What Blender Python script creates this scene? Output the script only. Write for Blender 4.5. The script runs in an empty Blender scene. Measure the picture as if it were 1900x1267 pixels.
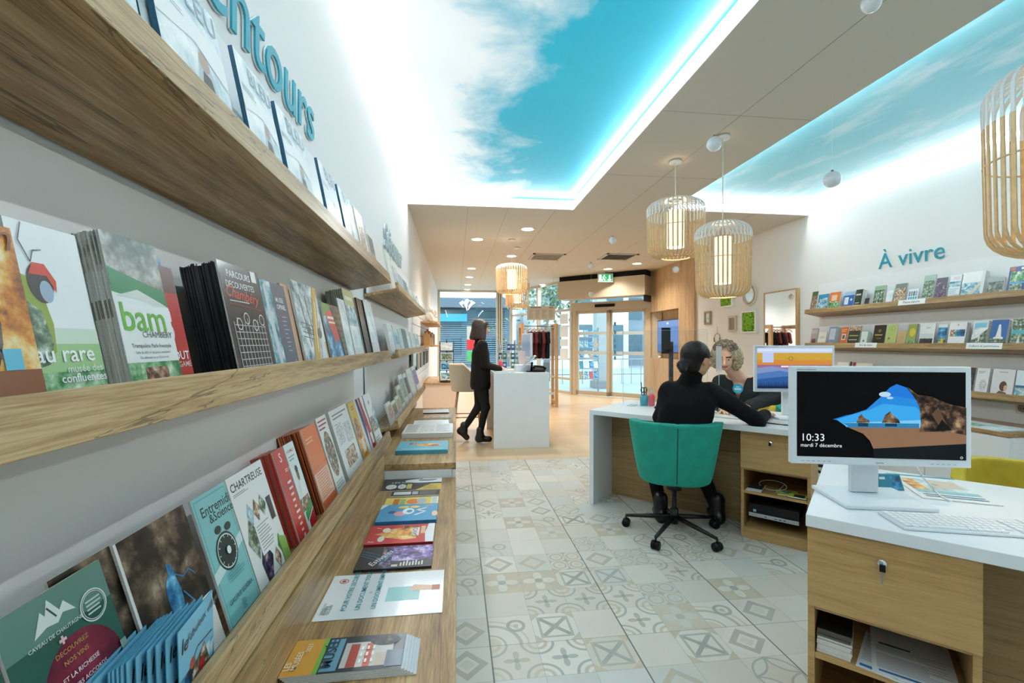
import bpy, math, random
import numpy as np
from mathutils import Vector, Matrix
random.seed(7); np.random.seed(7)
SC = bpy.context.scene
COL = SC.collection
# ---------------------------------------------------------------- camera, sky, exposure
F = 844.0; CX = 950.0; CY = 635.0; H = 1.32
TH = math.atan(104.0 / F); SN, CS = math.sin(TH), math.cos(TH)
cd = bpy.data.cameras.new('camera'); cam = bpy.data.objects.new('camera', cd); COL.objects.link(cam)
cd.sensor_width = 36.0; cd.lens = F / 1900.0 * 36.0; cd.shift_y = (635.0 - 633.5) / 1900.0; cd.clip_start = 0.02; cd.clip_end = 300
cam.location = (0, 0, H); cam.rotation_euler = (math.pi / 2, 0, -TH)
SC.camera = cam
SC.view_settings.view_transform = 'Standard'; SC.view_settings.look = 'None'
SC.view_settings.gamma = 1.0; SC.view_settings.exposure = 0.5
SC.view_settings.use_curve_mapping = False
wd = bpy.data.worlds.new('sky'); SC.world = wd; wd.use_nodes = True
WBG = wd.node_tree.nodes['Background']; WBG.inputs[0].default_value = (0.80, 0.93, 1.0, 1); WBG.inputs[1].default_value = 2.6
SC.cycles.max_bounces = 8; SC.cycles.diffuse_bounces = 4; SC.cycles.glossy_bounces = 4
SC.cycles.transmission_bounces = 6; SC.cycles.transparent_max_bounces = 12
SC.cycles.caustics_reflective = False; SC.cycles.caustics_refractive = False
SC.cycles.sample_clamp_indirect = 4.0; SC.cycles.use_denoising = True
HC = 2.925; HK = 3.04; XL = -0.56; XR = 4.43; YB = -1.6
def W(px, py, d):
    r = (px - CX) / F * d
    return Vector((r * CS + d * SN, d * CS - r * SN, H - (py - CY) / F * d))
def G(px, py, z): return W(px, py, F * (H - z) / (py - CY))
def YX(px, x):
    k = (px - CX) / F
    return x * (CS - k * SN) / (k * CS + SN)
def DEP(x, y): return x * SN + y * CS
# ---------------------------------------------------------------- materials
def lin(h):
    h = h.lstrip('#'); c = [int(h[i:i + 2], 16) / 255 for i in (0, 2, 4)]
    return tuple((v / 12.92 if v <= .04045 else ((v + .055) / 1.055) ** 2.4) for v in c) + (1,)
MC = {}
def newmat(name):
    m = bpy.data.materials.new(name); m.use_nodes = True
    return m, m.node_tree, m.node_tree.nodes['Principled BSDF']
def pm(name, col, rough=.5, metal=0, noise=0, nscale=30, bump=0, bscale=200, sheen=0, emit=0, coat=0, alpha=1, spec=None):
    if name in MC: return MC[name]
    m, nt, b = newmat(name); N = nt.nodes; L = nt.links
    c = lin(col) if isinstance(col, str) else col
    b.inputs['Base Color'].default_value = c; b.inputs['Roughness'].default_value = rough; b.inputs['Metallic'].default_value = metal
    if spec is None and not metal and not coat and rough > .3 and max(c[:3]) < .03: spec = .18
    if spec is not None: b.inputs['Specular IOR Level'].default_value = spec
    if sheen: b.inputs['Sheen Weight'].default_value = sheen; b.inputs['Sheen Roughness'].default_value = .4; b.inputs['Sheen Tint'].default_value = c
    if coat: b.inputs['Coat Weight'].default_value = coat; b.inputs['Coat Roughness'].default_value = .1
    if emit: b.inputs['Emission Color'].default_value = c; b.inputs['Emission Strength'].default_value = emit
    tc = N.new('ShaderNodeTexCoord')
    if noise:
        n = N.new('ShaderNodeTexNoise'); n.inputs['Scale'].default_value = nscale; n.inputs['Detail'].default_value = 4
        L.new(tc.outputs['Object'], n.inputs['Vector'])
        r = N.new('ShaderNodeValToRGB'); r.color_ramp.elements[0].position = .3; r.color_ramp.elements[1].position = .7
        r.color_ramp.elements[0].color = tuple(v * (1 - noise) for v in c[:3]) + (1,)
        r.color_ramp.elements[1].color = tuple(min(1, v * (1 + noise)) for v in c[:3]) + (1,)
        L.new(n.outputs[0], r.inputs[0]); L.new(r.outputs[0], b.inputs['Base Color'])
    if bump:
        n = N.new('ShaderNodeTexNoise'); n.inputs['Scale'].default_value = bscale; n.inputs['Detail'].default_value = 3
        L.new(tc.outputs['Object'], n.inputs['Vector'])
        bp = N.new('ShaderNodeBump'); bp.inputs['Strength'].default_value = bump; bp.inputs['Distance'].default_value = .002
        L.new(n.outputs[0], bp.inputs['Height']); L.new(bp.outputs[0], b.inputs['Normal'])
    MC[name] = m; return m
def wood(name, light, mid, dark, axis='Y', rough=.5, crack=.6, **kw):
    """oak: broad figure, streaky grain along one axis and a few dark cracks"""
    if name in MC: return MC[name]
    m, nt, b = newmat(name); N = nt.nodes; L = nt.links; k = 'XYZ'.index(axis)
    tc = N.new('ShaderNodeTexCoord')
    def noise(cross, along, det, dist=0, rgh=.6):
        mp = N.new('ShaderNodeMapping'); s = [cross] * 3; s[k] = along; mp.inputs['Scale'].default_value = s; L.new(tc.outputs['Object'], mp.inputs['Vector'])
        n = N.new('ShaderNodeTexNoise'); n.inputs['Scale'].default_value = 1; n.inputs['Detail'].default_value = det; n.inputs['Distortion'].default_value = dist; n.inputs['Roughness'].default_value = rgh
        L.new(mp.outputs[0], n.inputs['Vector']); return n.outputs[0]
    def mth(o, a, b_=None, c=None):
        n = N.new('ShaderNodeMath'); n.operation = o
        for i, x in enumerate((a, b_, c)):
            if x is None: continue
            if isinstance(x, (int, float)): n.inputs[i].default_value = x
            else: L.new(x, n.inputs[i])
        return n.outputs[0]
    big = noise(7, .8, 3, .6); med = noise(55, 2.6, 4, .4); fine = noise(330, 13, 3)
    v = mth('ADD', mth('MULTIPLY', big, .34), mth('ADD', mth('MULTIPLY', med, .36), mth('MULTIPLY', fine, .30)))
    r = N.new('ShaderNodeValToRGB'); e = r.color_ramp.elements
    e[0].position = .38; e[0].color = lin(dark); e[1].position = .60; e[1].color = lin(light); q = e.new(.49); q.color = lin(mid); L.new(v, r.inputs[0])
    cn = noise(9, .55, 5, 1.1, .55); c = mth('ABSOLUTE', mth('SUBTRACT', cn, .5)); gate = noise(3.1, .9, 1)
    c = mth('LESS_THAN', c, mth('MULTIPLY', mth('MAXIMUM', mth('SUBTRACT', gate, .52), 0), .05)); c = mth('MULTIPLY', c, crack)
    mu = N.new('ShaderNodeMix'); mu.data_type = 'RGBA'; L.new(c, mu.inputs[0]); L.new(r.outputs[0], mu.inputs[6]); mu.inputs[7].default_value = lin('#3f2e1c'); L.new(mu.outputs[2], b.inputs['Base Color'])
    bp = N.new('ShaderNodeBump'); bp.inputs['Strength'].default_value = .3; bp.inputs['Distance'].default_value = .001; L.new(fine, bp.inputs['Height']); L.new(bp.outputs[0], b.inputs['Normal'])
    b.inputs['Roughness'].default_value = rough
    MC[name] = m; return m
def photo(name, cols, scale=45, stretch=(1, 1, 1), emit=0, rough=.3, detail=5, seed=0):
    """a printed picture: blotches of a few colours"""
    if name in MC: return MC[name]
    m, nt, b = newmat(name); N = nt.nodes; L = nt.links
    tc = N.new('ShaderNodeTexCoord'); mp = N.new('ShaderNodeMapping'); mp.inputs['Scale'].default_value = stretch; mp.inputs['Location'].default_value = (seed, seed * .37, seed * .71)
    L.new(tc.outputs['Object'], mp.inputs['Vector'])
    n = N.new('ShaderNodeTexNoise'); n.inputs['Scale'].default_value = scale; n.inputs['Detail'].default_value = detail; n.inputs['Roughness'].default_value = .62
    L.new(mp.outputs[0], n.inputs['Vector'])
    r = N.new('ShaderNodeValToRGB'); e = r.color_ramp.elements; k = len(cols)
    e[0].position = .34; e[0].color = lin(cols[0]); e[1].position = .66; e[1].color = lin(cols[-1])
    for i in range(1, k - 1):
        q = e.new(.34 + .32 * i / (k - 1)); q.color = lin(cols[i])
    L.new(n.outputs[0], r.inputs[0])
    if emit:
        b.inputs['Base Color'].default_value = (0.003, 0.003, 0.003, 1); b.inputs['Specular IOR Level'].default_value = .15
        L.new(r.outputs[0], b.inputs['Emission Color']); b.inputs['Emission Strength'].default_value = emit
    else: L.new(r.outputs[0], b.inputs['Base Color'])
    b.inputs['Roughness'].default_value = rough
    MC[name] = m; return m
PH = {'forest': (['#18281d', '#46604a', '#8c9f86', '#dde4df'], 60), 'lake': (['#1f5a70', '#629db0', '#b7d2d8', '#f2f5f4'], 28),
      'town': (['#3a2c24', '#8a6a52', '#cdb79c', '#eee6da'], 70), 'snow': (['#4b6673', '#9fb6c0', '#dbe5e8', '#f7fafa'], 22),
      'dark': (['#0a0b0e', '#1d2027', '#3a3b40', '#77706a'], 60), 'people': (['#2a1c18', '#7a5142', '#b98d74', '#d9d3cc'], 70),
      'blue': (['#0d2c5c', '#1b66a8', '#58a7d8', '#bfe0ee'], 40), 'orange': (['#6b3410', '#c8741e', '#e8ad55', '#f5dca6'], 30),
      'gym': (['#27332c', '#4c5a52', '#8d8f88', '#c6c4bd'], 30), 'green': (['#14563a', '#3f8a55', '#9cc096', '#e8efe4'], 35),
      'paint': (['#0b0a0a', '#2b2018', '#6e5a48', '#b9a58e'], 14), 'azure': (['#0c1f30', '#17608f', '#4a9fc8', '#d2e7ef'], 18),
      'gold': (['#7a5312', '#c48c2c', '#e8c56c', '#f8e7b2'], 20), 'purple': (['#17122a', '#47326b', '#8f76b8', '#d6cbe3'], 45),
      'concert': (['#08080c', '#18203a', '#5a4a70', '#cda98a'], 50), 'garden': (['#20291b', '#56633f', '#a8776c', '#ece6da'], 80),
      'news': (['#6f7378', '#b4b6b6', '#e3e3df', '#f2f2ee'], 160), 'pale': (['#a8c2cc', '#cddbe0', '#e4ebec', '#f8f9f8'], 14),
      'wine': (['#1c0710', '#4c0c22', '#6e1630', '#8a2c42'], 8), 'rockE': (['#0c0a09', '#3c2d22', '#8a6c52', '#c7ab86'], 22)}
def scr(spec):
    k = 'screen_' + spec[2:]
    if k in MC: return MC[k]
    if spec == 'e#000000': return pm(k, '#020203', .6, spec=.1)
    m, nt, b = newmat(k); b.inputs['Base Color'].default_value = (.003, .003, .003, 1); b.inputs['Roughness'].default_value = .6; b.inputs['Specular IOR Level'].default_value = .1
    b.inputs['Emission Color'].default_value = lin(spec[1:]); b.inputs['Emission Strength'].default_value = .72; MC[k] = m; return m
def C(spec):
    """colour word -> material"""
    if not isinstance(spec, str): return spec
    if spec.startswith('ph:'):
        k = spec[3:]; return photo('print_' + k, PH[k][0], PH[k][1], seed=len(k) * 3.1)
    if spec.startswith('e#'):
        return scr(spec)
    if spec.startswith('#'): return pm('ink_' + spec[1:], spec, .32, coat=.15)
    return MC[spec]
white = pm('white_paint', '#e6e7e6', .7, bump=.05, bscale=300)
warmw = pm('warm_white_paint', '#ede6df', .75)
ceilm = pm('ceiling_paint', '#d6d0c5', .85)
panelw = pm('white_laminate', '#eceeee', .35)
deskw = pm('white_desk_laminate', '#e9edf0', .28, noise=.02, nscale=6)
oak = wood('oak_laminate_y', '#c0a075', '#9b784c', '#5c4228', 'Y', rough=.38)
oakd = wood('oak_laminate_x', '#c6a679', '#b08e60', '#84663f', 'X', crack=.7)
oakz = wood('oak_panel_z', '#d3b48c', '#c2a076', '#a88660', 'Z', crack=.2)
oakl = wood('oak_solid', '#d6b183', '#c39a68', '#a07a4b', 'Z', crack=.2)
black = pm('black_plastic', '#101112', .35); blackm = pm('black_metal', '#0d0d0e', .4, metal=.3)
grey = pm('grey_metal', '#8f9294', .35, metal=.8); chrome = pm('chrome', '#d5d6d8', .12, metal=1)
alu = pm('champagne_aluminium', '#c2b59f', .45, metal=.1)
paper = pm('paper_edge', '#d9d6d0', .8, noise=.12, nscale=400)
teal = pm('teal_velvet', '#0a8a78', .75, noise=.12, nscale=14, sheen=.6)
mustard = pm('mustard_velvet', '#b39a1f', .75, noise=.12, nscale=14, sheen=.5)
beige = pm('beige_fabric', '#cdbfa9', .85, noise=.06, nscale=60)
def glassmat(name, tint=(1, 1, 1, 1), refl=.04):
    m = bpy.data.materials.new(name); m.use_nodes = True; nt = m.node_tree; N = nt.nodes; L = nt.links; N.clear()
    o = N.new('ShaderNodeOutputMaterial'); t = N.new('ShaderNodeBsdfTransparent'); t.inputs[0].default_value = tint
    g = N.new('ShaderNodeBsdfGlossy'); g.inputs['Roughness'].default_value = .02; mx = N.new('ShaderNodeMixShader')
    lw = N.new('ShaderNodeLayerWeight'); lw.inputs[0].default_value = .5
    p5 = N.new('ShaderNodeMath'); p5.operation = 'POWER'; p5.inputs[1].default_value = 4.5; L.new(lw.outputs['Facing'], p5.inputs[0])
    fr = N.new('ShaderNodeMath'); fr.operation = 'MULTIPLY_ADD'; fr.inputs[1].default_value = .6; fr.inputs[2].default_value = refl; L.new(p5.outputs[0], fr.inputs[0])
    L.new(fr.outputs[0], mx.inputs[0]); L.new(t.outputs[0], mx.inputs[1]); L.new(g.outputs[0], mx.inputs[2]); L.new(mx.outputs[0], o.inputs[0])
    MC[name] = m; return m
glass = glassmat('window_glass', (.90, .97, .99, 1)); plexi = glassmat('acrylic_glass', (.97, .98, .98, 1)); plexe = pm('acrylic_edge', '#b9cdd2', .2)
mirror = pm('mirror_glass', '#f2f4f4', .02, metal=1)
# ---------------------------------------------------------------- mesh builder
MW = {}
def wm(o): return MW.get(o.name, Matrix.Identity(4)) if o else Matrix.Identity(4)
class MB:
    def __init__(s): s.v = []; s.f = []; s.m = []; s.sm = []; s.mats = []; s.T = Matrix.Identity(4)
    def mi(s, m):
        m = C(m)
        if m not in s.mats: s.mats.append(m)
        return s.mats.index(m)
    def add(s, vs, fs, m, smooth=False):
        b = len(s.v); T = s.T; i = s.mi(m)
        s.v += [tuple(T @ Vector(p)) for p in vs]
        for f in fs: s.f.append(tuple(k + b for k in f)); s.m.append(i); s.sm.append(smooth)
        return s
    def box(s, x0, y0, z0, x1, y1, z1, m):
        if x0 > x1: x0, x1 = x1, x0
        if y0 > y1: y0, y1 = y1, y0
        if z0 > z1: z0, z1 = z1, z0
        return s.add([(x0, y0, z0), (x1, y0, z0), (x1, y1, z0), (x0, y1, z0), (x0, y0, z1), (x1, y0, z1), (x1, y1, z1), (x0, y1, z1)],
                     [(0, 3, 2, 1), (4, 5, 6, 7), (0, 1, 5, 4), (1, 2, 6, 5), (2, 3, 7, 6), (3, 0, 4, 7)], m)
    def obox(s, o, a, b, c, m):
        """parallelepiped from corner o with edge vectors a, b, c (right-handed)"""
        o, a, b, c = map(Vector, (o, a, b, c))
        if a.cross(b).dot(c) < 0: a, b = b, a
        vs = [o, o + a, o + a + b, o + b, o + c, o + a + c, o + a + b + c, o + b + c]
        return s.add(vs, [(0, 3, 2, 1), (4, 5, 6, 7), (0, 1, 5, 4), (1, 2, 6, 5), (2, 3, 7, 6), (3, 0, 4, 7)], m)
    def tube(s, path, r, m, n=10, cap=True):
        P = [Vector(p) for p in path]; R = r if isinstance(r, (list, tuple)) else [r] * len(P)
        vs = []; fs = []; up = Vector((0, 0, 1))
        for i, p in enumerate(P):
            t = (P[min(i + 1, len(P) - 1)] - P[max(i - 1, 0)]).normalized()
            if abs(t.dot(up)) > .95: up = Vector((1, 0, 0)) if abs(t.x) < .9 else Vector((0, 1, 0))
            a = t.cross(up).normalized(); b = a.cross(t).normalized(); up = b
            for k in range(n):
                q = 2 * math.pi * k / n; vs.append(p + (a * math.cos(q) + b * math.sin(q)) * R[i])
        for i in range(len(P) - 1):
            for k in range(n):
                k2 = (k + 1) % n; fs.append((i * n + k, (i + 1) * n + k, (i + 1) * n + k2, i * n + k2))
        if cap: fs.append(tuple(range(n))); fs.append(tuple(reversed(range((len(P) - 1) * n, len(P) * n))))
        return s.add(vs, fs, m, True)
    def lathe(s, prof, c, m, n=24, sx=1, sy=1, cap=True):
        c = Vector(c); vs = []; fs = []
        for r, z in prof:
            for k in range(n):
                q = 2 * math.pi * k / n; vs.append((c.x + r * sx * math.cos(q), c.y + r * sy * math.sin(q), c.z + z))
        for i in range(len(prof) - 1):
            for k in range(n):
                k2 = (k + 1) % n; fs.append((i * n + k, i * n + k2, (i + 1) * n + k2, (i + 1) * n + k))
        if cap: fs.append(tuple(reversed(range(n)))); fs.append(tuple(range((len(prof) - 1) * n, len(prof) * n)))
        return s.add(vs, fs, m, True)
    def ball(s, c, r, m, n=16):
        pr = [(max(r * math.sin(math.pi * i / n), 1e-4), -r * math.cos(math.pi * i / n)) for i in range(n + 1)]
        return s.lathe(pr, c, m, n * 2)
    def build(s, name, parent=None, world=True, bevel=0, kind=None, seg=2, origin=None):
        me = bpy.data.meshes.new(name)
        vs = [Vector(p) for p in s.v]
        if parent is not None:
            if world: iv = wm(parent).inverted(); vs = [iv @ p for p in vs]
            off = None
        else:
            if origin is None:
                lo = [min(p[i] for p in vs) for i in range(3)]; hi = [max(p[i] for p in vs) for i in range(3)]
                origin = ((lo[0] + hi[0]) / 2, (lo[1] + hi[1]) / 2, lo[2])
            off = Vector(origin); vs = [p - off for p in vs]
        me.from_pydata([tuple(p) for p in vs], [], s.f)
        for m in s.mats: me.materials.append(m)
        me.polygons.foreach_set('material_index', s.m); me.polygons.foreach_set('use_smooth', s.sm)
        me.update()
        o = bpy.data.objects.new(name, me); COL.objects.link(o)
        if parent is not None: o.parent = parent; MW[o.name] = wm(parent)
        else: o.location = off; MW[o.name] = Matrix.Translation(off)
        if bevel:
            b = o.modifiers.new('bevel', 'BEVEL'); b.width = bevel; b.segments = seg; b.limit_method = 'ANGLE'; b.angle_limit = .7
        if kind: o['kind'] = kind
        return o
LABELS = set()
def tag(o, label, cat, group=None, kind=None):
    n = len(label.split())
    if not 4 <= n <= 16: print('LABEL LEN', n, label)
    if label in LABELS and group is None: print('DUP LABEL', label)
    LABELS.add(label); o['label'] = label; o['category'] = cat
    if group: o['group'] = group
    if kind: o['kind'] = kind
    return o
def thing(name, label, cat, loc=(0, 0, 0), rotz=0, group=None):
    o = bpy.data.objects.new(name, None); COL.objects.link(o); o.empty_display_size = .1
    o.location = loc; o.rotation_euler = (0, 0, rotz); MW[o.name] = Matrix.Translation(Vector(loc)) @ Matrix.Rotation(rotz, 4, 'Z')
    return tag(o, label, cat, group)
def copytree(o, parent=None):
    c = o.copy(); COL.objects.link(c)
    if parent is not None: c.parent = parent
    for ch in [k for k in bpy.data.objects if k.parent == o and k is not c]: copytree(ch, c)
    return c
def struct(b, name, **kw):
    o = b.build(name, **kw); o['kind'] = 'structure'; return o
# text glyph cache
TX = {}
def glyphs(txt, bold=0.0, res=2, shear=0):
    k = (txt, bold, shear)
    if k in TX: return TX[k]
    cu = bpy.data.curves.new('t', 'FONT'); cu.body = txt; cu.size = 1; cu.offset = min(bold, .010); cu.resolution_u = res; cu.shear = shear; cu.fill_mode = 'FRONT'
    ob = bpy.data.objects.new('t', cu); COL.objects.link(ob)
    dg = bpy.context.evaluated_depsgraph_get(); me = ob.evaluated_get(dg).to_mesh()
    vs = [(v.co.x, v.co.y) for v in me.vertices]; fs = [tuple(p.vertices) for p in me.polygons]
    # outline edges (boundary) for extrusion
    cnt = {}
    for f in fs:
        for a, b in zip(f, f[1:] + f[:1]):
            key = (min(a, b), max(a, b)); cnt.setdefault(key, []).append((a, b))
    bd = [v[0] for v in cnt.values() if len(v) == 1]
    w = max(v[0] for v in vs) if vs else 1; x0 = min(v[0] for v in vs) if vs else 0
    y0 = min(v[1] for v in vs); y1 = max(v[1] for v in vs)
    bpy.data.objects.remove(ob); bpy.data.curves.remove(cu)
    TX[k] = (vs, fs, bd, x0, w, y0, y1); return TX[k]
def art(mb, M, els, w, h, lay0=1, step=.00012):
    """flat printed pattern on a surface. M(u_m, v_m, n) -> point ; u, v in 0..1 of w x h"""
    lay = lay0
    for e in els:
        n = lay * step; lay += 1; k = e[0]
        if k == 'r':
            _, x0, y0, x1, y1, c = e
            vs = [M(x0 * w, y0 * h, n), M(x1 * w, y0 * h, n), M(x1 * w, y1 * h, n), M(x0 * w, y1 * h, n)]; mb.add(vs, [(0, 1, 2, 3)], c)
        elif k == 'p':
            vs = [M(x * w, y * h, n) for x, y in e[1]]; mb.add(vs, [tuple(range(len(vs)))], e[2])
        elif k == 'c':
            _, cx, cy, r, c = e[:5]; ry = e[5] if len(e) > 5 else r * w / h
            vs = [M((cx + r * math.cos(t)) * w, (cy + ry * math.sin(t)) * h, n) for t in [2 * math.pi * i / 28 for i in range(28)]]
            mb.add(vs, [tuple(range(28))], c)
        elif k == 'g':   # ring: cx cy r width colour
            _, cx, cy, r, rw, c = e
            vs = []; q = 28
            for rr in (r, r - rw):
                vs += [M((cx + rr * math.cos(t)) * w, cy * h + rr * w * math.sin(t), n) for t in [2 * math.pi * i / q for i in range(q)]]
            mb.add(vs, [(i, (i + 1) % q, q + (i + 1) % q, q + i) for i in range(q)], c)
        elif k == 't':   # text x y size(frac of w) colour [bold, align, rot(deg), maxw]
            _, s, x, y, size, c = e[:6]; bold = e[6] if len(e) > 6 else 0; al = e[7] if len(e) > 7 else 'l'; rot = e[8] if len(e) > 8 else 0
            sh = e[9] if len(e) > 9 else 0
            vs, fs, bd, x0, xw, y0, y1 = glyphs(s, bold, 2 if w * size < .05 else 3, sh); sz = size * w
            ox = {'l': 0, 'c': -(x0 + xw) / 2, 'r': -xw}[al]; cr, sr = math.cos(math.radians(rot)), math.sin(math.radians(rot))
            pts = []
            for a, b in vs:
                a = (a + ox) * sz; b = b * sz; pts.append(M(x * w + a * cr - b * sr, y * h + a * sr + b * cr, n))
            mb.add(pts, fs, c)
        elif k == 'l':   # small print lines x0 y0 x1 y1 n colour
            _, x0, y0, x1, y1, q, c = e; hh = (y1 - y0) / q
            for i in range(q):
                xe = x1 - (x1 - x0) * random.choice((0, .05, .12, .3)); ya = y1 - (i + .7) * hh
                mb.add([M(x0 * w, ya * h, n), M(xe * w, ya * h, n), M(xe * w, (ya + hh * .42) * h, n), M(x0 * w, (ya + hh * .42) * h, n)], [(0, 1, 2, 3)], c)
        elif k == 's':   # line strip: pts, width (frac w), colour
            _, pts, lw, c = e; lw = lw * w / 2
            P = [Vector((x * w, y * h)) for x, y in pts]
            for a, b in zip(P, P[1:]):
                d = (b - a)
                if d.length < 1e-6: continue
                d.normalize(); q = Vector((-d.y, d.x)) * lw
                mb.add([M(*(a + q), n), M(*(a - q), n), M(*(b - q), n), M(*(b + q), n)], [(0, 1, 2, 3)], c)
def plane_map(o, r, u, nrm):
    o, r, u, nrm = Vector(o), Vector(r), Vector(u), Vector(nrm)
    return lambda a, b, n: o + r * a + u * b + nrm * n
def letters(name, txt, o, r, u, nrm, width, col, back=None, depth=.012, bold=.012, shear=0, label=None, cat='sign'):
    vs, fs, bd, x0, xw, y0, y1 = glyphs(txt, bold, 4, shear); sc = width / (xw - x0); mb = MB()
    def put(off, c, grow, base):
        M = plane_map(o, r, u, nrm); b0 = [M((a - x0) * sc, b * sc, base) for a, b in vs]; b1 = [M((a - x0) * sc, b * sc, off) for a, b in vs]
        n = len(vs); mb.add(b0 + b1, [tuple(n + i for i in f) for f in fs] + [(a, b, n + b, n + a) for a, b in bd], c)
    if back: put(depth * .55, back, 0, .002); put(depth, col, 0, depth * .55)
    else: put(depth, col, 0, .002)
    ob = mb.build(name); tag(ob, label, cat); return ob
# ---------------------------------------------------------------- SDF sculpting (bodies, shells)
def sdf_mesh(fn, lo, hi, res):
    lo = np.array(lo, float); hi = np.array(hi, float); n = np.ceil((hi - lo) / res).astype(int) + 1
    ax = [lo[i] + res * np.arange(n[i]) for i in range(3)]
    X, Y, Z = np.meshgrid(*ax, indexing='ij'); P = np.stack([X, Y, Z], -1).astype(np.float32)
    f = fn(P); ins = f < 0
    c = [ins[i:n[0] - 1 + i, j:n[1] - 1 + j, k:n[2] - 1 + k] for i in (0, 1) for j in (0, 1) for k in (0, 1)]
    sm = sum(a.astype(int) for a in c); act = (sm > 0) & (sm < 8)
    idx = -np.ones(act.shape, int); cells = np.argwhere(act); idx[act] = np.arange(len(cells))
    acc = np.zeros((len(cells), 3)); cnt = np.zeros(len(cells)); cor = [(i, j, k) for i in (0, 1) for j in (0, 1) for k in (0, 1)]
    V = np.stack([f[cells[:, 0] + a, cells[:, 1] + b, cells[:, 2] + d] for a, b, d in cor], 1)
    for a in range(8):
        for b in range(a + 1, 8):
            da = np.array(cor[a]); db = np.array(cor[b])
            if abs(da - db).sum() != 1: continue
            va, vb = V[:, a], V[:, b]; m = (va < 0) != (vb < 0)
            t = np.where(m, va / np.where(m, va - vb, 1), 0)[:, None]
            acc += np.where(m[:, None], da + t * (db - da), 0); cnt += m
    verts = lo + (cells + acc / cnt[:, None]) * res
    faces = []
    for axn in range(3):
        o = [(1, 2), (2, 0), (0, 1)][axn]
        s0 = [slice(1, n[i] - 1) for i in range(3)]; s0[axn] = slice(0, n[axn] - 1); s1 = list(s0); s1[axn] = slice(1, n[axn])
        a = ins[tuple(s0)]; b = ins[tuple(s1)]; e = np.argwhere(a != b); base = np.array([0 if i == axn else 1 for i in range(3)]); e = e + base
        fl = ins[e[:, 0], e[:, 1], e[:, 2]]
        u = np.zeros(3, int); u[o[0]] = 1; v = np.zeros(3, int); v[o[1]] = 1
        q = np.stack([idx[tuple((e - u - v).T)], idx[tuple((e - v).T)], idx[tuple(e.T)], idx[tuple((e - u).T)]], 1)
        q[~fl] = q[~fl][:, ::-1]; faces.append(q)
    return verts, np.concatenate(faces)
def d_cap(P, a, b, r1, r2):
    a = np.array(a, np.float32); b = np.array(b, np.float32); ab = b - a; pa = P - a
    t = np.clip((pa @ ab) / max((ab @ ab), 1e-9), 0, 1)
    return np.linalg.norm(pa - t[..., None] * ab, axis=-1) - (r1 + (r2 - r1) * t)
def d_ell(P, c, r, R=None):
    q = P - np.array(c, np.float32)
    if R is not None: q = q @ np.array(R, np.float32)     # R columns = local axes
    r = np.array(r, np.float32); k0 = np.linalg.norm(q / r, axis=-1); k1 = np.linalg.norm(q / (r * r), axis=-1)
    return k0 * (k0 - 1) / np.maximum(k1, 1e-6)
def smin(a, b, k):
    h = np.clip(.5 + .5 * (b - a) / k, 0, 1); return b + (a - b) * h - k * h * (1 - h)
def prims(ps, k=.02, extra=None):
    def fn(P):
        f = None
        for p in ps:
            kk = k
            if p[0] == 'c': d = d_cap(P, *p[1:5]); kk = p[5] if len(p) > 5 else k
            elif p[0] == 'e': d = d_ell(P, *p[1:4]) if len(p) > 3 else d_ell(P, p[1], p[2])
            f = d if f is None else smin(f, d, kk)
        if extra is not None: f = extra(P, f)
        return f
    return fn
def pbounds(ps, m=.05):
    pts = []
    for p in ps:
        if p[0] == 'c':
            for q, r in ((p[1], p[3]), (p[2], p[4])): pts += [np.array(q) - r, np.array(q) + r]
        else: r = max(p[2]); pts += [np.array(p[1]) - r, np.array(p[1]) + r]
    pts = np.array(pts); return pts.min(0) - m, pts.max(0) + m
def sdf_obj(name, ps, res, mat, parent, k=.02, extra=None, matfn=None, lohi=None, tagkw=None):
    lo, hi = lohi or pbounds(ps); v, f = sdf_mesh(prims(ps, k, extra), lo, hi, res)
    mb = MB(); mats = mat if isinstance(mat, list) else [mat]
    mb.v = [tuple(p) for p in v]; mb.f = [tuple(int(i) for i in q) for q in f]; mb.mats = list(mats)
    if matfn is not None: ctr = v[f].mean(1); mb.m = [int(i) for i in matfn(ctr)]
    else: mb.m = [0] * len(f)
    mb.sm = [True] * len(f)
    return mb.build(name, parent)
def noise3(P, s, amp, seed=0):
    return amp * (np.sin(P[..., 0] * s + seed) * np.sin(P[..., 1] * s * 1.1 + 2 * seed + 1) * np.sin(P[..., 2] * s * .9 + 3 * seed) + .5 * np.sin(P[..., 0] * s * 2.3 + 4) * np.sin(P[..., 1] * s * 2.1 + seed) * np.sin(P[..., 2] * s * 2.5 + 1))
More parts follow.
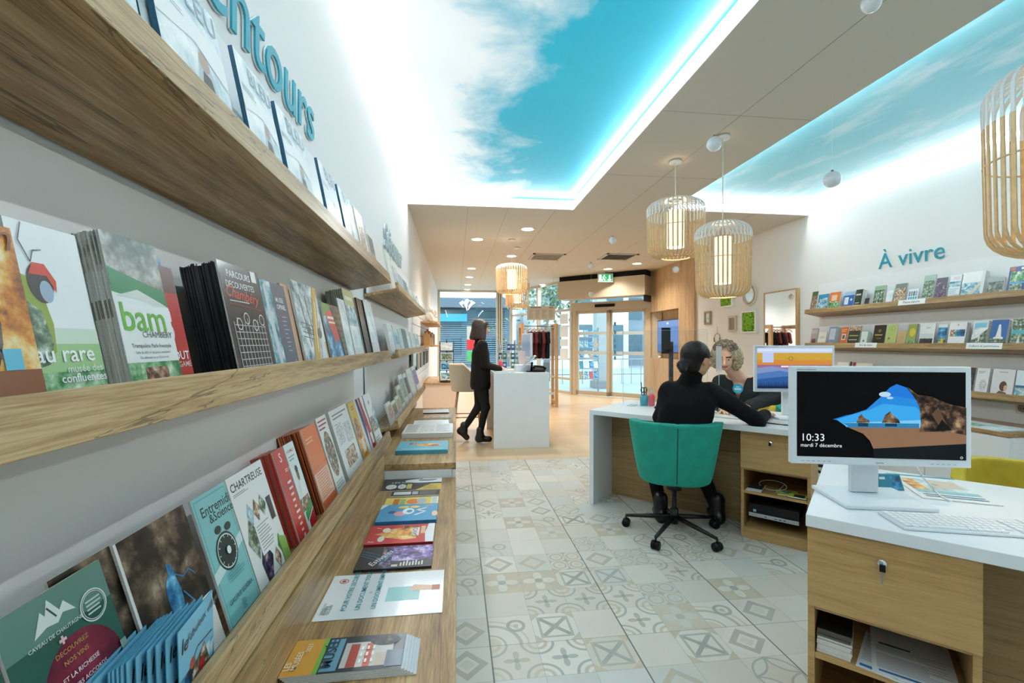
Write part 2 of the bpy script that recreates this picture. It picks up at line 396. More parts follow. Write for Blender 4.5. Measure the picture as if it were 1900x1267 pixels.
# ---------------------------------------------------------------- node maths helper
class NM:
    def __init__(s, nt): s.nt = nt
    def val(s, x):
        return x
    def op(s, o, a, b=None, c=None):
        n = s.nt.nodes.new('ShaderNodeMath'); n.operation = o
        for i, x in enumerate((a, b, c)):
            if x is None: continue
            if isinstance(x, (int, float)): n.inputs[i].default_value = x
            else: s.nt.links.new(x, n.inputs[i])
        return n.outputs[0]
    def add(s, a, b): return s.op('ADD', a, b)
    def sub(s, a, b): return s.op('SUBTRACT', a, b)
    def mul(s, a, b): return s.op('MULTIPLY', a, b)
    def abs(s, a): return s.op('ABSOLUTE', a)
    def lt(s, a, b): return s.op('LESS_THAN', a, b)
    def gt(s, a, b): return s.op('GREATER_THAN', a, b)
    def mx(s, a, b): return s.op('MAXIMUM', a, b)
    def mn(s, a, b): return s.op('MINIMUM', a, b)
    def hyp(s, a, b): return s.op('SQRT', s.add(s.mul(a, a), s.mul(b, b)))
    def band(s, d, lo, hi): return s.mul(s.gt(d, lo), s.lt(d, hi))
    def mix(s, f, a, b):
        n = s.nt.nodes.new('ShaderNodeMix'); n.data_type = 'RGBA'
        for i, x in ((0, f), (6, a), (7, b)):
            if isinstance(x, (int, float, tuple)): n.inputs[i].default_value = x
            elif isinstance(x, str): n.inputs[i].default_value = lin(x)
            else: s.nt.links.new(x, n.inputs[i])
        return n.outputs[2]
def tile_material():
    m, nt, b = newmat('cement_tiles'); q = NM(nt); N = nt.nodes; L = nt.links
    tc = N.new('ShaderNodeTexCoord'); sp = N.new('ShaderNodeSeparateXYZ'); L.new(tc.outputs['Object'], sp.inputs[0])
    S = .2053
    u = q.op('DIVIDE', q.sub(sp.outputs[0], .148), S); v = q.op('DIVIDE', q.sub(sp.outputs[1], 1.972), S)
    iu = q.op('FLOOR', u); iv = q.op('FLOOR', v)
    fx = q.sub(q.mul(q.sub(u, iu), 2), 1); fy = q.sub(q.mul(q.sub(v, iv), 2), 1)
    ax = q.abs(fx); ay = q.abs(fy)
    cb = N.new('ShaderNodeCombineXYZ'); L.new(iu, cb.inputs[0]); L.new(iv, cb.inputs[1])
    wn = N.new('ShaderNodeTexWhiteNoise'); wn.noise_dimensions = '2D'; L.new(cb.outputs[0], wn.inputs['Vector'])
    sc = N.new('ShaderNodeSeparateColor'); L.new(wn.outputs['Color'], sc.inputs[0])
    R1, R2, R3 = sc.outputs[0], sc.outputs[1], sc.outputs[2]
    r = q.hyp(ax, ay); man = q.add(ax, ay); mxx = q.mx(ax, ay); cx = q.sub(1, ax); cy = q.sub(1, ay); rc = q.hyp(cx, cy)
    th = q.op('ARCTAN2', fy, fx)
    # shade levels 0 none, .33 light taupe, .66 grey, 1 accent : sums of masks
    def lay(*ms):
        o = 0
        for msk, lev in ms: o = q.mul(msk, lev) if isinstance(o, int) else q.mx(o, q.mul(msk, lev))
        return o
    # A diamond within diamond
    pA = lay((q.band(man, .50, .86), .66), (q.lt(man, .34), .33), (q.gt(man, 1.25), .2))
    # B four petals with a round centre
    pet = q.mul(q.abs(q.op('COSINE', q.mul(th, 2))), .82); petd = q.sub(r, pet)
    pB = lay((q.band(petd, -.30, -.06), .2), (q.gt(petd, 0.04), .5), (q.lt(r, .22), .8))
    # C corner rings and inner star
    st = q.mul(q.add(.45, q.mul(q.op('COSINE', q.mul(th, 4)), .22)), 1)
    pC = lay((q.band(rc, .62, .74), .75), (q.band(rc, .30, .45), .5), (q.lt(rc, .16), .33), (q.lt(q.sub(r, st), -.12), .66), (q.lt(r, .12), 1))
    # D vesica circle
    dv = q.hyp(q.sub(ax, 1.0), q.sub(ay, 1.0)); pD = lay((q.band(r, .88, .97), .7), (q.band(dv, .93, 1.02), .7), (q.mul(q.gt(dv, 1.02), q.lt(r, .88)), .28))
    # E small lattice flowers
    hx = q.abs(q.sub(ax, .5)); hy = q.abs(q.sub(ay, .5)); hr = q.hyp(hx, hy); hm = q.add(hx, hy)
    pE = lay((q.band(hr, .30, .40), .6), (q.lt(hm, .17), .33), (q.lt(q.mn(ax, ay), .06), .45), (q.gt(hr, .56), .66))
    # F leafy scrolls: offset arcs
    r2 = q.hyp(q.sub(fx, -1), q.sub(fy, -1)); r3 = q.hyp(q.sub(fx, .25), q.sub(fy, .25))
    pF = lay((q.band(r2, 1.25, 1.42), .6), (q.band(r2, 1.62, 1.72), .4), (q.band(r3, .28, .44), .75), (q.lt(r3, .12), .5), (q.lt(r2, .5), .35), (q.band(r2, .62, .72), .6))
    pG = lay((q.band(mxx, .62, .74), .7), (q.mul(q.lt(q.abs(q.sub(ax, ay)), .14), q.lt(mxx, .62)), .9), (q.lt(man, .3), .4), (q.gt(man, 1.5), .5))
    sel = None; pats = [pA, pB, pC, pD, pE, pF, pG]; k = len(pats)
    for i, p in enumerate(pats):
        lo = .40 + .60 * i / k; hi = .40 + .60 * (i + 1) / k
        t = q.mul(q.band(R1, lo, hi if i < k - 1 else 2), p); sel = t if sel is None else q.add(sel, t)
    # wear
    n1 = N.new('ShaderNodeTexNoise'); n1.inputs['Scale'].default_value = 9; n1.inputs['Detail'].default_value = 5; L.new(tc.outputs['Object'], n1.inputs['Vector'])
    fade = q.add(.42, q.mul(n1.outputs[0], .55)); sel = q.mul(sel, fade); sel = q.mul(sel, q.add(.75, q.mul(R3, .35)))
    base = q.mix(R2, '#c6bfb2', '#d6d1c7'); base = q.mix(q.mul(q.lt(R3, .3), .6), base, '#bfc2bf')
    rp = N.new('ShaderNodeValToRGB'); e = rp.color_ramp.elements; e[0].position = 0; e[0].color = lin('#d6d1c6'); e[1].position = 1; e[1].color = lin('#5f6f77')
    for p_, c_ in ((.3, '#bfae93'), (.5, '#9ea09a'), (.72, '#81857c')): z = e.new(p_); z.color = lin(c_)
    L.new(sel, rp.inputs[0]); col = q.mix(q.mn(q.mul(sel, 2.6), .92), base, rp.outputs[0])
    col = q.mix(q.mul(q.sub(n1.outputs[0], .4), .5), col, '#b9b2a6')
    # joints: thin between the patterns, dark between the slabs
    d1 = q.mx(ax, ay); col = q.mix(q.mul(q.gt(d1, .988), .55), col, '#8d8a84')
    su = q.op('FLOORED_MODULO', u, 3.0); sv = q.op('FLOORED_MODULO', v, 3.0)
    j = q.mx(q.mx(q.lt(su, .016), q.gt(su, 2.984)), q.mul(q.mx(q.lt(sv, .010), q.gt(sv, 2.990)), .35))
    col = q.mix(q.mul(j, .85), col, '#4f4f4d')
    L.new(col, b.inputs['Base Color']); b.inputs['Roughness'].default_value = .42
    MC['cement_tiles'] = m; return m
def plank_material():
    m, nt, b = newmat('floor_planks'); q = NM(nt); N = nt.nodes; L = nt.links
    tc = N.new('ShaderNodeTexCoord'); mp = N.new('ShaderNodeMapping'); L.new(tc.outputs['Object'], mp.inputs['Vector'])
    br = N.new('ShaderNodeTexBrick'); br.inputs['Scale'].default_value = 1; br.inputs['Brick Width'].default_value = 1.4; br.inputs['Row Height'].default_value = .16
    br.inputs['Mortar Size'].default_value = .002; br.inputs['Color1'].default_value = lin('#dfc39f'); br.inputs['Color2'].default_value = lin('#cfae86'); br.inputs['Mortar'].default_value = lin('#7d5e3e')
    L.new(mp.outputs[0], br.inputs['Vector'])
    m2 = N.new('ShaderNodeMapping'); m2.inputs['Scale'].default_value = (2, 30, 1); L.new(tc.outputs['Object'], m2.inputs['Vector'])
    n = N.new('ShaderNodeTexNoise'); n.inputs['Scale'].default_value = 1.5; n.inputs['Detail'].default_value = 6; L.new(m2.outputs[0], n.inputs['Vector'])
    c = q.mix(q.mul(n.outputs[0], .55), br.outputs[0], '#b48f66'); c = q.mix(.35, c, '#d9b98f'); L.new(c, b.inputs['Base Color']); b.inputs['Roughness'].default_value = .35
    MC['floor_planks'] = m; return m
def sky_print(name, cloudy, strength, deep, light):
    m, nt, b = newmat(name); q = NM(nt); N = nt.nodes; L = nt.links
    tc = N.new('ShaderNodeTexCoord'); sp = N.new('ShaderNodeSeparateXYZ'); L.new(tc.outputs['Object'], sp.inputs[0])
    n = N.new('ShaderNodeTexNoise'); n.inputs['Scale'].default_value = 1.7; n.inputs['Detail'].default_value = 8; n.inputs['Roughness'].default_value = .6; n.inputs['Distortion'].default_value = .3
    L.new(tc.outputs['Object'], n.inputs['Vector'])
    n2 = N.new('ShaderNodeTexNoise'); n2.inputs['Scale'].default_value = .8; n2.inputs['Detail'].default_value = 2; L.new(tc.outputs['Object'], n2.inputs['Vector'])
    if cloudy:  # clouds lie along the wall side, open blue towards the room
        edge = q.add(q.mul(q.sub(.58, sp.outputs[0]), 1.9), q.add(q.mul(q.sub(n.outputs[0], .5), 3.0), q.mul(q.sub(n2.outputs[0], .5), 1.5)))
        cl = q.mn(q.mx(edge, 0), 1)
    else:
        mp = N.new('ShaderNodeMapping'); mp.inputs['Scale'].default_value = (2.6, .8, 1); L.new(tc.outputs['Object'], mp.inputs['Vector']); L.new(mp.outputs[0], n.inputs['Vector'])
        cl = q.mn(q.mx(q.mul(q.sub(n.outputs[0], .50), 2.4), 0), .6)
    blue = q.mix(n2.outputs[0], deep, light)
    cc = q.mix(n.outputs[0], '#b9cbd3', '#e6e8ea')
    col = q.mix(cl, blue, cc); L.new(col, b.inputs['Base Color']); L.new(col, b.inputs['Emission Color']); b.inputs['Emission Strength'].default_value = strength
    b.inputs['Roughness'].default_value = .45; MC[name] = m; return m
tiles = tile_material(); planks = plank_material()
sky1 = sky_print('sky_print_cloudy', True, .50, '#0091ae', '#10a6c0'); sky2 = sky_print('sky_print_clear', False, .30, '#58a9bb', '#8fc4cf')
# ---------------------------------------------------------------- room shell
YW = 5.08; YF = 14.1
FR = [(-0.56, YF), (1.75, YF), (2.95, 11.25), (4.62, 9.75)]          # shop front in plan
def poly_slab(b, pts, z0, z1, m):
    n = len(pts); vs = [(x, y, z0) for x, y in pts] + [(x, y, z1) for x, y in pts]
    b.add(vs, [tuple(range(n, 2 * n)), tuple(reversed(range(n)))] + [(i, (i + 1) % n, n + (i + 1) % n, n + i) for i in range(n)], m)
b = MB(); b.box(XL - .1, YB, -.1, XR + .1, YW, 0, tiles); struct(b, 'floor', origin=(0, 0, 0))
b = MB(); poly_slab(b, [(XL - .1, YW), (XR + .3, YW), (XR + .3, 9.95)] + [(2.95, 11.3), (1.75, YF + .05), (XL - .1, YF + .05)], -.1, 0, planks); struct(b, 'floor_wood', origin=(0, 0, 0))
b = MB(); b.box(XL - .1, YB, 0, XL, YF + .1, HK + .15, white); struct(b, 'wall_left')
b = MB(); b.box(XR, YB, 0, XR + .1, 7.96, HK + .15, white); struct(b, 'wall_right')
b = MB(); b.box(XL - .1, YB - .1, 0, XR + .1, YB, HK + .15, white); struct(b, 'wall_back')
# ceiling: flat panels around two light coves
C1 = (XL, YB, 1.41, 5.38); C2 = (2.56, YB, XR, 5.25)
def ceil(b, x0, y0, x1, y1, z0=HC, z1=HC + .1): b.box(x0, y0, z0, x1, y1, z1, ceilm)
b = MB(); ceil(b, 1.41, YB, 2.56, 5.25)
ceil(b, XL, 5.38, 1.41, 5.6); ceil(b, 1.41, 5.25, XR, 5.6)
poly_slab(b, [(XL, 5.6), (XR + .3, 5.6), (XR + .3, 9.9), (2.95, 11.25), (1.75, YF), (XL, YF)], HC, HC + .1, ceilm)
struct(b, 'ceiling')
b = MB(); b.box(1.41, YB, HC + .1, 2.56, 5.6, HK + .15, white); b.box(XL, 5.38, HC + .1, 1.41, 5.6, HK + .15, white); b.box(2.56, 5.25, HC + .1, XR, 5.6, HK + .15, white)
struct(b, 'ceiling_upstand')
jm = pm('joint_grey', '#a39e94', .8)
b = MB(); z = HC - .0012
for x in (.14, .62, 1.2, 2.0, 2.9, 3.7):
    if x in (2.0,): b.box(x - .002, YB, z, x + .002, 10.5, HC + .001, jm)
    elif x < 1.4: b.box(x - .002, 5.4, z, x + .002, 13.9, HC + .001, jm)
    else: b.box(x - .002, 5.27, z, x + .002, 9.9, HC + .001, jm)
for y in (.6, 1.8, 3.0, 4.2): b.box(1.42, y - .0015, z, 2.55, y + .0015, HC + .001, jm)
struct(b, 'trim_1')
b = MB(); b.box(XL, YB, HK, 1.41, 5.38, HK + .03, sky1); o = b.build('sky_ceiling_print', origin=(0, 0, 0)); tag(o, 'luminous blue sky ceiling with white clouds above the left shelves', 'ceiling print')
b = MB(); b.box(2.56, YB, HK, XR, 5.25, HK + .03, sky2); o = b.build('sky_ceiling_print', origin=(0, 0, 0)); tag(o, 'pale blue sky ceiling print above the right wall shelves', 'ceiling print')
ledc = pm('led_strip_light', (.95, .98, 1.0, 1), .5); bs = ledc.node_tree.nodes['Principled BSDF']
LEDP = 55.0
bs.inputs['Emission Color'].default_value = (.95, .98, 1.0, 1); bs.inputs['Emission Strength'].default_value = LEDP
ledw = 0.012
def strip(x0, y0, x1, y1, label):
    b = MB(); b.box(x0, y0, HK - .066, x1, y1, HK - .054, ledc); o = b.build('led_strip'); tag(o, label, 'light strip')
strip(XL + .004, YB, XL + .004 + ledw, 5.37, 'bright white light strip along the left wall under the cloudy ceiling')
strip(1.41 - .004 - ledw, YB, 1.41 - .004, 5.37, 'white light strip on the room side of the cloudy ceiling')
strip(XL + .02, 5.38 - .004 - ledw, 1.39, 5.38 - .004, 'short white light strip at the far end of the cloudy ceiling')
strip(2.56 + .004, YB, 2.56 + .004 + ledw, 5.24, 'white light strip on the room side of the pale ceiling print')
strip(XR - .004 - ledw, YB, XR - .004, 5.24, 'white light strip above the right wall shelves')
strip(2.58, 5.25 - .004 - ledw, XR - .03, 5.25 - .004, 'short white light strip at the far end of the pale ceiling print')
gt = pm('profile_grey', '#9aa3a6', .5)
b = MB()
for x0, y0, x1, y1 in ((XL, YB, XL + .006, 5.38), (1.404, YB, 1.41, 5.38), (XL, 5.374, 1.41, 5.38), (2.56, YB, 2.566, 5.25), (XR - .006, YB, XR, 5.25), (2.56, 5.244, XR, 5.25)):
    b.box(x0, y0, HK - .008, x1, y1, HK - .003, gt)
struct(b, 'trim_2')
# wood-clad wall with the screen niche
NY0, NY1, NZ0, NZ1, ND = 8.55, 9.85, .97, 2.0, .22
b = MB(); X = XR - .05; XB = XR + .30
b.box(X, 7.96, 0, XB, NY0, HC, oakz); b.box(X, NY1, 0, XB, 9.95, HC, oakz)
b.box(X, NY0, 0, XB, NY1, NZ0, oakz); b.box(X, NY0, NZ1, XB, NY1, HC, oakz); b.box(X + ND, NY0, NZ0, XB, NY1, NZ1, oakz)
struct(b, 'wall_panelling')
# ---------------------------------------------------------------- shop front
def seg(a, c): 
    a = Vector((*a, 0)); c = Vector((*c, 0)); d = (c - a); Ln = d.length; d.normalize(); return a, d, Vector((-d.y, d.x, 0)), Ln
def bar(b, a, d, n, s0, s1, z0, z1, m, t0=-.03, t1=.03):
    b.obox(a + d * s0 + n * t0 + Vector((0, 0, z0)), d * (s1 - s0), n * (t1 - t0), Vector((0, 0, z1 - z0)), m)
def win(nm, A_, B_, z0, z1, posts, trans=()):
    a, d, n, Ln = seg(A_, B_); b = MB()
    for s in posts: bar(b, a, d, n, s - .04, s + .04, z0, z1, alu, -.05, .05)
    for z in (z0, z1 - .06) + tuple(trans): bar(b, a, d, n, 0, Ln, z, z + .06, alu)
    w = struct(b, nm); g = MB(); bar(g, a, d, n, .02, Ln - .02, z0 + .05, z1 - .05, glass, -.004, .004); g.build('glass_pane', w, world=True); return w
win('window_1', FR[0], FR[1], .0, HC, (.04, 1.84, 1.90, 1.96, 2.27))
win('window_2', FR[1], FR[2], .0, HC, (1.5, 3.05), (.35, 2.12))
# door set
a, d, n, Ln = seg(FR[2], FR[3])
b = MB(); bar(b, a, d, n, 0, .10, 0, 2.30, alu, -.06, .06); bar(b, a, d, n, 1.88, Ln, 0, HC, alu, -.06, .06); bar(b, a, d, n, 0, Ln, 2.10, 2.30, alu, -.10, .06); bar(b, a, d, n, 0, Ln, HC - .08, HC, alu)
struct(b, 'trim_3')
b = MB(); bar(b, a, d, n, 0, Ln, 2.30, HC - .08, glass, -.004, .004); struct(b, 'window_3')
for i, (s0, s1, off) in enumerate(((.10, .99, -.03), (.97, 1.88, .03))):
    b = MB()
    bar(b, a, d, n, s0, s0 + .07, .02, 2.10, alu, off - .025, off + .025); bar(b, a, d, n, s1 - .07, s1, .02, 2.10, alu, off - .025, off + .025)
    bar(b, a, d, n, s0, s1, .02, .12, alu, off - .025, off + .025); bar(b, a, d, n, s0, s1, 2.03, 2.10, alu, off - .025, off + .025)
    bar(b, a, d, n, s0 + .07, s1 - .07, 1.50, 1.58, pm('frosted_band', '#c3d3d9', .6), off - .006, off + .006)
    bar(b, a, d, n, s0 + .07, s1 - .07, 1.02, 1.10, pm('frosted_band', '#c3d3d9', .6), off - .006, off + .006)
    o = struct(b, 'door_%d' % (i + 1))
    g = MB(); bar(g, a, d, n, s0 + .07, s1 - .07, .12, 2.03, glass, off - .003, off + .003); g.build('glass_pane', o)
b = MB(); bar(b, a, d, n, .65, 1.15, 2.17, 2.24, black, -.14, -.10); o = b.build('door_sensor', bevel=.006); tag(o, 'black motion sensor bar above the sliding glass doors', 'sensor')
# air curtain box
t = thing('air_curtain', 'large beige air curtain box above the sliding glass doors', 'air curtain', tuple(a + d * 1.0 - n * .2 + Vector((0, 0, 2.36))))
b = MB(); bar(b, a, d, n, -.15, 2.02, 2.36, 2.80, alu, -.55, -.12); b.build('casing', t, bevel=.008)
b = MB(); bar(b, a, d, n, 1.98, 2.05, 2.22, 2.36, black, -.5, -.2); b.build('end_bracket', t)
b = MB(); bar(b, a, d, n, -.15, 2.02, 2.80, HC - .002, black, -.45, -.15); b.build('mounting_rail', t)
# exit sign
o3 = a + d * 1.18 - n * .72; t = thing('exit_sign', 'green illuminated emergency exit sign hanging near the ceiling above the doors', 'exit sign', tuple(o3 + Vector((0, 0, 2.72))))
ex = pm('exit_green', '#0f8f57', .4, emit=.7); ew = pm('exit_white', '#e8f4ee', .4, emit=.8)
b = MB(); r = Vector((CS, -SN, 0)); fw = Vector((SN, CS, 0)); p0 = o3 - r * .17 + Vector((0, 0, 2.68)); b.obox(p0, r * .34, fw * .03, (0, 0, .19), pm('sign_frame', '#cfd4d0', .4)); 
art(b, plane_map(p0, r, Vector((0, 0, 1)), -fw), [('r', .04, .08, .96, .92, ex), ('p', [(.62, .3), (.78, .12), (.94, .3), (.83, .3), (.83, .8), (.73, .8), (.73, .3)], ew), ('r', .08, .15, .24, .85, ew), ('c', .43, .78, .035, ew),
    ('s', [(.40, .68), (.36, .42), (.28, .18)], .045, ew), ('s', [(.36, .42), (.46, .36), (.46, .15)], .045, ew), ('s', [(.30, .55), (.38, .64), (.48, .60), (.55, .5)], .035, ew)], .34, .19); b.build('panel', t)
b = MB(); c0 = o3 + Vector((0, 0, 2.87)) + fw * .015; b.tube([c0, c0 + Vector((0, 0, HC - 2.87))], .008, grey, 6); b.build('bracket', t)
# ---------------------------------------------------------------- street outside
pav = pm('street_paving', '#a3b1b9', .8, noise=.1, nscale=3); b = MB(); b.box(-14, 9.0, -.16, 26, 44, -.11, pav); struct(b, 'ground')
fac = pm('facade_grey', '#7d8e99', .8, noise=.08, nscale=2); facw = pm('facade_white', '#d9e0e3', .8); fglass = pm('facade_glass', '#39606f', .15); teali = pm('lit_shop_teal', '#2f93a8', .4, emit=.08)
def building(x0, y0, x1, y1, h, m, label, cols, rows):
    t = thing('building', label, 'building', ((x0 + x1) / 2, y0, -.11)); b = MB(); b.box(x0, y0, -.11, x1, y1, h, m); b.build('walls', t)
    w = (x1 - x0) / cols
    for i in range(cols):
        for j in range(rows):
            zz = .6 + j * (h - .6) / rows; b = MB(); b.box(x0 + w * (i + .18), y0 - .05, zz, x0 + w * (i + .82), y0 + .02, zz + (h - .6) / rows * .62, fglass); b.build('window', t)
    return t
t = building(-9, 26, 3.2, 34, 3.7, fac, 'grey blue building across the street seen through the left window', 5, 2)
b = MB(); b.box(-9, 24.6, 3.2, 3.6, 26, 3.72, pm('canopy_grey', '#5f6f7b', .7)); b.build('canopy', t)
b = MB(); b.box(-3.0, 24.7, 2.45, .6, 25.9, 2.85, teali); b.build('lit_fascia', t)
for i in range(26): pass
b = MB()
for i in range(22): b.box(-6.0, 25.86, .1 + i * .12, 2.9, 25.9, .14 + i * .12, pm('shutter_slat', '#8fa6b1', .5))
b.build('roller_shutter', t)
building(4.2, 24, 9.4, 32, 6.0, facw, 'pale building far across the street behind the glass doors', 3, 2)
building(10, 27, 17, 35, 7.0, fac, 'grey building behind the column outside the right door', 4, 3)
b = MB(); b.box(4.30, 13.6, -.11, 4.62, 13.95, 4.2, pm('column_stone', '#aab2b4', .85, noise=.05, nscale=4)); b.box(4.22, 13.52, -.11, 4.70, 14.03, .12, pm('column_base', '#8d9496', .85)); o = b.build('column'); tag(o, 'square grey column on the pavement outside the right door', 'column')
# outdoor leaflet rack and tree
t = thing('leaflet_rack', 'tall leaflet rack outside behind the left glass door', 'rack', (3.75, 12.9, -.11)); b = MB()
for x in (3.35, 4.12): b.box(x, 12.88, -.11, x + .03, 12.95, 1.75, grey)
b.build('frame', t)
for j in range(5):
    b = MB(); b.box(3.38, 12.78, .25 + .3 * j, 4.12, 12.93, .27 + .3 * j, grey); b.build('shelf', t)
sd = 0
for j in range(5):
    for i in range(5):
        c = random.choice(['ph:azure', 'ph:town', 'ph:pale', 'ph:lake', '#e7ecee', '#c9505a', '#2f8fa8']); x = 3.40 + i * .145
        b = MB(); b.obox((x, 12.80, .275 + .3 * j), (.12, 0, 0), (0, .06, .2), (0, .005, -.0015), c); o = b.build('leaflet'); tag(o, 'small faded leaflet in the outdoor rack behind the glass door', 'leaflet', 'leaflets in the outdoor rack')
leafm = photo('tree_leaves', ['#1f3524', '#4a6a44', '#8fa57a', '#c6d3bd'], 6)
t = thing('street_tree', 'leafy green tree outside above the left glass door', 'tree', (3.3, 16.5, -.11)); b = MB(); b.tube([(3.3, 16.5, -.11), (3.35, 16.5, 1.5), (3.2, 16.4, 2.8)], [.14, .11, .07], pm('bark', '#5b5048', .9)); b.build('trunk', t)
b = MB(); rr = random.Random(3)
for i in range(900):
    q = Vector((rr.gauss(0, 1), rr.gauss(0, .8), rr.gauss(0, .7))); c = Vector((3.3, 16.5, 3.1)) + q * .75
    u = Vector((rr.uniform(-1, 1), rr.uniform(-1, 1), rr.uniform(-1, 1))).normalized() * .11; v = u.cross(Vector((rr.uniform(-1, 1), rr.uniform(-1, 1), 1))).normalized() * .06
    b.add([c - u, c + v, c + u, c - v], [(0, 1, 2, 3)], leafm)
b.build('crown', t)
# parked car hint and street rail outside
b = MB(); 
for x in np.arange(2.2, 9, .35): b.box(x, 15.2, -.11, x + .02, 15.22, .75, grey)
b.box(2.2, 15.19, .72, 9, 15.23, .76, grey); b.box(2.2, 15.19, .2, 9, 15.23, .23, grey); o = b.build('railing'); tag(o, 'thin grey metal railing along the street outside', 'railing')
# ---------------------------------------------------------------- recessed ceiling lights and vents
dl = pm('downlight_glow', (1, .93, .82, 1), .5); dl.node_tree.nodes['Principled BSDF'].inputs['Emission Strength'].default_value = 9; dl.node_tree.nodes['Principled BSDF'].inputs['Emission Color'].default_value = (1, .9, .76, 1)
spots = [(886, 444, 'nearest left of the three bright spots before the first vent'), (979, 425, 'large and nearest above the bamboo pendants of the tall counter'), (949, 475, 'between the two small bamboo pendant cables'),
         (875, 498, 'second in the row along the left wall'), (871, 514, 'third in the row along the left wall'), (868, 528, 'fourth in the row along the left wall'), (867, 537, 'last in the row along the left wall, at the window'),
         (1007, 528, 'near the slanted shop front'), (1128, 499, 'just in front of the air curtain box'), (1182, 489, 'beside the wood clad wall')]
for px, py, ds in spots:
    p = G(px, py, HC); t = thing('recessed_light', 'round recessed ceiling light, ' + ds if len(ds.split()) < 12 else 'recessed ceiling light ' + ds, 'ceiling light', tuple(p))
    b = MB(); b.lathe([(.085, -.004), (.11, -.004), (.112, 0), (.085, 0)], p, pm('fitting_white', '#f2f0ec', .5), 28, cap=False); b.build('rim', t)
    b = MB(); b.lathe([(.0, -.003), (.084, -.003), (.084, 0.0), (0, 0.0)], p, dl, 28); b.build('lens', t)
    l = bpy.data.lights.new('downlight', 'SPOT'); l.energy = 95; l.color = (1, .91, .80); l.spot_size = 2.4; l.spot_blend = .9; l.shadow_soft_size = .08
    lo = bpy.data.objects.new('downlight', l); COL.objects.link(lo); lo.parent = t; lo.location = (0, 0, -.02)
def vent(cx_, cy_, sx, sy, label, lou=5, bk_='#57544e'):
    t = thing('air_vent', label, 'vent', (cx_, cy_, HC)); b = MB(); z0, z1 = HC - .018, HC
    b.box(cx_ - sx, cy_ - sy, z0, cx_ + sx, cy_ - sy + .04, z1, pm('vent_frame', '#cdc8bf', .5)); b.box(cx_ - sx, cy_ + sy - .04, z0, cx_ + sx, cy_ + sy, z1, MC['vent_frame'])
    b.box(cx_ - sx, cy_ - sy, z0, cx_ - sx + .04, cy_ + sy, z1, MC['vent_frame']); b.box(cx_ + sx - .04, cy_ - sy, z0, cx_ + sx, cy_ + sy, z1, MC['vent_frame']); b.build('frame', t)
    b = MB(); b.box(cx_ - sx + .04, cy_ - sy + .04, HC - .004, cx_ + sx - .04, cy_ + sy - .04, HC - .001, pm('vent_' + bk_[1:], bk_, .8)); b.build('backing', t)
    for i in range(lou):
        y = cy_ - sy + .06 + (2 * sy - .12) * (i + .5) / lou; b = MB(); b.obox((cx_ - sx + .04, y, HC - .015), (2 * sx - .08, 0, 0), (0, .04, .009), (0, 0, .003), MC['vent_frame']); b.build('louvre', t)
p = G(1014, 476, HC); vent(p.x, p.y, .30, .30, 'square white ceiling vent between the pendants and the doors', 4, '#b5b0a8')
p = G(1146, 476, HC); vent(p.x, p.y, .30, .30, 'square slatted ceiling vent nearer the wood clad wall', 8)
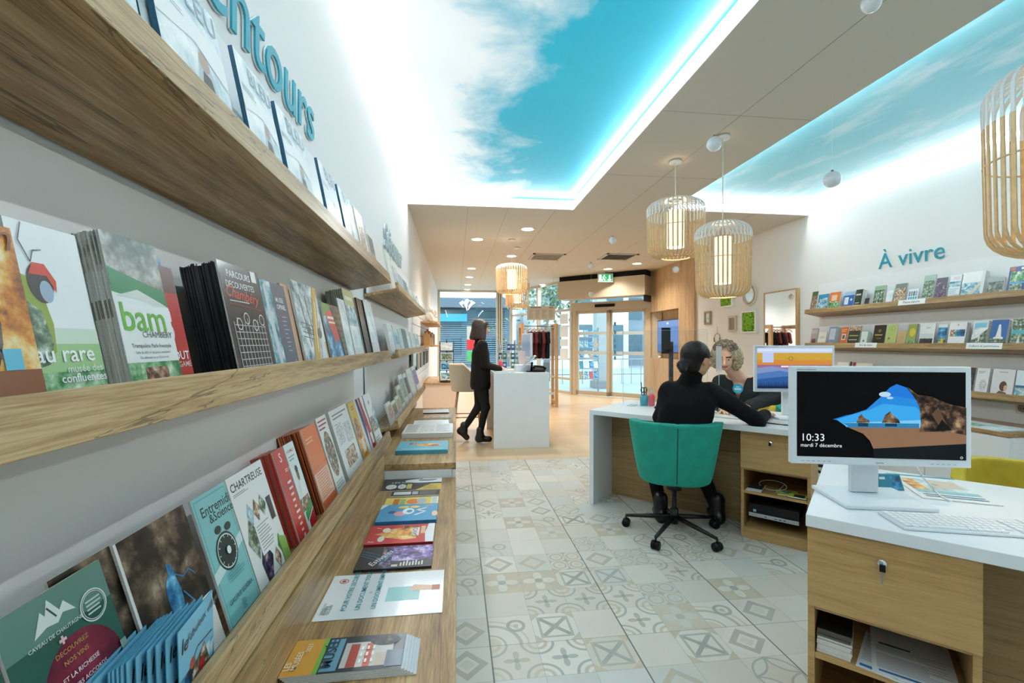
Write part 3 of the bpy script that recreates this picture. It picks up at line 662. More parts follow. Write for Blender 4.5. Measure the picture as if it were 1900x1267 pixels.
# ---------------------------------------------------------------- bamboo pendants
bulbm = pm('bulb_glow', (1, .8, .55, 1), .4); q_ = bulbm.node_tree.nodes['Principled BSDF']; q_.inputs['Emission Strength'].default_value = 14; q_.inputs['Emission Color'].default_value = (1, .78, .5, 1)
diff = pm('lamp_diffuser', '#f4e6cf', .6); q_ = diff.node_tree.nodes['Principled BSDF']; q_.inputs['Emission Color'].default_value = (1, .82, .58, 1); q_.inputs['Emission Strength'].default_value = .7
bam = pm('bamboo', '#d8b583', .5, noise=.12, nscale=40); bamw = pm('bamboo_white', '#e9eae8', .5)
def pendant(x, y, zt, zb, R, label, white_frac):
    t = thing('bamboo_pendant_lamp', label, 'pendant lamp', (x, y, zt)); Hh = zt - zb; c = Vector((x, y, 0))
    b = MB(); b.lathe([(.05, 0), (.055, .01), (.05, .025), (0.01, .025)], (x, y, HC - .026), white, 20); b.build('ceiling_rose', t)
    b = MB(); b.tube([(x, y, HC - .02), (x, y, zt - .02)], .004, bamw, 6); b.build('cable', t)
    n = 40
    prof = []
    for i in range(25):
        s = i / 24
        # rounded shoulders, almost straight sides, tucked in below
        if s < .28: a_ = s / .28 * math.pi / 2; rr_ = R * (.30 + .70 * math.sin(a_)); zz = zt - Hh * .16 * (1 - math.cos(a_))
        elif s < .78: k_ = (s - .28) / .5; rr_ = R * (1 - .04 * k_); zz = zt - Hh * (.16 + .70 * k_)
        else: a_ = (s - .78) / .22 * math.pi / 2; rr_ = R * (.96 - .46 * (1 - math.cos(a_))); zz = zt - Hh * (.86 + .14 * math.sin(a_))
        prof.append((rr_, zz))
    for part, cond, mt in (('bamboo_ribs', lambda zz: zz <= zt - Hh * white_frac, bam), ('white_ribs', lambda zz: zz > zt - Hh * white_frac, bamw)):
        b = MB()
        for k in range(n):
            q = 2 * math.pi * (k + .5) / n; e = Vector((math.cos(q), math.sin(q), 0)); tt = Vector((-math.sin(q), math.cos(q), 0)) * .0058
            for (r0, z0), (r1, z1) in zip(prof, prof[1:]):
                if not cond((z0 + z1) / 2): continue
                p0 = c + e * r0 + Vector((0, 0, z0)); p1 = c + e * r1 + Vector((0, 0, z1)); nn = (p1 - p0).cross(tt).normalized() * .0022
                b.add([p0 - tt - nn, p0 + tt - nn, p0 + tt + nn, p0 - tt + nn, p1 - tt - nn, p1 + tt - nn, p1 + tt + nn, p1 - tt + nn], [(0, 1, 5, 4), (1, 2, 6, 5), (2, 3, 7, 6), (3, 0, 4, 7)], mt)
        b.build(part, t)
    for rr_, zz, tr in ((prof[0][0], prof[0][1], .006), (prof[-1][0], prof[-1][1], .006), (R * .985, zt - Hh * .5, .003)):
        P = [c + Vector((rr_ * math.cos(2 * math.pi * i / 28), rr_ * math.sin(2 * math.pi * i / 28), zz)) for i in range(29)]; b = MB(); b.tube(P, tr, bam if zz < zt - .1 else bamw, 6, False); b.build('hoop', t)
    b = MB(); q0 = prof[0][0]; b.box(x - q0, y - .004, zt - .004, x + q0, y + .004, zt + .004, bamw); b.box(x - .004, y - q0, zt - .0035, x + .004, y + q0, zt + .0035, bamw); b.build('cross_bar', t)
    b = MB(); b.lathe([(R * .30, 0), (R * .30, Hh * .62), (R * .29, Hh * .62), (R * .29, 0.0)], (x, y, zb + Hh * .18), diff, 24, cap=False); b.build('inner_diffuser', t)
    b = MB(); b.ball((x, y, zb + Hh * .55), .03, bulbm, 8); b.build('bulb', t)
    l = bpy.data.lights.new('bulb_light', 'POINT'); l.energy = 9; l.color = (1, .78, .52); l.shadow_soft_size = .04
    lo = bpy.data.objects.new('bulb_light', l); COL.objects.link(lo); lo.parent = t; lo.location = (0, 0, zb + Hh * .35 - zt)
pendant(1.924, 3.81, 2.575, 2.065, .245, 'round bamboo pendant lamp, left of the two above the desk with the green chair', .28)
pendant(2.059, 3.31, 2.25, 1.672, .205, 'taller bamboo pendant lamp with white top above the two seated women', .22)
pendant(1.907, 1.186, 2.21, 1.60, .205, 'large bamboo pendant lamp cut by the right edge of the picture', .30)
pendant(.86, 7.04, 2.54, 2.075, .245, 'small looking round bamboo pendant lamp above the tall white counter', .2)
pendant(1.03, 7.62, 2.40, 1.90, .205, 'farthest bamboo pendant lamp half hidden behind a nearer one', .2)
# hanging glass balls
balls = [(1617, 5, 2.05, .042, 'clear glass ball hanging at the top edge near the ceiling'), (1325, 267, 3.1, .05, 'white glass ball hanging beside the tall bamboo pendant cable'), (1544, 333, 2.9, .05, 'white glass ball hanging in front of the pale sky ceiling'),
         (1137, 446, 5.6, .045, 'small glass ball hanging in front of the slatted ceiling vent'), (1096, 493, 6.8, .045, 'small glass ball hanging left below the slatted ceiling vent'), (1254, 500, 6.4, .048, 'small white ball hanging in front of the wood clad wall'), (1097, 546, 8.2, .05, 'small white ball hanging in front of the air curtain box')]
bg = pm('ornament_glass', '#dfe6ea', .12, coat=.6)
for px, py, dd, rr_, lb in balls:
    p = W(px, py, dd); t = thing('hanging_ball', lb, 'ornament', tuple(p)); b = MB(); b.ball(p, rr_, bg, 12); b.build('ball', t)
    b = MB(); b.lathe([(.008, 0), (.008, .012), (.002, .014)], p + Vector((0, 0, rr_ - .002)), grey, 8); b.build('cap', t)
    if HC - p.z - rr_ > .03: b = MB(); b.tube([p + Vector((0, 0, rr_)), (p.x, p.y, (HK if (p.x > 2.56 and p.y < 5.2) else HC) - .001)], .0008, bamw, 4); b.build('thread', t)
# ---------------------------------------------------------------- tilted display trays
TAU = .2; CT, ST = math.cos(TAU), math.sin(TAU)
def tray_frame(side, xf, zf):
    """front lower corner line; e_b points back to the wall, e_u up along the leaning covers"""
    sg = -1 if side == 'L' else 1
    return Vector((xf, 0, zf)), Vector((sg * CT, 0, -ST)), Vector((sg * ST, 0, CT)), (Vector((0, 1, 0)) if side == 'L' else Vector((0, -1, 0)))
def tray(side, xf, zf, y0, y1, label, ztop, group=None):
    O, eb, eu, ry = tray_frame(side, xf, zf); wx = XL if side == 'L' else XR
    t = thing('display_shelf', label, 'shelf', (wx, (y0 + y1) / 2, zf), 0); D = .19
    Y = Vector((0, y1 - y0, 0)); o = O + Vector((0, y0, 0))
    b = MB(); b.obox(o + eb * .0185, eb * (.213 - .0185), Y, eu * .018, oak); b.build('shelf_board', t, bevel=.001)
    b = MB(); b.obox(o, eb * .018, Y, eu * .052, oak); b.build('front_lip', t, bevel=.0012)
    # leaning white back board, from behind the shelf up to the wall
    sg = 1 if side == 'L' else -1
    p0 = o + eb * (D - .004) + eu * .0185; pt = Vector((wx + sg * .016, y0, ztop)); th = Vector((-sg * .012, 0, 0))
    b = MB(); b.obox(p0, Y, pt - p0, th, panelw); b.build('back_board', t)
    return t
def on_tray(side, xf, zf, s, yL, up=.0186):
    """point on the tray: s metres behind the front, at y; returns origin, right, up, normal"""
    O, eb, eu, ry = tray_frame(side, xf, zf); return O + eb * s + eu * up + Vector((0, yL, 0)), ry, eu, -eb
GENERIC = random.Random(11)
def leaflet(o, r, u, n, w, h, th, els, label, base='#e9e9e6', edge=None, group=None, name='brochure', cat='brochure', parent=None):
    """a brochure whose front sits at o (lower left), thickness th goes back"""
    b = MB(); e = edge or paper
    o, r, u, n = Vector(o), Vector(r), Vector(u), Vector(n)
    vs = [o, o + r * w, o + r * w + u * h, o + u * h]; vb = [p - n * th for p in vs]
    b.add(vs + vb, [(0, 1, 2, 3)], base); b.add(vs + vb, [(7, 6, 5, 4), (0, 4, 5, 1), (1, 5, 6, 2), (2, 6, 7, 3), (3, 7, 4, 0)], e)
    art(b, plane_map(o, r, u, n), els, w, h)
    ob = b.build(name, parent)
    if parent is None: tag(ob, label, cat, group)
    return ob
def pile(o, r, u, n, w, h, T, nsheet, cols, label, jit=.0015, name='brochure_pile', hj=.002, bands=None):
    """the uncountable copies behind a front brochure: many thin sheets in one object"""
    b = MB(); o, r, u, n = Vector(o), Vector(r), Vector(u), Vector(n); g = random.Random(int(T * 9999) + nsheet); th = T / nsheet
    for i in range(nsheet):
        q = o - n * (th * i) + r * g.uniform(-jit, jit); hh = h + g.uniform(-hj, 0); c = cols[i % len(cols)]
        if bands:
            v0 = 0
            for v1, cc in bands + [(1, cols[0])]:
                b.obox(q + u * (v0 * hh), r * w, u * ((v1 - v0) * hh), -n * th * .86, cc if i % 3 else paper); v0 = v1
        else: b.obox(q, r * w, u * hh, -n * th * .86, c)
    ob = b.build(name); tag(ob, label, 'brochures', kind='stuff'); return ob
XF = -.345; Z1, Z2, Z3 = 1.64, 1.226, .79
tray('L', XF, Z1, -.45, 2.52, 'long upper oak display shelf on the left wall holding white magazines', 2.03)
tray('L', XF, Z2, -.45, 2.52, 'long middle oak display shelf on the left wall with leaning brochures', 1.58)
tray('L', XF, Z3, -.45, 2.52, 'lowest oak display shelf on the left wall just above the near bench', 1.18)
tray('L', XF, Z1, 2.86, 5.33, 'upper oak display shelf farther along the left wall beneath the small lettering', 2.03)
tray('L', XF, Z2, 2.86, 5.33, 'middle oak display shelf farther along the left wall', 1.58)
tray('L', XF, Z3, 2.86, 5.33, 'lowest oak display shelf farther along the left wall above the raised bench', 1.18)
XRF = 4.215; R1, R2, R3 = 1.668, 1.262, .868
tray('R', XRF, R1, 2.0, 5.07, 'top oak display shelf on the right wall under the À vivre lettering', 2.03)
tray('R', XRF, R2, 2.0, 5.07, 'middle oak display shelf on the right wall with two white label strips', 1.60)
tray('R', XRF, R3, 2.0, 5.07, 'lowest oak display shelf on the right wall behind the computer screens', 1.20)
XP = -.405
def tip(zf, o, r, u, n):
    if zf != .79: return o, r, u, n
    q = Matrix.Rotation(-.09, 3, 'Y'); return o, r, q @ u, q @ n
def D2Y(q): return q * 1.0076 + .05
def LY(px): return YX(px, XP)
def put_left(zf, pxL, pxR, h, th, els, label, base='#e9e9e6', s=.05, y=None, **k):
    y0, y1 = (YX(pxL, -.40), YX(pxR, -.40)) if y is None else (D2Y(y[0]), D2Y(y[1]))
    o, r, u, n = tip(zf, *on_tray('L', XF, zf, s, y0)); return leaflet(o, r, u, n, y1 - y0 - .002, h, th, els, label, base, **k)
def pile_left(zf, y0, y1, h, s, T, ns, cols, label, **k):
    y0, y1 = D2Y(y0), D2Y(y1); o, r, u, n = tip(zf, *on_tray('L', XF, zf, s, y0)); return pile(o, r, u, n, y1 - y0, h, T, ns, cols, label, **k)
# -- upper shelf: pale BLEU magazines
navy = pm('navy_spine', '#11506c', .4)
bleu = [('r', 0, 0, 1, 1, 'ph:pale'), ('p', [(.30, 0), (.95, 0), (.80, .34), (.66, .60), (.55, .60), (.42, .3)], '#b4bfc4'), ('p', [(.46, .22), (.80, .20), (.68, .46), (.56, .47)], 'ph:paint'), ('c', .60, .53, .08, '#a98f82'), ('p', [(.42, 0), (1, 0), (.98, .12), (.6, .16)], 'ph:forest'),
        ('p', [(.0, .55), (.5, .62), (1, .50), (1, .70), (.45, .78), (0, .7)], '#e9ecec'), ('t', 'BLEU', .97, .83, .30, '#7d98a6', .005, 'r'), ('l', .05, .70, .4, .76, 3, '#9fb0b8')]
g1 = 'pale BLEU magazines on the upper left shelf'
wh = ['nearest the camera', 'just behind the nearest one', 'in the middle of the row', 'fourth along the row', 'small looking, fifth along the row', 'last before the shelf end']
mags = [(.40, .62, 3), (.655, .89, 2), (.935, 1.115, 1), (1.15, 1.46, 3), (1.50, 1.71, 1), (1.75, 1.96, 1)]
for i, (y0, y1, c) in enumerate(mags):
    w = min(.21, y1 - y0)
    for k in range(c):
        put_left(Z1, 0, 0, .285, .009, bleu, 'pale blue magazine ' + wh[i] + (', frontmost copy' if k == 0 and c > 1 else ', copy behind it' if k == 1 else ', rear copy' if k == 2 else ''), '#dfe8eb', s=.050 + k * .013, y=(y0 - k * .016, y0 + w - k * .016), edge=navy, name='magazine', cat='magazine', group=g1 if False else None)
put_left(Z1, 0, 0, .285, .006, [('r', .1, .15, .9, .8, 'ph:people')], 'white magazine with a brown picture near the end of the upper left shelf', '#efece6', y=(2.03, 2.20), name='magazine', cat='magazine')
put_left(Z1, 0, 0, .22, .01, [('r', 0, .6, 1, 1, 'ph:dark')], 'small dark topped brochure at the far end of the upper left shelf', '#8d8580', y=(2.28, 2.42))
# far upper shelf
for px0, px1, h, c, ds in ((728, 737, .27, 'ph:pale', 'pale grey brochure first'), (739, 746.5, .21, 'ph:lake', 'light blue brochure second'), (748, 754, .20, '#9fc0d6', 'plain light blue leaflet third'), (755, 762, .20, '#0f7f9c', 'strong teal blue brochure fourth'),
                         (764, 770, .18, 'ph:news', 'grey brochure fifth'), (771, 776, .19, 'ph:lake', 'small blue brochure sixth'), (777, 782, .17, 'ph:pale', 'pale little brochure seventh'), (783, 787, .2, 'ph:town', 'brownish little brochure last')):
    y0, y1 = YX(px0, -.40), YX(px1, -.40)
    y0 = min(max(y0, 2.88), 5.22)
    put_left(Z1, 0, 0, h, .012, [('r', .05, .3, .95, .8, c)] if c[0] == 'p' else [], ds + ' on the far upper left shelf', '#e3e7e8' if c[0] == 'p' else c, y=((y0 - .05) / 1.0076, (min(5.32, max(y1, y0 + .09)) - .05) / 1.0076))
# -- middle shelf
put_left(Z2, 0, 0, .20, .004, [('r', 0, 0, 1, 1, 'ph:orange'), ('r', 0, 0, 1, .30, '#7a3d14'), ('g', .35, .52, .48, .05, '#241a14'), ('g', .35, .52, .40, .02, '#c9c0b4'), ('g', .34, .50, .14, .04, '#2a2018'), ('c', .62, .75, .05, '#1a1512'), ('c', .70, .66, .05, '#1a1512'), ('c', .66, .40, .05, '#e5c98a'), ('s', [(.1, .5), (.85, .36)], .03, '#2a2725'),
    ('r', .80, .30, .90, .40, '#58b7d6'), ('c', .45, .20, .14, '#4b1a33', .08), ('p', [(.55, .04), (.90, .06), (.82, .16), (.62, .17)], '#e6e6df'), ('t', 'St-Jean', .98, .88, .22, '#7b3d18', 0, 'r', 0, .3)], 'orange poster brochure with a bicycle wheel at the left edge', '#d8953e', y=(.268, .4495), s=.045)
put_left(Z2, 0, 0, .215, .003, [('r', 0, .0, 1, .26, 'ph:azure'), ('r', 0, .0, 1, .26, 'ph:green'), ('r', 0, .26, 1, .40, '#9cc58a'), ('r', 0, .40, 1, .48, '#d3e2cf'), ('p', [(0, .30), (.16, .32), (.32, .36), (.36, .50), (.30, .64), (.20, .72), (0, .74)], '#8f9d3c'), ('p', [(0, .28), (.20, .30), (.30, .40), (.24, .56), (0, .62)], 'ph:forest'),
    ('c', .30, .70, .17, '#231a20', .10), ('c', .36, .66, .09, '#9eb2c6', .055), ('p', [(.16, .74), (.24, .80), (.40, .80), (.52, .72), (.50, .66), (.40, .74)], '#d23a24'), ('s', [(.22, .80), (.12, .90), (.20, .99)], .014, '#2b2f38'), ('s', [(.22, .80), (.28, .86), (.40, .87)], .014, '#2b2f38'),
    ('t', 'au rare', .0, .31, .30, '#ffffff', .03), ('t', 'musée des', .95, .255, .13, '#e8f0e6', .01, 'r'), ('t', 'confluences', .99, .205, .15, '#ffffff', .02, 'r'), ('t', 'rondelle', .0, .10, .26, '#ffffff', .03), ('t', 'kapo', .0, .005, .26, '#ffffff', .03)],
    'white brochure with a green bird with red crest, au rare lettering', '#f2f4f4', y=(.450, .538), s=.052)
y0, y1 = .572, .680
put_left(Z2, 0, 0, .232, .0015, [('r', 0, .70, 1, 1, 'ph:gym'), ('p', [(0, .66), (0, .80), (1, .70), (1, .60)], '#14784a'), ('p', [(.05, .64), (.45, .69), (.9, .62), (1, .60), (1, .55), (.5, .63)], '#d9ddd8'), ('r', 0, .26, 1, .60, '#f1f2f2'), ('r', 0, .08, 1, .26, 'ph:green'), ('r', .28, .12, .72, .23, 'ph:people'), ('p', [(0, 0), (1, 0), (1, .10), (0, .03)], '#8cc078'),
    ('t', 'bam', .04, .445, .50, '#5fa83a', .02), ('t', 'CHAMBERY', .95, .405, .115, '#4c5450', .0, 'r'), ('t', 'Trampoline Park freestyle', .5, .345, .072, '#30383c', .002, 'c'), ('t', 'Salle de 600 m² de pures sensations', .5, .31, .046, '#555c60', 0, 'c'), ('t', 'Du débutant au professionnel', .5, .28, .046, '#555c60', 0, 'c'), ('t', '/ Parc à mousse', .96, .02, .08, '#2f6a35', 0, 'r', 4)],
    'white and green trampoline park brochure in front of its striped pile', '#eef0f0', y=(y0, y1), s=.050)
pile_left(Z2, y0, y1, .232, .0522, .042, 26, ['ph:gym', paper], 'thick striped pile of trampoline park brochures behind the front copy', bands=[(.16, 'ph:gym'), (.52, '#d9d0c8'), (.62, '#8d8478'), (.78, '#dcdad6')])
red = '#b5171b'
put_left(Z2, 0, 0, .215, .003, [('r', 0, .0, 1, .18, '#5a0d10'), ('r', 0, .80, 1, 1, '#4a0c0e'), ('c', .58, .50, .17, '#e8e4e2', .085), ('c', .58, .50, .14, '#9d1518', .07), ('g', .58, .50, .10, .03, '#f0ecea'), ('c', .58, .50, .03, '#f0ecea'), ('s', [(.45, .58), (.45, .66), (.52, .71), (.64, .71), (.71, .66), (.71, .58)], .05, '#f0ecea'),
    ('t', 'BREAK OUT', .97, .30, .165, '#ffffff', .015, 'r'), ('t', 'ESCAPE GAME', .97, .245, .105, '#f1dcdc', .005, 'r')], 'dark red escape game brochure with a white maze padlock', red, y=(.635, .752), s=.072)
put_left(Z2, 0, 0, .232, .003, [('r', 0, .6, 1, 1, 'ph:azure')], 'blue and purple brochure top peeking out above the red padlock brochure', '#1f3b78', y=(.63, .748), s=.084)
y0, y1 = .848, 1.022
put_left(Z2, 0, 0, .245, .003, [('t', 'PARCOURS', .46, .885, .115, '#eef0f2', .012, 'c'), ('t', 'DECOUVERTES', .46, .80, .105, '#eef0f2', .012, 'c'), ('t', 'Chambéry', .48, .705, .19, '#d4513f', .02, 'c', -4, .4), ('l', .12, .68, .8, .70, 1, '#d9dde0'), ('s', [(.1, .665), (.9, .640)], .01, '#a03a34'), ('r', .78, .89, .92, .99, '#f2f2f2')]
    + [('s', [(.10 + .085 * i, .02), (.10 + .085 * i, .52 + .04 * math.sin(i * 2.1))], .012, '#cfd4da') for i in range(10)] + [('s', [(.09, .05 + .055 * i), (.88, .05 + .055 * i)], .010, '#bcc3cb') for i in range(9)] + [('g', .2 + .2 * i, .50 + .05 * (i % 2), .07, .012, '#e6e9ec') for i in range(4)],
    'black PARCOURS DECOUVERTES brochure with white city drawing', '#1d212b', y=(y0, y1), s=.046)
pile_left(Z2, y0, y1, .243, .050, .062, 22, ['#0c0c0e', '#1d1d20', '#0a0a0b'], 'very thick black pile of brochures behind the PARCOURS DECOUVERTES copy', jit=.003, hj=.006)
y0, y1 = 1.035, 1.185
put_left(Z2, 0, 0, .235, .003, [('r', 0, 0, .42, 1, 'ph:lake'), ('p', [(.10, .95), (.18, .98), (.26, .50), (.30, .05), (.20, .03), (.12, .50)], '#d5dbe2'), ('r', .40, 0, 1, 1, '#555e72'), ('t', 'MUSEE', .50, .80, .115, '#eef0f4', .01), ('t', 'OPINEL', .50, .725, .115, '#ffffff', .02)]
    + [('r', .62, .64 - .045 * i, .62 + random.uniform(.1, .22), .647 - .045 * i, '#c9cedb') for i in range(9)] + [('t', 'MUSÉE', .96, .09, .16, '#ffffff', .02, 'r'), ('t', 'AGRANDI EN 2018', .98, .025, .115, '#f0f0f4', .01, 'r')], 'slate blue museum brochure with a tall pale knife blade', '#4f596e', y=(y0, y1), s=.050)
pile_left(Z2, y0, y1, .233, .0535, .02, 8, ['#15171b', '#2a2d33'], 'dark pile of copies behind the slate blue knife brochure')
put_left(Z2, 0, 0, .245, .004, [('r', 0, 0, 1, 1, 'ph:dark')], 'dark blue brochure top behind the snow picture brochure', '#20343f', y=(1.17, 1.30), s=.075)
y0, y1 = 1.235, 1.455
put_left(Z2, 0, 0, .262, .005, [('r', 0, 0, 1, 1, 'ph:snow'), ('s', [(.22, .86), (.34, .28)], .03, '#38434a'), ('s', [(.44, .86), (.54, .30)], .03, '#38434a')] + [('s', [(.1, .4 + .05 * i), (.6, .36 + .05 * i)], .012, '#4c5a63') for i in range(4)] + [('p', [(.84, 1), (1, 1), (.56, .02), (.28, .02)], '#cfa24d'), ('p', [(.90, .58), (1, .66), (1, .0), (.62, .0)], '#e9ecee'), ('s', [(.84, .82), (.56, .22)], .035, '#f5efdd'), ('r', .94, 0, 1, .34, '#cfa24d'), ('c', .78, .44, .1, '#4a4f55', .06)],
    'snowy mountain brochure with a slanting gold band', '#e9e4da', y=(y0, y1), s=.048)
put_left(Z2, 0, 0, .245, .006, [('r', 0, 0, .08, 1, '#1c1a1a')], 'thin peach coloured brochure just left of the gold banded one', '#d8a98c', y=(1.175, 1.235), s=.056)
y0, y1 = 1.49, 1.715
put_left(Z2, 0, 0, .222, .005, [('r', 0, 0, 1, 1, 'ph:azure'), ('p', [(0, .78), (0, 1), (.5, 1), (.4, .88)], '#3d8b4f'), ('p', [(.10, .84), (.42, .92), (.60, .80), (.66, .45), (.42, .38)], '#c22a2c'), ('r', .2, .76, .6, .80, '#efe6e2'), ('r', .22, .69, .58, .72, '#e6c9c4'), ('p', [(.45, 1), (1, 1), (1, 0), (.85, 0)], 'ph:dark')]
    + [('r', .55 + .06 * i, .2 + .1 * j, .59 + .06 * i, .26 + .1 * j, '#8a7a45') for i in range(6) for j in range(7) if .45 + .4 * (1 - (.2 + .1 * j)) < .55 + .06 * i], 'colourful brochure with red arrow shape, blue water and dark checks', '#236a9a', y=(y0, y1), s=.048)
y0, y1 = 1.85, 2.03
put_left(Z2, 0, 0, .315, .003, [('r', 0, .78, 1, 1, '#b9c48f'), ('r', 0, .45, 1, .78, 'ph:lake'), ('r', 0, .2, 1, .5, 'ph:pale'), ('r', .1, .85, .8, .90, '#e7ead6'), ('r', 0, 0, 1, .2, '#d9dcda')], 'tall landscape brochure with a green sky in front of its pile', '#dfe3e0', y=(y0, y1), s=.05)
pile_left(Z2, y0, y1, .312, .0535, .065, 24, ['#8d8f6d', '#5d6a63', '#b4b398'], 'tall thick greenish pile of landscape brochures on the middle left shelf', jit=.003, hj=.006)
put_left(Z2, 0, 0, .26, .004, [('r', 0, 0, 1, 1, 'ph:pale')], 'pale brochure in front of the tall greenish pile', '#e6e8e8', y=(1.73, 1.84), s=.05)
pile_left(Z2, 2.10, 2.30, .30, .052, .05, 9, ['#2a2326', '#c9b9a8', '#57606a'], 'dark and light striped pile near the end of the middle left shelf', jit=.004)
put_left(Z2, 0, 0, .30, .003, [('r', 0, .3, 1, 1, 'ph:pale'), ('r', .3, .0, 1, .3, '#e6dcdc')], 'pale lavender magazine near the end of the middle left shelf', '#dfe0ea', y=(2.235, 2.43), s=.046)
for px0, px1, h, c, ds in ((728, 736.5, .21, 'ph:pale', 'white and grey brochure pile front first'), (737.5, 745, .21, 'ph:lake', 'pale brochure with blue mark second'), (746, 752, .19, '#cfd6d6', 'plain light grey leaflet third'), (752.5, 759, .20, '#4c5f60', 'dark grey green brochure fourth'),
                         (760, 765, .19, 'ph:pale', 'pale blurred brochure fifth'), (766, 773, .185, 'ph:news', 'grey striped brochure sixth'), (774, 779, .18, 'ph:lake', 'pale blue brochure seventh'), (780, 786, .18, 'ph:pale', 'last white brochure')):
    y0, y1 = YX(px0, -.40), YX(px1, -.40); y0 = min(max(y0, 2.885), 5.20)
    put_left(Z2, 0, 0, h, .02, [('r', .1, .35, .9, .75, c)] if c[0] == 'p' else [], ds + ' on the far middle left shelf', '#dfe4e5' if c[0] == 'p' else c, y=((y0 - .05) / 1.0076, (min(5.32, max(y1, y0 + .1)) - .05) / 1.0076))
# -- lowest shelf
put_left(Z3, 0, 0, .245, .004, [('r', 0, .80, 1, 1, '#5c8378'), ('r', 0, .55, 1, .80, '#1f5348'), ('r', 0, 0, 1, .55, '#1b4a40'), ('c', .56, .50, .40, 'ph:wine', .25), ('p', [(.24, .83), (.34, .93), (.37, .90), (.42, .965), (.50, .89), (.55, .92), (.64, .85), (.52, .87), (.46, .84), (.36, .85)], '#dfe6e2'), ('s', [(.40, .93), (.46, .87)], .015, '#1f5348'), ('t', 'CAVEAU DE CHAUTAGNE', .42, .79, .043, '#dfe6e2', .01, 'c'),
    ('r', .435, .735, .455, .775, '#e5b9bb'), ('r', .41, .748, .48, .762, '#e5b9bb'), ('g', .80, .81, .14, .012, '#dfe6e2'), ('g', .80, .81, .12, .006, '#dfe6e2'), ('l', .72, .77, .88, .85, 4, '#c9d4ce'), ('t', 'DECOUVREZ', .50, .69, .055, '#b58a4e', .012, 'c'), ('t', 'NOS VINS', .51, .64, .055, '#b58a4e', .012, 'c'), ('t', 'ET LA RICHESSE', .52, .575, .052, '#e8e4e2', .012, 'c'), ('t', 'DE LEURS ACCORDS', .52, .52, .050, '#e8e4e2', .012, 'c')]
    + [('p', [(.5 + .07 * i, 0), (.54 + .07 * i, 0), (.54 + .07 * i, .09), (.525 + .07 * i, .13), (.515 + .07 * i, .13), (.5 + .07 * i, .09)], '#8c8450') for i in range(5)] + [('r', .92, .45, .99, .56, '#7c9a90')],
    'dark green wine cellar brochure with white mountains and a wine red circle', '#1f5348', y=(.47, .612), s=.052)
put_left(Z3, 0, 0, .245, .004, [('r', 0, .8, 1, 1, '#5c8378'), ('r', 0, 0, 1, .3, '#2f6a5c'), ('t', 'ME', .95, .16, .2, '#dfe6e2', .01, 'r')], 'second green wine brochure cut by the lower left corner', '#1f5348', y=(.33, .467), s=.052)
put_left(Z3, 0, 0, .25, .004, [('r', 0, 0, .985, 1, 'ph:paint')], 'dark painting magazine partly hidden behind the one with blue water', '#e6e3dc', y=(.55, .650), s=.064)
put_left(Z3, 0, 0, .25, .004, [('r', .03, .36, 1, 1, 'ph:paint'), ('r', .03, 0, .6, .36, '#14110f'), ('c', .50, .50, .10, 'ph:azure', .15), ('p', [(.50, .72), (.56, .70), (.60, .52), (.56, .38), (.46, .38), (.48, .55)], 'ph:azure'), ('s', [(.55, .64), (.68, .58), (.78, .60), (.86, .54)], .014, '#2b78a8'), ('s', [(.62, .50), (.74, .38)], .015, '#2b78a8'), ('l', .60, .24, .95, .31, 2, '#8a8a88')],
    'painting magazine with blue water on brown, white foot and spine', '#e8e6e0', y=(.642, .806), s=.056)
teal1 = '#86c3c4'
put_left(Z3, 0, 0, .25, .004, [('s', [(.05, .03), (.95, .03), (.95, .97), (.05, .97), (.05, .03)], .01, '#3d8f94'), ('t', 'Entremidi', .14, .84, .22, '#1d3f44', .012), ('t', '&Science', .30, .77, .20, '#1d3f44', .01), ('p', [(.0, .36), (1, .50), (1, .58), (0, .44)], '#d6e8e8'), ('c', .5, .52, .30, '#0f2a2a', .145), ('g', .5, .52, .27, .02, '#cfe4e2'), ('c', .42, .70, .09, '#143434', .03), ('c', .70, .68, .09, '#143434', .03)]
    + [('s', [(.5 + .25 * math.cos(i * .5236), .52 + .118 * math.sin(i * .5236)), (.5 + .21 * math.cos(i * .5236), .52 + .1 * math.sin(i * .5236))], .014, '#e8f2f0') for i in range(12)] + [('c', .52, .52, .06, '#f0f4f2', .03), ('l', .3, .30, .8, .38, 4, '#5fa0a4'), ('t', 'GALERIE EURÊKA', .5, .17, .10, '#1f4a50', .006, 'c'), ('l', .42, .06, .56, .14, 6, '#3f7478')],
    'light teal science brochure with a black alarm clock', teal1, y=(.812, .932), s=.048)
put_left(Z3, 0, 0, .25, .005, [('t', 'CHARTREUSE', .04, .87, .145, '#1c1d20', .02), ('l', .06, .82, .5, .85, 2, '#8b8f92'), ('p', [(.06, .42), (.22, .60), (.38, .42), (.22, .24)], 'ph:forest'), ('p', [(.22, .62), (.30, .72), (.40, .62), (.30, .52)], 'ph:lake'), ('p', [(.38, .62), (.48, .72), (.58, .62), (.48, .52)], 'ph:town'), ('p', [(.56, .62), (.66, .72), (.76, .62), (.66, .52)], 'ph:forest'), ('p', [(.22, .20), (.38, .36), (.54, .18), (.38, .0), (.26, 0)], 'ph:concert'), ('p', [(.56, .12), (.66, .22), (.74, .12), (.66, .02)], 'ph:town'),
    ('p', [(.74, .2), (.82, .30), (.90, .2), (.82, .1)], '#4d8a3c'), ('r', .30, .24, .72, .5, '#f3f3f1'), ('l', .34, .26, .7, .5, 9, '#a9adaf'), ('r', .80, .44, .92, .66, '#2b2426'), ('p', [(.80, .0), (1, 0), (1, .22), (.80, .28)], '#8fb35c')], 'white brochure with bold black title and diamond shaped photos', '#f0f0ee', y=(.938, 1.108), s=.050)
rr = '#c23a30'
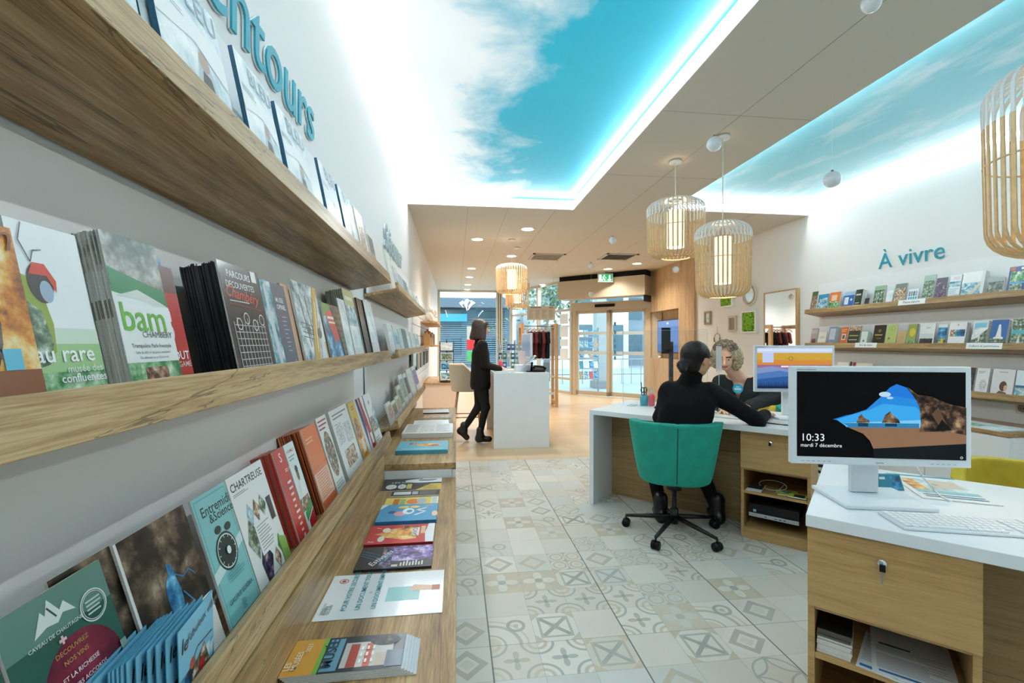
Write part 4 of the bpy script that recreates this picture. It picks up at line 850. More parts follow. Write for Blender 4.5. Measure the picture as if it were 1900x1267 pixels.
put_left(Z3, 0, 0, .25, .003, [('t', 'S', .42, .86, .5, '#f4e6e2', .03), ('t', "so ruff'", .62, .74, .26, '#f4e6e2', .01, 'l', 0)] + [('r', .44, .10 + .065 * i, .44 + random.uniform(.2, .4), .125 + .065 * i, '#eed6d0') for i in range(9)] + [('p', [(.4, .03), (.5, .07), (.66, .07), (.62, .02)], '#f4e6e2')], 'bright red tall leaflet with white script in front of a red pile', rr, y=(1.165, 1.236), s=.046)
pile_left(Z3, 1.160, 1.23, .25, .0495, .05, 10, ['#b3342c', '#c8483c', '#9e5a48'], 'red pile of leaflets beside the white brochure with diamond photos')
put_left(Z3, 0, 0, .25, .004, [('t', 'A RUMILLY', .5, .90, .16, '#c0392f', .01, 'c'), ('l', .15, .80, .85, .87, 2, '#7fa8a0'), ('c', .52, .64, .13, '#8a5a40', .075), ('c', .52, .70, .14, '#1d1512', .04), ('p', [(.28, .36), (.38, .54), (.66, .54), (.80, .36)], '#ecece6'), ('r', 0, .24, .9, .38, 'ph:garden'), ('p', [(.12, .22), (.98, .32), (.98, .22), (.12, .12)], '#2f8a48'), ('p', [(.25, .0), (.98, .0), (.98, .20), (.25, .12)], '#b3202a')],
    'white leaflet with a smiling man above green and red bands', '#e3ece8', y=(1.24, 1.312), s=.046)
y0, y1 = 1.388, 1.530
put_left(Z3, 0, 0, .265, .003, [('r', 0, 0, 1, .12, '#dc6a42'), ('r', .0, .12, 1, .45, '#edb79c'), ('l', .1, .14, .9, .50, 12, '#c98a6c'), ('l', .1, .80, .6, .88, 2, '#f2b48c'), ('r', 0, .5, 1, .52, '#d96a35')], 'orange brochure in front of an orange and brown pile', '#e0733a', y=(y0, y1), s=.046)
pile_left(Z3, y0, y1, .262, .0495, .07, 20, ['#d8622c', '#8a3a1c', '#e8794a', '#3a1e14'], 'thick orange and brown pile of brochures on the lowest left shelf', jit=.004)
put_left(Z3, 0, 0, .272, .004, [('l', .08, .82, .92, .97, 3, '#9d3b46'), ('c', .5, .5, .42, 'ph:garden', .30), ('l', .1, .06, .9, .16, 3, '#a8aab0')], 'white brochure with pink title and a village street photo', '#ecefe9', y=(1.545, 1.660), s=.047)
put_left(Z3, 0, 0, .272, .012, [('r', .1, .50, .45, .80, 'ph:news'), ('r', .5, .45, .9, .75, 'ph:news'), ('r', .2, .15, .8, .40, 'ph:town'), ('l', .1, .85, .9, .95, 2, '#7a8086')], 'grey white newspaper style brochure left of the yellow one', '#e8eae6', y=(1.69, 1.95), s=.044)
put_left(Z3, 0, 0, .265, .006, [('r', .05, .05, .95, .55, 'ph:orange'), ('c', .4, .55, .28, 'ph:people', .18), ('l', .3, .85, .8, .93, 2, '#7b6a2c'), ('r', .35, .12, .75, .35, '#e8ddcd')], 'yellow brochure with an animal portrait on the lowest left shelf', '#dcb553', y=(1.985, 2.11), s=.047)
put_left(Z3, 0, 0, .262, .005, [('p', [(.0, 0), (.5, .6), (.4, 1), (0, 1)], '#d8e4ea'), ('p', [(.3, .0), (.55, .5), (.4, 1), (.15, 1), (.2, .5)], '#1d2f6c'), ('p', [(.6, .0), (1, .0), (.9, .5), (.7, 1), (.5, 1)], '#b0252b'), ('r', .7, .1, .95, .3, '#f0e8e8')], 'navy, red and white brochure between the yellow and mountain brochures', '#e9edef', y=(2.12, 2.29), s=.05)
put_left(Z3, 0, 0, .262, .005, [('r', 0, .25, 1, .55, 'ph:town'), ('p', [(.45, .5), (1, .8), (1, .2), (.6, .3)], 'ph:lake'), ('c', .5, .82, .07, '#8a3b3b'), ('l', .1, .05, .9, .15, 2, '#a0a6aa')], 'white brochure with red roofs and blue mountain at the shelf end', '#eceeee', y=(2.305, 2.47), s=.046)
for px0, px1, h, c, ds in ((727, 733.5, .14, 'ph:town', 'small brown photo card first'), (734.5, 741, .12, 'ph:garden', 'small white photo card second'), (742, 747, .13, 'ph:town', 'small card third'), (748, 753.5, .19, 'ph:forest', 'dark brochure fourth'),
                         (754.5, 760, .26, 'ph:forest', 'tall green photo brochure fifth'), (761, 766, .25, 'ph:dark', 'tall black edged brochure sixth'), (767, 774, .27, 'ph:news', 'tall grey magazine seventh'), (775, 781, .27, 'ph:purple', 'tall pale pink and blue brochure last')):
    y0, y1 = YX(px0, -.40), YX(px1, -.40); y0 = min(max(y0, 2.885), 5.20)
    put_left(Z3, 0, 0, h, .012, [('r', .08, .25, .92, .85, c)], ds + ' on the far lowest left shelf', '#dfe1dd', y=((y0 - .05) / 1.0076, (min(5.32, max(y1, y0 + .09)) - .05) / 1.0076))
# the fan of blue folders in front of the green brochure
fan = [('r', 0, .0, 1, 1, 'ph:azure'), ('r', 0, .35, 1, 1, '#7cc0dd'), ('p', [(.1, .0), (.4, .3), (.7, .45), (.8, .2), (.9, 0)], 'ph:garden'), ('s', [(.05, .2), (.5, .5), (.95, .45)], .02, '#3a3030'), ('c', .35, .38, .07, '#b5472c'), ('c', .6, .2, .08, '#c02a2a'), ('t', 'le', .06, .66, .26, '#141a22', .02, 'l', 0, .2), ('t', 'Fabuleux village', .22, .70, .15, '#2b3a4a', .005, 'l', 6, .3)]
ng = 14; names = ['frontmost', 'second', 'third', 'fourth', 'fifth', 'sixth', 'seventh', 'eighth', 'ninth', 'tenth', 'eleventh', 'twelfth', 'thirteenth', 'rearmost']
gaps = [0, .012, .009, .008, .010, .008, .0045, .0035, .0035, .003, .012, .010, .010, .009]
acc = 0
for i in range(ng):
    acc += gaps[i]; fx = acc / sum(gaps)
    o = Vector((-.374 - .062 * fx, .672 - .118 * fx, .815 - .001 * fx)); u = Vector((-.03, 0, 1)).normalized(); r = Vector((-.10, .99, 0)).normalized(); n = r.cross(u)
    leaflet(o, r, u, n, .112, .108, .0010, fan, 'light blue folded leaflet with a village drawing, ' + names[i] + ' of the fanned row', '#8cc8e2', edge=pm('ink_3f9cc4', '#3f9cc4', .4), name='folded_leaflet', cat='leaflet')
# -- wall lettering
letters('wall_lettering', 'Alentours', (XL, .833, 2.095), (0, 1, 0), (0, 0, 1), (1, 0, 0), 1.02, '#0d9db3', panelw, .013, .004, label='big turquoise raised letters Alentours on the left wall')
letters('wall_lettering', 'Séjourner', (XL, 3.62, 2.06), (0, 1, 0), (0, 0, 1), (1, 0, 0), 1.09, '#a9c3c9', panelw, .02, .012, label='pale grey raised letters Séjourner farther along the left wall')
letters('wall_lettering', 'À vivre', (XR, 4.286, 2.09), (0, -1, 0), (0, 0, 1), (-1, 0, 0), .655, '#0f8fa0', panelw, .013, .0, label='turquoise raised letters À vivre on the right wall')
# ---------------------------------------------------------------- right wall brochures
def put_right(zf, pxL, pxR, topy, els, label, base, pz=0, th=.004, pcols=None):
    xq = XRF + .058; yL, yR = YX(pxL, xq), YX(pxR, xq); d = DEP(xq + .05, (yL + yR) / 2); ztop = H + (635 - topy) * d / F
    yL = min(yL, 5.055)
    h = (ztop - (zf + .008)) / CT - .0; w = yL - yR - .004
    o, r, u, n = on_tray('R', XRF, zf, .05, yL); ob = leaflet(o, r, u, n, w, h, th, els, label, base)
    if pz: pile(o - n * (th + .0005), r, u, n, w, h - .002, pz, 6, pcols or [paper, '#cfd3d2'], 'pile of copies behind the ' + ' '.join(label.split()[:8]))
    return ob
T = [(1501, 1513, 541, 'ph:garden', '#3c5a34', 0, 'palm garden brochure at the far end'), (1514.5, 1534, 546, 'ph:lake', '#2a8fb5', .03, 'turquoise sea brochure second'), (1535.5, 1556, 542, 'og', '#d9753a', .01, 'orange brochure with a green lizard shape'),
     (1562, 1582.5, 541, 'bl', '#2c63ad', .01, 'royal blue brochure with small white picture'), (1583.5, 1597, 537, 'dk', '#26352c', .05, 'very dark green brochure with white lines'), (1603, 1612, 553, 'ph:dark', '#33363a', 0, 'tiny dark card'),
     (1618, 1639, 530, 'ph:forest', '#8fae8c', .01, 'green hill road brochure'), (1642, 1655, 532, 'ph:pale', '#cfdbe4', 0, 'pale blue snow brochure'), (1656.5, 1679, 526, 'ph:town', '#6f7d78', .01, 'busy village brochure'), (1682, 1702, 536, 'st', '#e9eef0', 0, 'white brochure with blue stripes'),
     (1708, 1730, 510, 'ph:forest', '#9ab5a8', .01, 'tall green grey mountain brochure'), (1732, 1754, 515, 'ph:concert', '#2b2438', 0, 'dark purple ski brochure'), (1757, 1779, 510, 'wb', '#dde9ee', .01, 'white brochure with a blue lake band'),
     (1780.5, 1823, 504, 'co', '#e9ecec', .03, 'wide white brochure with a coast photo'), (1828, 1861, 515, 'ph:gym', '#9aa6a8', .01, 'wide grey waterfall brochure'), (1866, 1912, 493, 'bg', '#143a78', 0, 'large dark blue and green activity brochure')]
SP = {'og': [('r', .2, .55, .7, .85, '#e8c9ae'), ('p', [(0, 0), (1, 0), (1, .4), (.6, .55), (.3, .45), (0, .6)], 'ph:green')], 'bl': [('r', .1, .3, .5, .7, 'ph:pale'), ('r', 0, .8, 1, 1, '#9fc0dd'), ('c', .75, .55, .1, '#dfe8f2')], 'dk': [('r', .1, .7, .8, .78, '#c9ccb8'), ('r', .1, .3, .7, .34, '#c9ccb8'), ('r', .1, .2, .6, .24, '#9da08c')],
      'st': [('r', .08 + .22 * i, .1, .08 + .22 * i + .16, .5, '#3d9fc0') for i in range(4)] + [('r', .08 + .22 * i, .55, .08 + .22 * i + .16, .85, c) for i, c in enumerate(('#5b7fc0', '#7d9c4f', '#50636b', '#73b0c9'))],
      'wb': [('r', 0, .55, 1, .75, 'ph:lake'), ('l', .1, .2, .9, .5, 4, '#a9b6bb'), ('r', .3, .82, .8, .93, '#e1c9c4')], 'co': [('r', .0, .12, .86, .62, 'ph:lake'), ('p', [(.3, .2), (.86, .65), (.86, .5), (.4, .12)], '#cfc6b4'), ('r', .86, 0, 1, 1, '#d4dde0'), ('t', 'Lac', .3, .02, .14, '#30444c', .02)],
      'bg': [('r', .08, .12, .62, .84, 'ph:forest'), ('r', .1, .50, .8, .80, 'ph:green'), ('r', .05, .86, .25, .98, '#b5532c'), ('r', .5, .88, .9, .96, '#e9eef2'), ('r', .1, .42, .9, .47, '#4aa3d6')],
      'em': [('g', .5, .74, .1, .03, '#d9c27a'), ('l', .15, .50, .85, .60, 1, '#d9c27a'), ('l', .3, .36, .7, .44, 2, '#8a7f55')], 'lg': [('g', .6, .82, .2, .03, '#6d8c2c'), ('c', .3, .4, .12, 'ph:people'), ('c', .5, .1, .25, 'ph:town')], 'sk': [('r', .05, .08, .93, .58, 'ph:dark'), ('r', .05, .38, .93, .58, '#cfd9de'), ('l', .4, .78, .7, .86, 2, '#9aa0a4')],
      'be': [('r', 0, .0, 1, .85, 'ph:azure'), ('r', 0, 0, 1, .4, 'ph:forest'), ('r', .45, .02, .7, .40, '#e3bb3e'), ('r', .0, .88, 1, 1, '#e6edf0')], 'pl': [('r', .08, .45, .95, .72, 'ph:town'), ('r', .4, .45, .95, .72, 'ph:azure'), ('r', .1, .02, .65, .06, '#2b2b2c'), ('c', .5, .9, .05, '#c9a0a0')],
      'ch': [('r', 0, .0, 1, .75, 'ph:pale'), ('p', [(0, .3), (.4, .4), (1, .72), (1, 0), (0, 0)], 'ph:forest'), ('r', .1, .75, .9, .92, '#7cc3dc'), ('r', .45, .25, .55, .5, '#e3e1da')], 'ca': [('p', [(.2, .25), (.8, .25), (.8, .38), (.66, .42), (.62, .62), (.56, .82), (.5, .85), (.44, .82), (.4, .62), (.34, .42), (.2, .38)], '#eceae2'), ('r', 0, 0, 1, .22, '#5e2a26'), ('r', 0, .22, 1, .34, 'ph:forest')],
      'fo': [('r', 0, .62, 1, 1, 'ph:forest'), ('r', 0, .5, 1, .62, '#4aa9b8'), ('r', 0, .12, 1, .5, 'ph:forest'), ('p', [(.3, .12), (.4, .45), (.5, .12)], '#e6ece8'), ('r', 0, .05, 1, .14, '#dfe6e4')],
      'po': [('c', .38, .28, .18, '#5b3438', .16), ('c', .70, .28, .18, '#5b3438', .16), ('r', .05, .7, .95, .9, '#c8b4b8')], 'ws': [('l', .2, .55, .8, .7, 2, '#a8a29a'), ('r', .1, .05, .9, .3, '#cfc3a8')], 'sl': [('r', .15, .35, .85, .9, '#c5cdd8'), ('g', .5, .65, .2, .02, '#8d97a8'), ('r', .1, .05, .8, .22, 'ph:town')],
      'or': [('r', .2, .35, .75, .65, '#e9dcd0'), ('r', .3, .40, .65, .60, '#4a5058'), ('l', .1, .75, .9, .92, 2, '#f0b48c'), ('c', .25, .12, .06, '#f4cdb2'), ('c', .5, .12, .06, '#f4cdb2')], 'dt': [('r', 0, .78, 1, 1, 'ph:town'), ('l', .1, .48, .9, .60, 1, '#9cb06a'), ('l', .1, .30, .8, .38, 1, '#d9d4c4')], 'wg': [('c', .4, .4, .12, '#5f7a6c'), ('r', .82, 0, 1, 1, '#7fa08f')],
      'kr': [('g', .5, .6, .18, .04, '#a88a5c'), ('r', .1, .1, .9, .25, '#b39468')], 'yg': [('c', .5, .65, .3, '#d8c040', .18), ('r', 0, 0, 1, .3, 'ph:green'), ('r', .9, 0, 1, 1, '#31584a')],
      'tr': [('c', .6, .4, .3, 'ph:news', .2), ('l', .1, .8, .7, .9, 2, '#8d9296')], 'wo': [('c', .55, .42, .17, '#4a2e20', .17), ('c', .66, .36, .08, '#d9a98a', .10), ('p', [(.1, 0), (.9, 0), (.7, .22), (.4, .26)], '#6f4d34'), ('l', .3, .86, .7, .93, 1, '#9aa0a4')], 'bw': [('r', 0, 0, 1, .42, 'ph:lake'), ('r', 0, .42, 1, .5, '#2f5f74')]}
def rows(T, zf, where):
    for pL, pR, ty, k, base, pz, ds in T:
        els = [('r', .04, .06, .96, .80, k)] if k.startswith('ph:') else SP[k]
        put_right(zf, pL, pR, ty, els, ds + ' ' + where, base, pz)
rows(T, R1, 'on the top right wall shelf')
T = [(1501, 1514, 609, 'po', '#b09aa2', .01, 'mauve brochure with two dark round heads'), (1516, 1531, 616, 'ws', '#ece6dc', 0, 'small white leaflet beside the mauve one'), (1534, 1549, 606, 'sl', '#8696ac', .05, 'slate blue brochure with a pile behind'), (1556.5, 1570, 607, 'or', '#d0682e', 0, 'narrow orange brochure'),
     (1571, 1593, 605, 'dt', '#2e2a20', .01, 'dark brown brochure with green title'), (1595, 1610, 615, 'wg', '#dfe7e2', .03, 'small white and green card'), (1617, 1640, 603, 'em', '#1e1a12', 0, 'black brochure with a gold emblem'), (1641, 1661, 602, 'lg', '#b0c172', 0, 'lime green brochure'),
     (1662, 1679, 614, 'kr', '#c2a377', 0, 'small brown kraft card'), (1680, 1699, 601, 'yg', '#93a05a', .01, 'yellow green sunflower brochure'), (1703, 1731, 600, 'sk', '#e7eaea', 0, 'white brochure with a dark skyline photo'), (1736, 1754, 602, 'be', '#7cb8cf', 0, 'blue brochure with a yellow glass'),
     (1756.5, 1789, 598, 'pl', '#eef0f0', .03, 'white brochure with a narrow panorama photo'), (1800, 1829, 595, 'ch', '#d6e4e8', .03, 'green mountain village brochure'), (1834, 1866, 593, 'ca', '#1d5ea0', .02, 'deep blue brochure with a white castle'), (1872, 1912, 591, 'fo', '#2f5a44', 0, 'fountain and trees brochure at the right edge')]
rows(T, R2, 'on the middle right wall shelf')
T = [(1549, 1570, 672, 'ws', '#eeebe4', 0, 'white brochure top'), (1571.5, 1576, 671, 'ph:dark', '#1c1c1e', 0, 'thin black edged leaflet'), (1577, 1583, 672, 'ph:wine', '#9a2730', 0, 'thin dark red leaflet'), (1584, 1614, 674, 'ws', '#e6ddd0', 0, 'wide cream brochure top'), (1789, 1805, 682, 'ph:dark', '#2e3330', .01, 'dark brochure just right of the big screen'),
     (1807, 1831, 683, 'tr', '#e8eaea', .02, 'white brochure with a bare tree picture'), (1836, 1878, 685, 'wo', '#dedede', .01, 'white magazine with a brown haired woman in profile'), (1880, 1916, 688, 'bw', '#dbe8ee', .01, 'pale magazine with blue water at the right edge')]
rows(T, R3, 'on the lowest right wall shelf')
def label_strip(zf, pL, pR, txt, lb):
    xq = XRF + .0; O, eb, eu, ry = tray_frame('R', XRF, zf); yL, yR = YX(pL, xq), YX(pR, xq); o = O - eb * .003 + eu * .004 + Vector((0, yL, 0))
    leaflet(o, ry, eu, -eb, yL - yR, .05, .0025, [('t', txt, .5, .32, min(.84 / glyphs(txt, .01)[4], .030 / (yL - yR)), '#4c555a', .01, 'c')], lb, '#f1f3f3', name='label_strip', cat='label')
label_strip(R1, 1666, 1716, 'Pleine nature', 'white label strip reading Pleine nature on the top right shelf')
label_strip(R2, 1586, 1626, 'Art de vivre', 'white label strip reading Art de vivre on the middle right shelf')
label_strip(R2, 1792, 1859, 'Culture et patrimoine', 'white label strip reading Culture et patrimoine on the middle right shelf')
# ---------------------------------------------------------------- benches along the walls
cabm = pm('cabinet_white', '#e6e8e8', .4)
def bench(x0, x1, y0, y1, z, label, side, doors=(), riser=None):
    t = thing('bench_cabinet', label, 'cabinet', ((x0 + x1) / 2, (y0 + y1) / 2, 0))
    b = MB(); b.box(x0, y0 + .002, .0, x1 - (.02 if side == 'L' else 0), y1 - .002, z - .03, cabm) if side == 'L' else b.box(x0 + .02, y0 + .002, 0, x1, y1 - .002, z - .03, cabm)
    b.build('carcass', t, bevel=.002)
    b = MB(); b.box(x0, y0, z - .0295, x1, y1, z, oak); b.build('top_board', t, bevel=.002)
    fx0, fx1 = (x1 - .019, x1 - .001) if side == 'L' else (x0 + .001, x0 + .019)
    n = max(1, round((y1 - y0) / .6)); w = (y1 - y0) / n
    for i in range(n):
        for za, zb in ((.06, .405), (.412, z - .033)): b = MB(); b.box(fx0, y0 + w * i + .003, za, fx1, y0 + w * (i + 1) - .003, zb, cabm); b.build('drawer_front', t, bevel=.0015)
    if riser:
        b = MB(); b.box(-.352, y0, z + .0005, -.336, riser[0], riser[1], oak) if side == 'L' else b.box(XRF + .01, y0, z + .0005, XRF + .026, y1, riser[1], oak); b.build('upstand', t)
    return t
bench(XL + .001, 0.0, -.5, 2.21, .67, 'low oak topped white cabinet along the left wall nearest the camera', 'L', riser=(2.21, .783))
bench(XL + .001, 0.0, 2.212, 4.08, .74, 'slightly higher oak topped white cabinet farther along the left wall', 'L')
bench(3.87, XR - .001, 2.75, 5.1, .675, 'low oak topped white cabinet along the right wall behind the big screen', 'R')
# ---------------------------------------------------------------- printed matter lying on the benches
def lying(x0, x1, y0, y1, z, th, els, label, base='#ececea', edge=None, rot=0, name='brochure', cat='brochure', spread=0):
    """cover lies flat, its top edge pointing to +x (text read from the left wall side... turned a quarter)"""
    c = Vector(((x0 + x1) / 2, (y0 + y1) / 2, z + .0006)); R = Matrix.Rotation(math.radians(rot), 3, 'Z'); w = y1 - y0; h = x1 - x0
    r = R @ Vector((0, -1, 0)); u = R @ Vector((1, 0, 0)); o = c - r * w / 2 - u * h / 2 + Vector((0, 0, th))
    # right-handed: r x u = +z
    if r.cross(u).z < 0: r = -r; o = c - r * w / 2 - u * h / 2 + Vector((0, 0, th))
    return leaflet(o, r, u, Vector((0, 0, 1)), w, h, th, els, label, base, edge, name=name, cat=cat)
zb = .67
# laminated notice : long side along x, text runs away from the viewer
def notice():
    x0, x1, y0, y1 = -.333, -.033, 1.105, 1.312
    b = MB(); th = .0012; b.box(x0, y0, zb + .0004, x1, y1, zb + .0004 + th, pm('laminated_paper', '#eef1f3', .12, coat=.8))
    M = lambda a, c, n: Vector((x0 + a, y0 + c, zb + .0005 + th + n)); w, h = .30, .207; tl = '#2d93a2'
    els = [('r', .52, .30, .80, .62, '#8cc0bf'), ('p', [(.70, .52), (.94, .50), (.96, .60), (.74, .66)], '#e3b79c'), ('r', .90, .50, .97, .62, '#a85c45'), ('g', .11, .84, .04, .008, '#c2453d'), ('c', .11, .84, .018, '#c2453d')]
    # rotated text (read from the right end)
    for s_, x_, sz in (('POUR VOTRE SECURITE', .225, .058), ('UN DOCUMENT TOUCHÉ', .335, .058), ('=', .40, .05), ('UN DOCUMENT EMPORTÉ', .46, .058)):
        els.append(('t', s_, x_, .16 if s_ != '=' else .5, sz * 1.02, tl, .012, 'l', 90))
    els += [('t', 'GRAND LAC', .055, .10, .030, '#4c6a72', .005, 'l', 90), ('t', 'RIVIERA', .082, .10, .036, '#4c6a72', .012, 'l', 90), ('t', 'DES ALPES', .108, .10, .03, '#4c6a72', .005, 'l', 90)]
    art(b, M, els, w, h); o = b.build('notice_sheet'); tag(o, 'white laminated notice with turquoise French text lying on the near bench', 'notice')
notice()
def flat(x0, x1, y0, y1, z, th, els, label, base, edge=None, rot=0, name='brochure', cat='brochure'):
    """flat item whose cover picture has its width along x"""
    c = Vector(((x0 + x1) / 2, (y0 + y1) / 2, z + .0006 + th)); R = Matrix.Rotation(math.radians(rot), 3, 'Z'); r = R @ Vector((1, 0, 0)); u = R @ Vector((0, 1, 0)); w = x1 - x0; h = y1 - y0
    return leaflet(c - r * w / 2 - u * h / 2, r, u, Vector((0, 0, 1)), w, h, th, els, label, base, edge, name=name, cat=cat)
mus = [('r', 0, 0, .26, 1, '#d8983a'), ('r', .26, 0, .30, 1, '#79b04a'), ('r', .30, 0, 1, 1, '#1c2a33'), ('r', .31, .05, .45, .95, '#6b9cb4'), ('r', .47, .10, .90, .80, '#c9c4bc'), ('r', .52, .1, .60, .75, '#b04a3c'), ('r', .66, .1, .72, .75, '#c2604c'), ('r', .76, .12, .96, .45, '#c4b3a4'), ('c', .82, .82, .14, 'ph:dark', .16), ('r', .85, .05, 1, .5, '#5c6b78')] \
    + [('r', .62 + .05 * i, .2 + .18 * j, .64 + .05 * i, .3 + .18 * j, '#f0efe8') for i in range(3) for j in range(3)] + [('t', 'MUSÉE', .40, .12, .13, '#1f3a4a', .01, 'l', 90), ('t', 'LES', .06, .12, .07, '#f7ead0', .01, 'l', 90), ('t', 'MUSÉES', .12, .12, .07, '#f7ead0', .01, 'l', 90), ('t', '2021', .17, .60, .06, '#f7ead0', .005, 'l', 90)]
for k in range(6):
    flat(-.345 + .004 * (5 - k) + .01, -.107 + .006 * (5 - k), .905 + .001 * k, 1.012 + .001 * k, zb + .0023 * k, .0020, mus if k == 5 else [], ('museum brochure with orange band and town photo, topmost of the six nearest the camera' if k == 5 else 'grey edged museum brochure copy, ' + ['lowest', 'second lowest', 'third from below', 'third from the top', 'just beneath the top copy'][k] + ' in the nearest pile'), '#a9b3b8', name='brochure')
conc = [('r', 0, 0, .45, 1, 'ph:concert'), ('r', .45, 0, 1, 1, 'ph:purple'), ('r', .45, 0, 1, .3, '#15131a'), ('r', 0, 0, .3, 1, '#0e1118')] + [('s', [(.02, .6 + .1 * i), (.28, .35 + .12 * i)], .008, '#4d86c9') for i in range(3)] + [('t', 'Estivales', .22, .10, .14, '#e8ecf2', .01, 'l', 60, .3), ('t', 'en Savoie', .33, .14, .09, '#9cc3ea', .01, 'l', 70, .3)] + [('r', .58 + .04 * i, .06, .60 + .04 * i, .2 + .04 * (i % 3), '#d9d9d6') for i in range(8)] + [('r', .47, .03, .55, .12, '#c7c7c2')]
flat(-.287, -.070, 1.325, 1.47, zb, .003, conc, 'black and purple concert brochure lying between the notice and the red one', '#15151c', edge='#22222a')
flat(-.287, -.070, 1.327, 1.468, zb + .0036, .003, conc, 'upper copy of the black and purple concert brochure', '#15151c', edge='#22222a')
gir = [('r', 0, 0, 1, 1, '#c2272c'), ('p', [(.20, .35), (.28, .75), (.42, .80), (.60, .88), (.74, .80), (.74, .22), (.55, .18), (.36, .28)], 'ph:orange'), ('c', .26, .72, .06, '#e9e0d2', .12), ('c', .22, .25, .05, '#e9e0d2', .14), ('p', [(.10, .5), (.22, .42), (.24, .62)], '#d9a058'), ('r', .66, .35, .77, .80, '#f0ebe0'), ('t', 'SAVOIR', .74, .34, .11, '#2a2420', .015, 'l', 90), ('r', .79, .45, .86, .86, '#dcb98c'), ('p', [(.88, 0), (1, 0), (1, 1), (.90, 1), (.86, .5)], '#eceff0'), ('t', 'Aix', .04, .08, .07, '#f2dede', .01), ('s', [(.1, .85), (.18, .8)], .015, '#f2dede'), ('c', .56, .85, .04, '#3c2a22', .08)]
for k in range(2): flat(-.290, -.073, 1.482, 1.63, zb + .0050 * k, .0046, gir, 'red brochure with a giraffe head, ' + ('upper copy' if k else 'lower copy'), '#c2272c', edge='#8f1c22')
blu = [('r', 0, 0, 1, 1, '#3f9ac4'), ('p', [(0, .7), (0, 1), (.12, 1)], '#e9eef0'), ('c', .22, .52, .07, '#1f4f94'), ('c', .36, .42, .10, '#e5a0a8', .14), ('c', .50, .55, .10, '#f1f3f4', .18), ('c', .52, .55, .05, '#3f9ac4', .09), ('c', .40, .80, .10, '#e9c66b', .08), ('c', .60, .80, .09, '#efcf7c', .07), ('s', [(.62, .3), (.80, .5), (.64, .6), (.80, .72)], .04, '#f1f3f4'), ('s', [(.78, .75), (.84, .9), (.92, .82)], .03, '#eab4a0'), ('c', .96, .35, .05, '#f0c8b4', .16)]
for k in range(3): flat(-.284, -.070, 1.652, 1.82, zb + .0050 * k, .0046, blu, 'blue brochure with white and pink faces, ' + ['lowest', 'middle', 'topmost'][k] + ' copy of the pile', '#3f9ac4', edge='#2a6f9e')
flat(-.283, -.072, 1.832, 1.93, zb, .004, [('r', 0, 0, 1, 1, '#e2cb62'), ('r', .15, .15, .26, .85, '#c06a2c'), ('r', .28, .2, .38, .8, '#8fae6c'), ('c', .52, .5, .12, '#d9742c', .30), ('c', .68, .55, .09, '#a9b4c4', .30), ('r', .86, 0, 1, 1, '#ecefe4'), ('l', .88, .1, .98, .9, 8, '#9aa08a')], 'yellow brochure with an orange figure beyond the blue pile', '#e2cb62')
nui = [('r', 0, 0, 1, 1, '#17171a'), ('c', .66, .78, .30, '#e9eaea', .17), ('r', .66, .62, 1, 1, '#e9eaea'), ('p', [(.58, 0), (1, 0), (1, .5), (.82, .5)], '#d6b24c'), ('l', .7, .05, .95, .4, 6, '#8a7434'), ('t', 'LES NUITS', .14, .60, .10, '#e3e3e3', .01), ('c', .16, .30, .09, 'ph:news', .2), ('c', .34, .30, .07, 'ph:news', .2), ('r', .42, .1, .5, .5, '#c9b45a'), ('l', .6, .74, .95, .9, 3, '#3a3a3c')]
flat(-.328, -.066, 2.03, 2.198, zb, .003, nui, 'black, white and yellow brochure farthest away on the near bench', '#17171a')
flat(-.272, -.070, 1.95, 2.012, zb, .006, [('r', .05, .2, .4, .8, '#d9d9d9'), ('r', .43, .2, .55, .8, '#b9b9bb'), ('l', .58, .1, .95, .9, 5, '#8a8a8c')], 'small black brochure between the yellow one and the farthest one', '#1b1b1e')
za = .74
for k in range(5): flat(-.31 + .002 * (k % 2), -.045 + .002 * (k % 3), 2.40, 2.62, za + .0040 * k, .0037, [('r', 0, 0, 1, 1, '#5fb3c9'), ('c', .30, .7, .12, 'ph:town', .12), ('c', .62, .55, .24, 'ph:orange', .16), ('r', .1, .1, .9, .2, '#8ccbd9')] if k == 4 else [], 'turquoise magazine with an orange boat photo, ' + ['lowest', 'second lowest', 'middle', 'second from the top', 'topmost'][k] + ' of its pile', '#5fb3c9', edge=pm('ink_4796ab', '#4796ab', .4), name='magazine', cat='magazine')
for k in range(7): flat(-.325 + .004 * (k % 3), -.022 + .003 * (k % 2), 2.80, 3.12, za + .0042 * k, .0038, [('l', .05, .1, .3, .9, 9, '#8b8d8d'), ('r', .34, .1, .62, .85, 'ph:news'), ('l', .66, .1, .95, .9, 9, '#a9abab'), ('t', 'Journal', .1, .84, .08, '#2f3234', .01)] if k == 6 else [], 'folded white newspaper on the raised bench, ' + ['lowest', 'second lowest', 'third from below', 'middle', 'third from the top', 'second from the top', 'topmost'][k] + ' of the pile', '#e3e3df', name='newspaper', cat='newspaper')
flat(-.30, -.05, 3.20, 3.42, za, .003, [('l', .1, .1, .9, .9, 8, '#b9c6d0')], 'single white sheet beyond the newspapers on the raised bench', '#eff1f2', rot=2, name='paper_sheet', cat='paper')
flat(-.27, -.03, 3.50, 3.66, za, .006, [('r', .1, .1, .9, .9, 'ph:town')], 'brown covered magazine on the raised bench behind the white sheet', '#7c5a44', rot=-6, name='magazine', cat='magazine')
flat(-.27, -.06, 3.74, 3.92, za, .008, [('r', .1, .1, .9, .9, 'ph:news')], 'dark edged magazine at the far end of the raised bench', '#d9d9d6', edge=black, rot=3, name='magazine', cat='magazine')
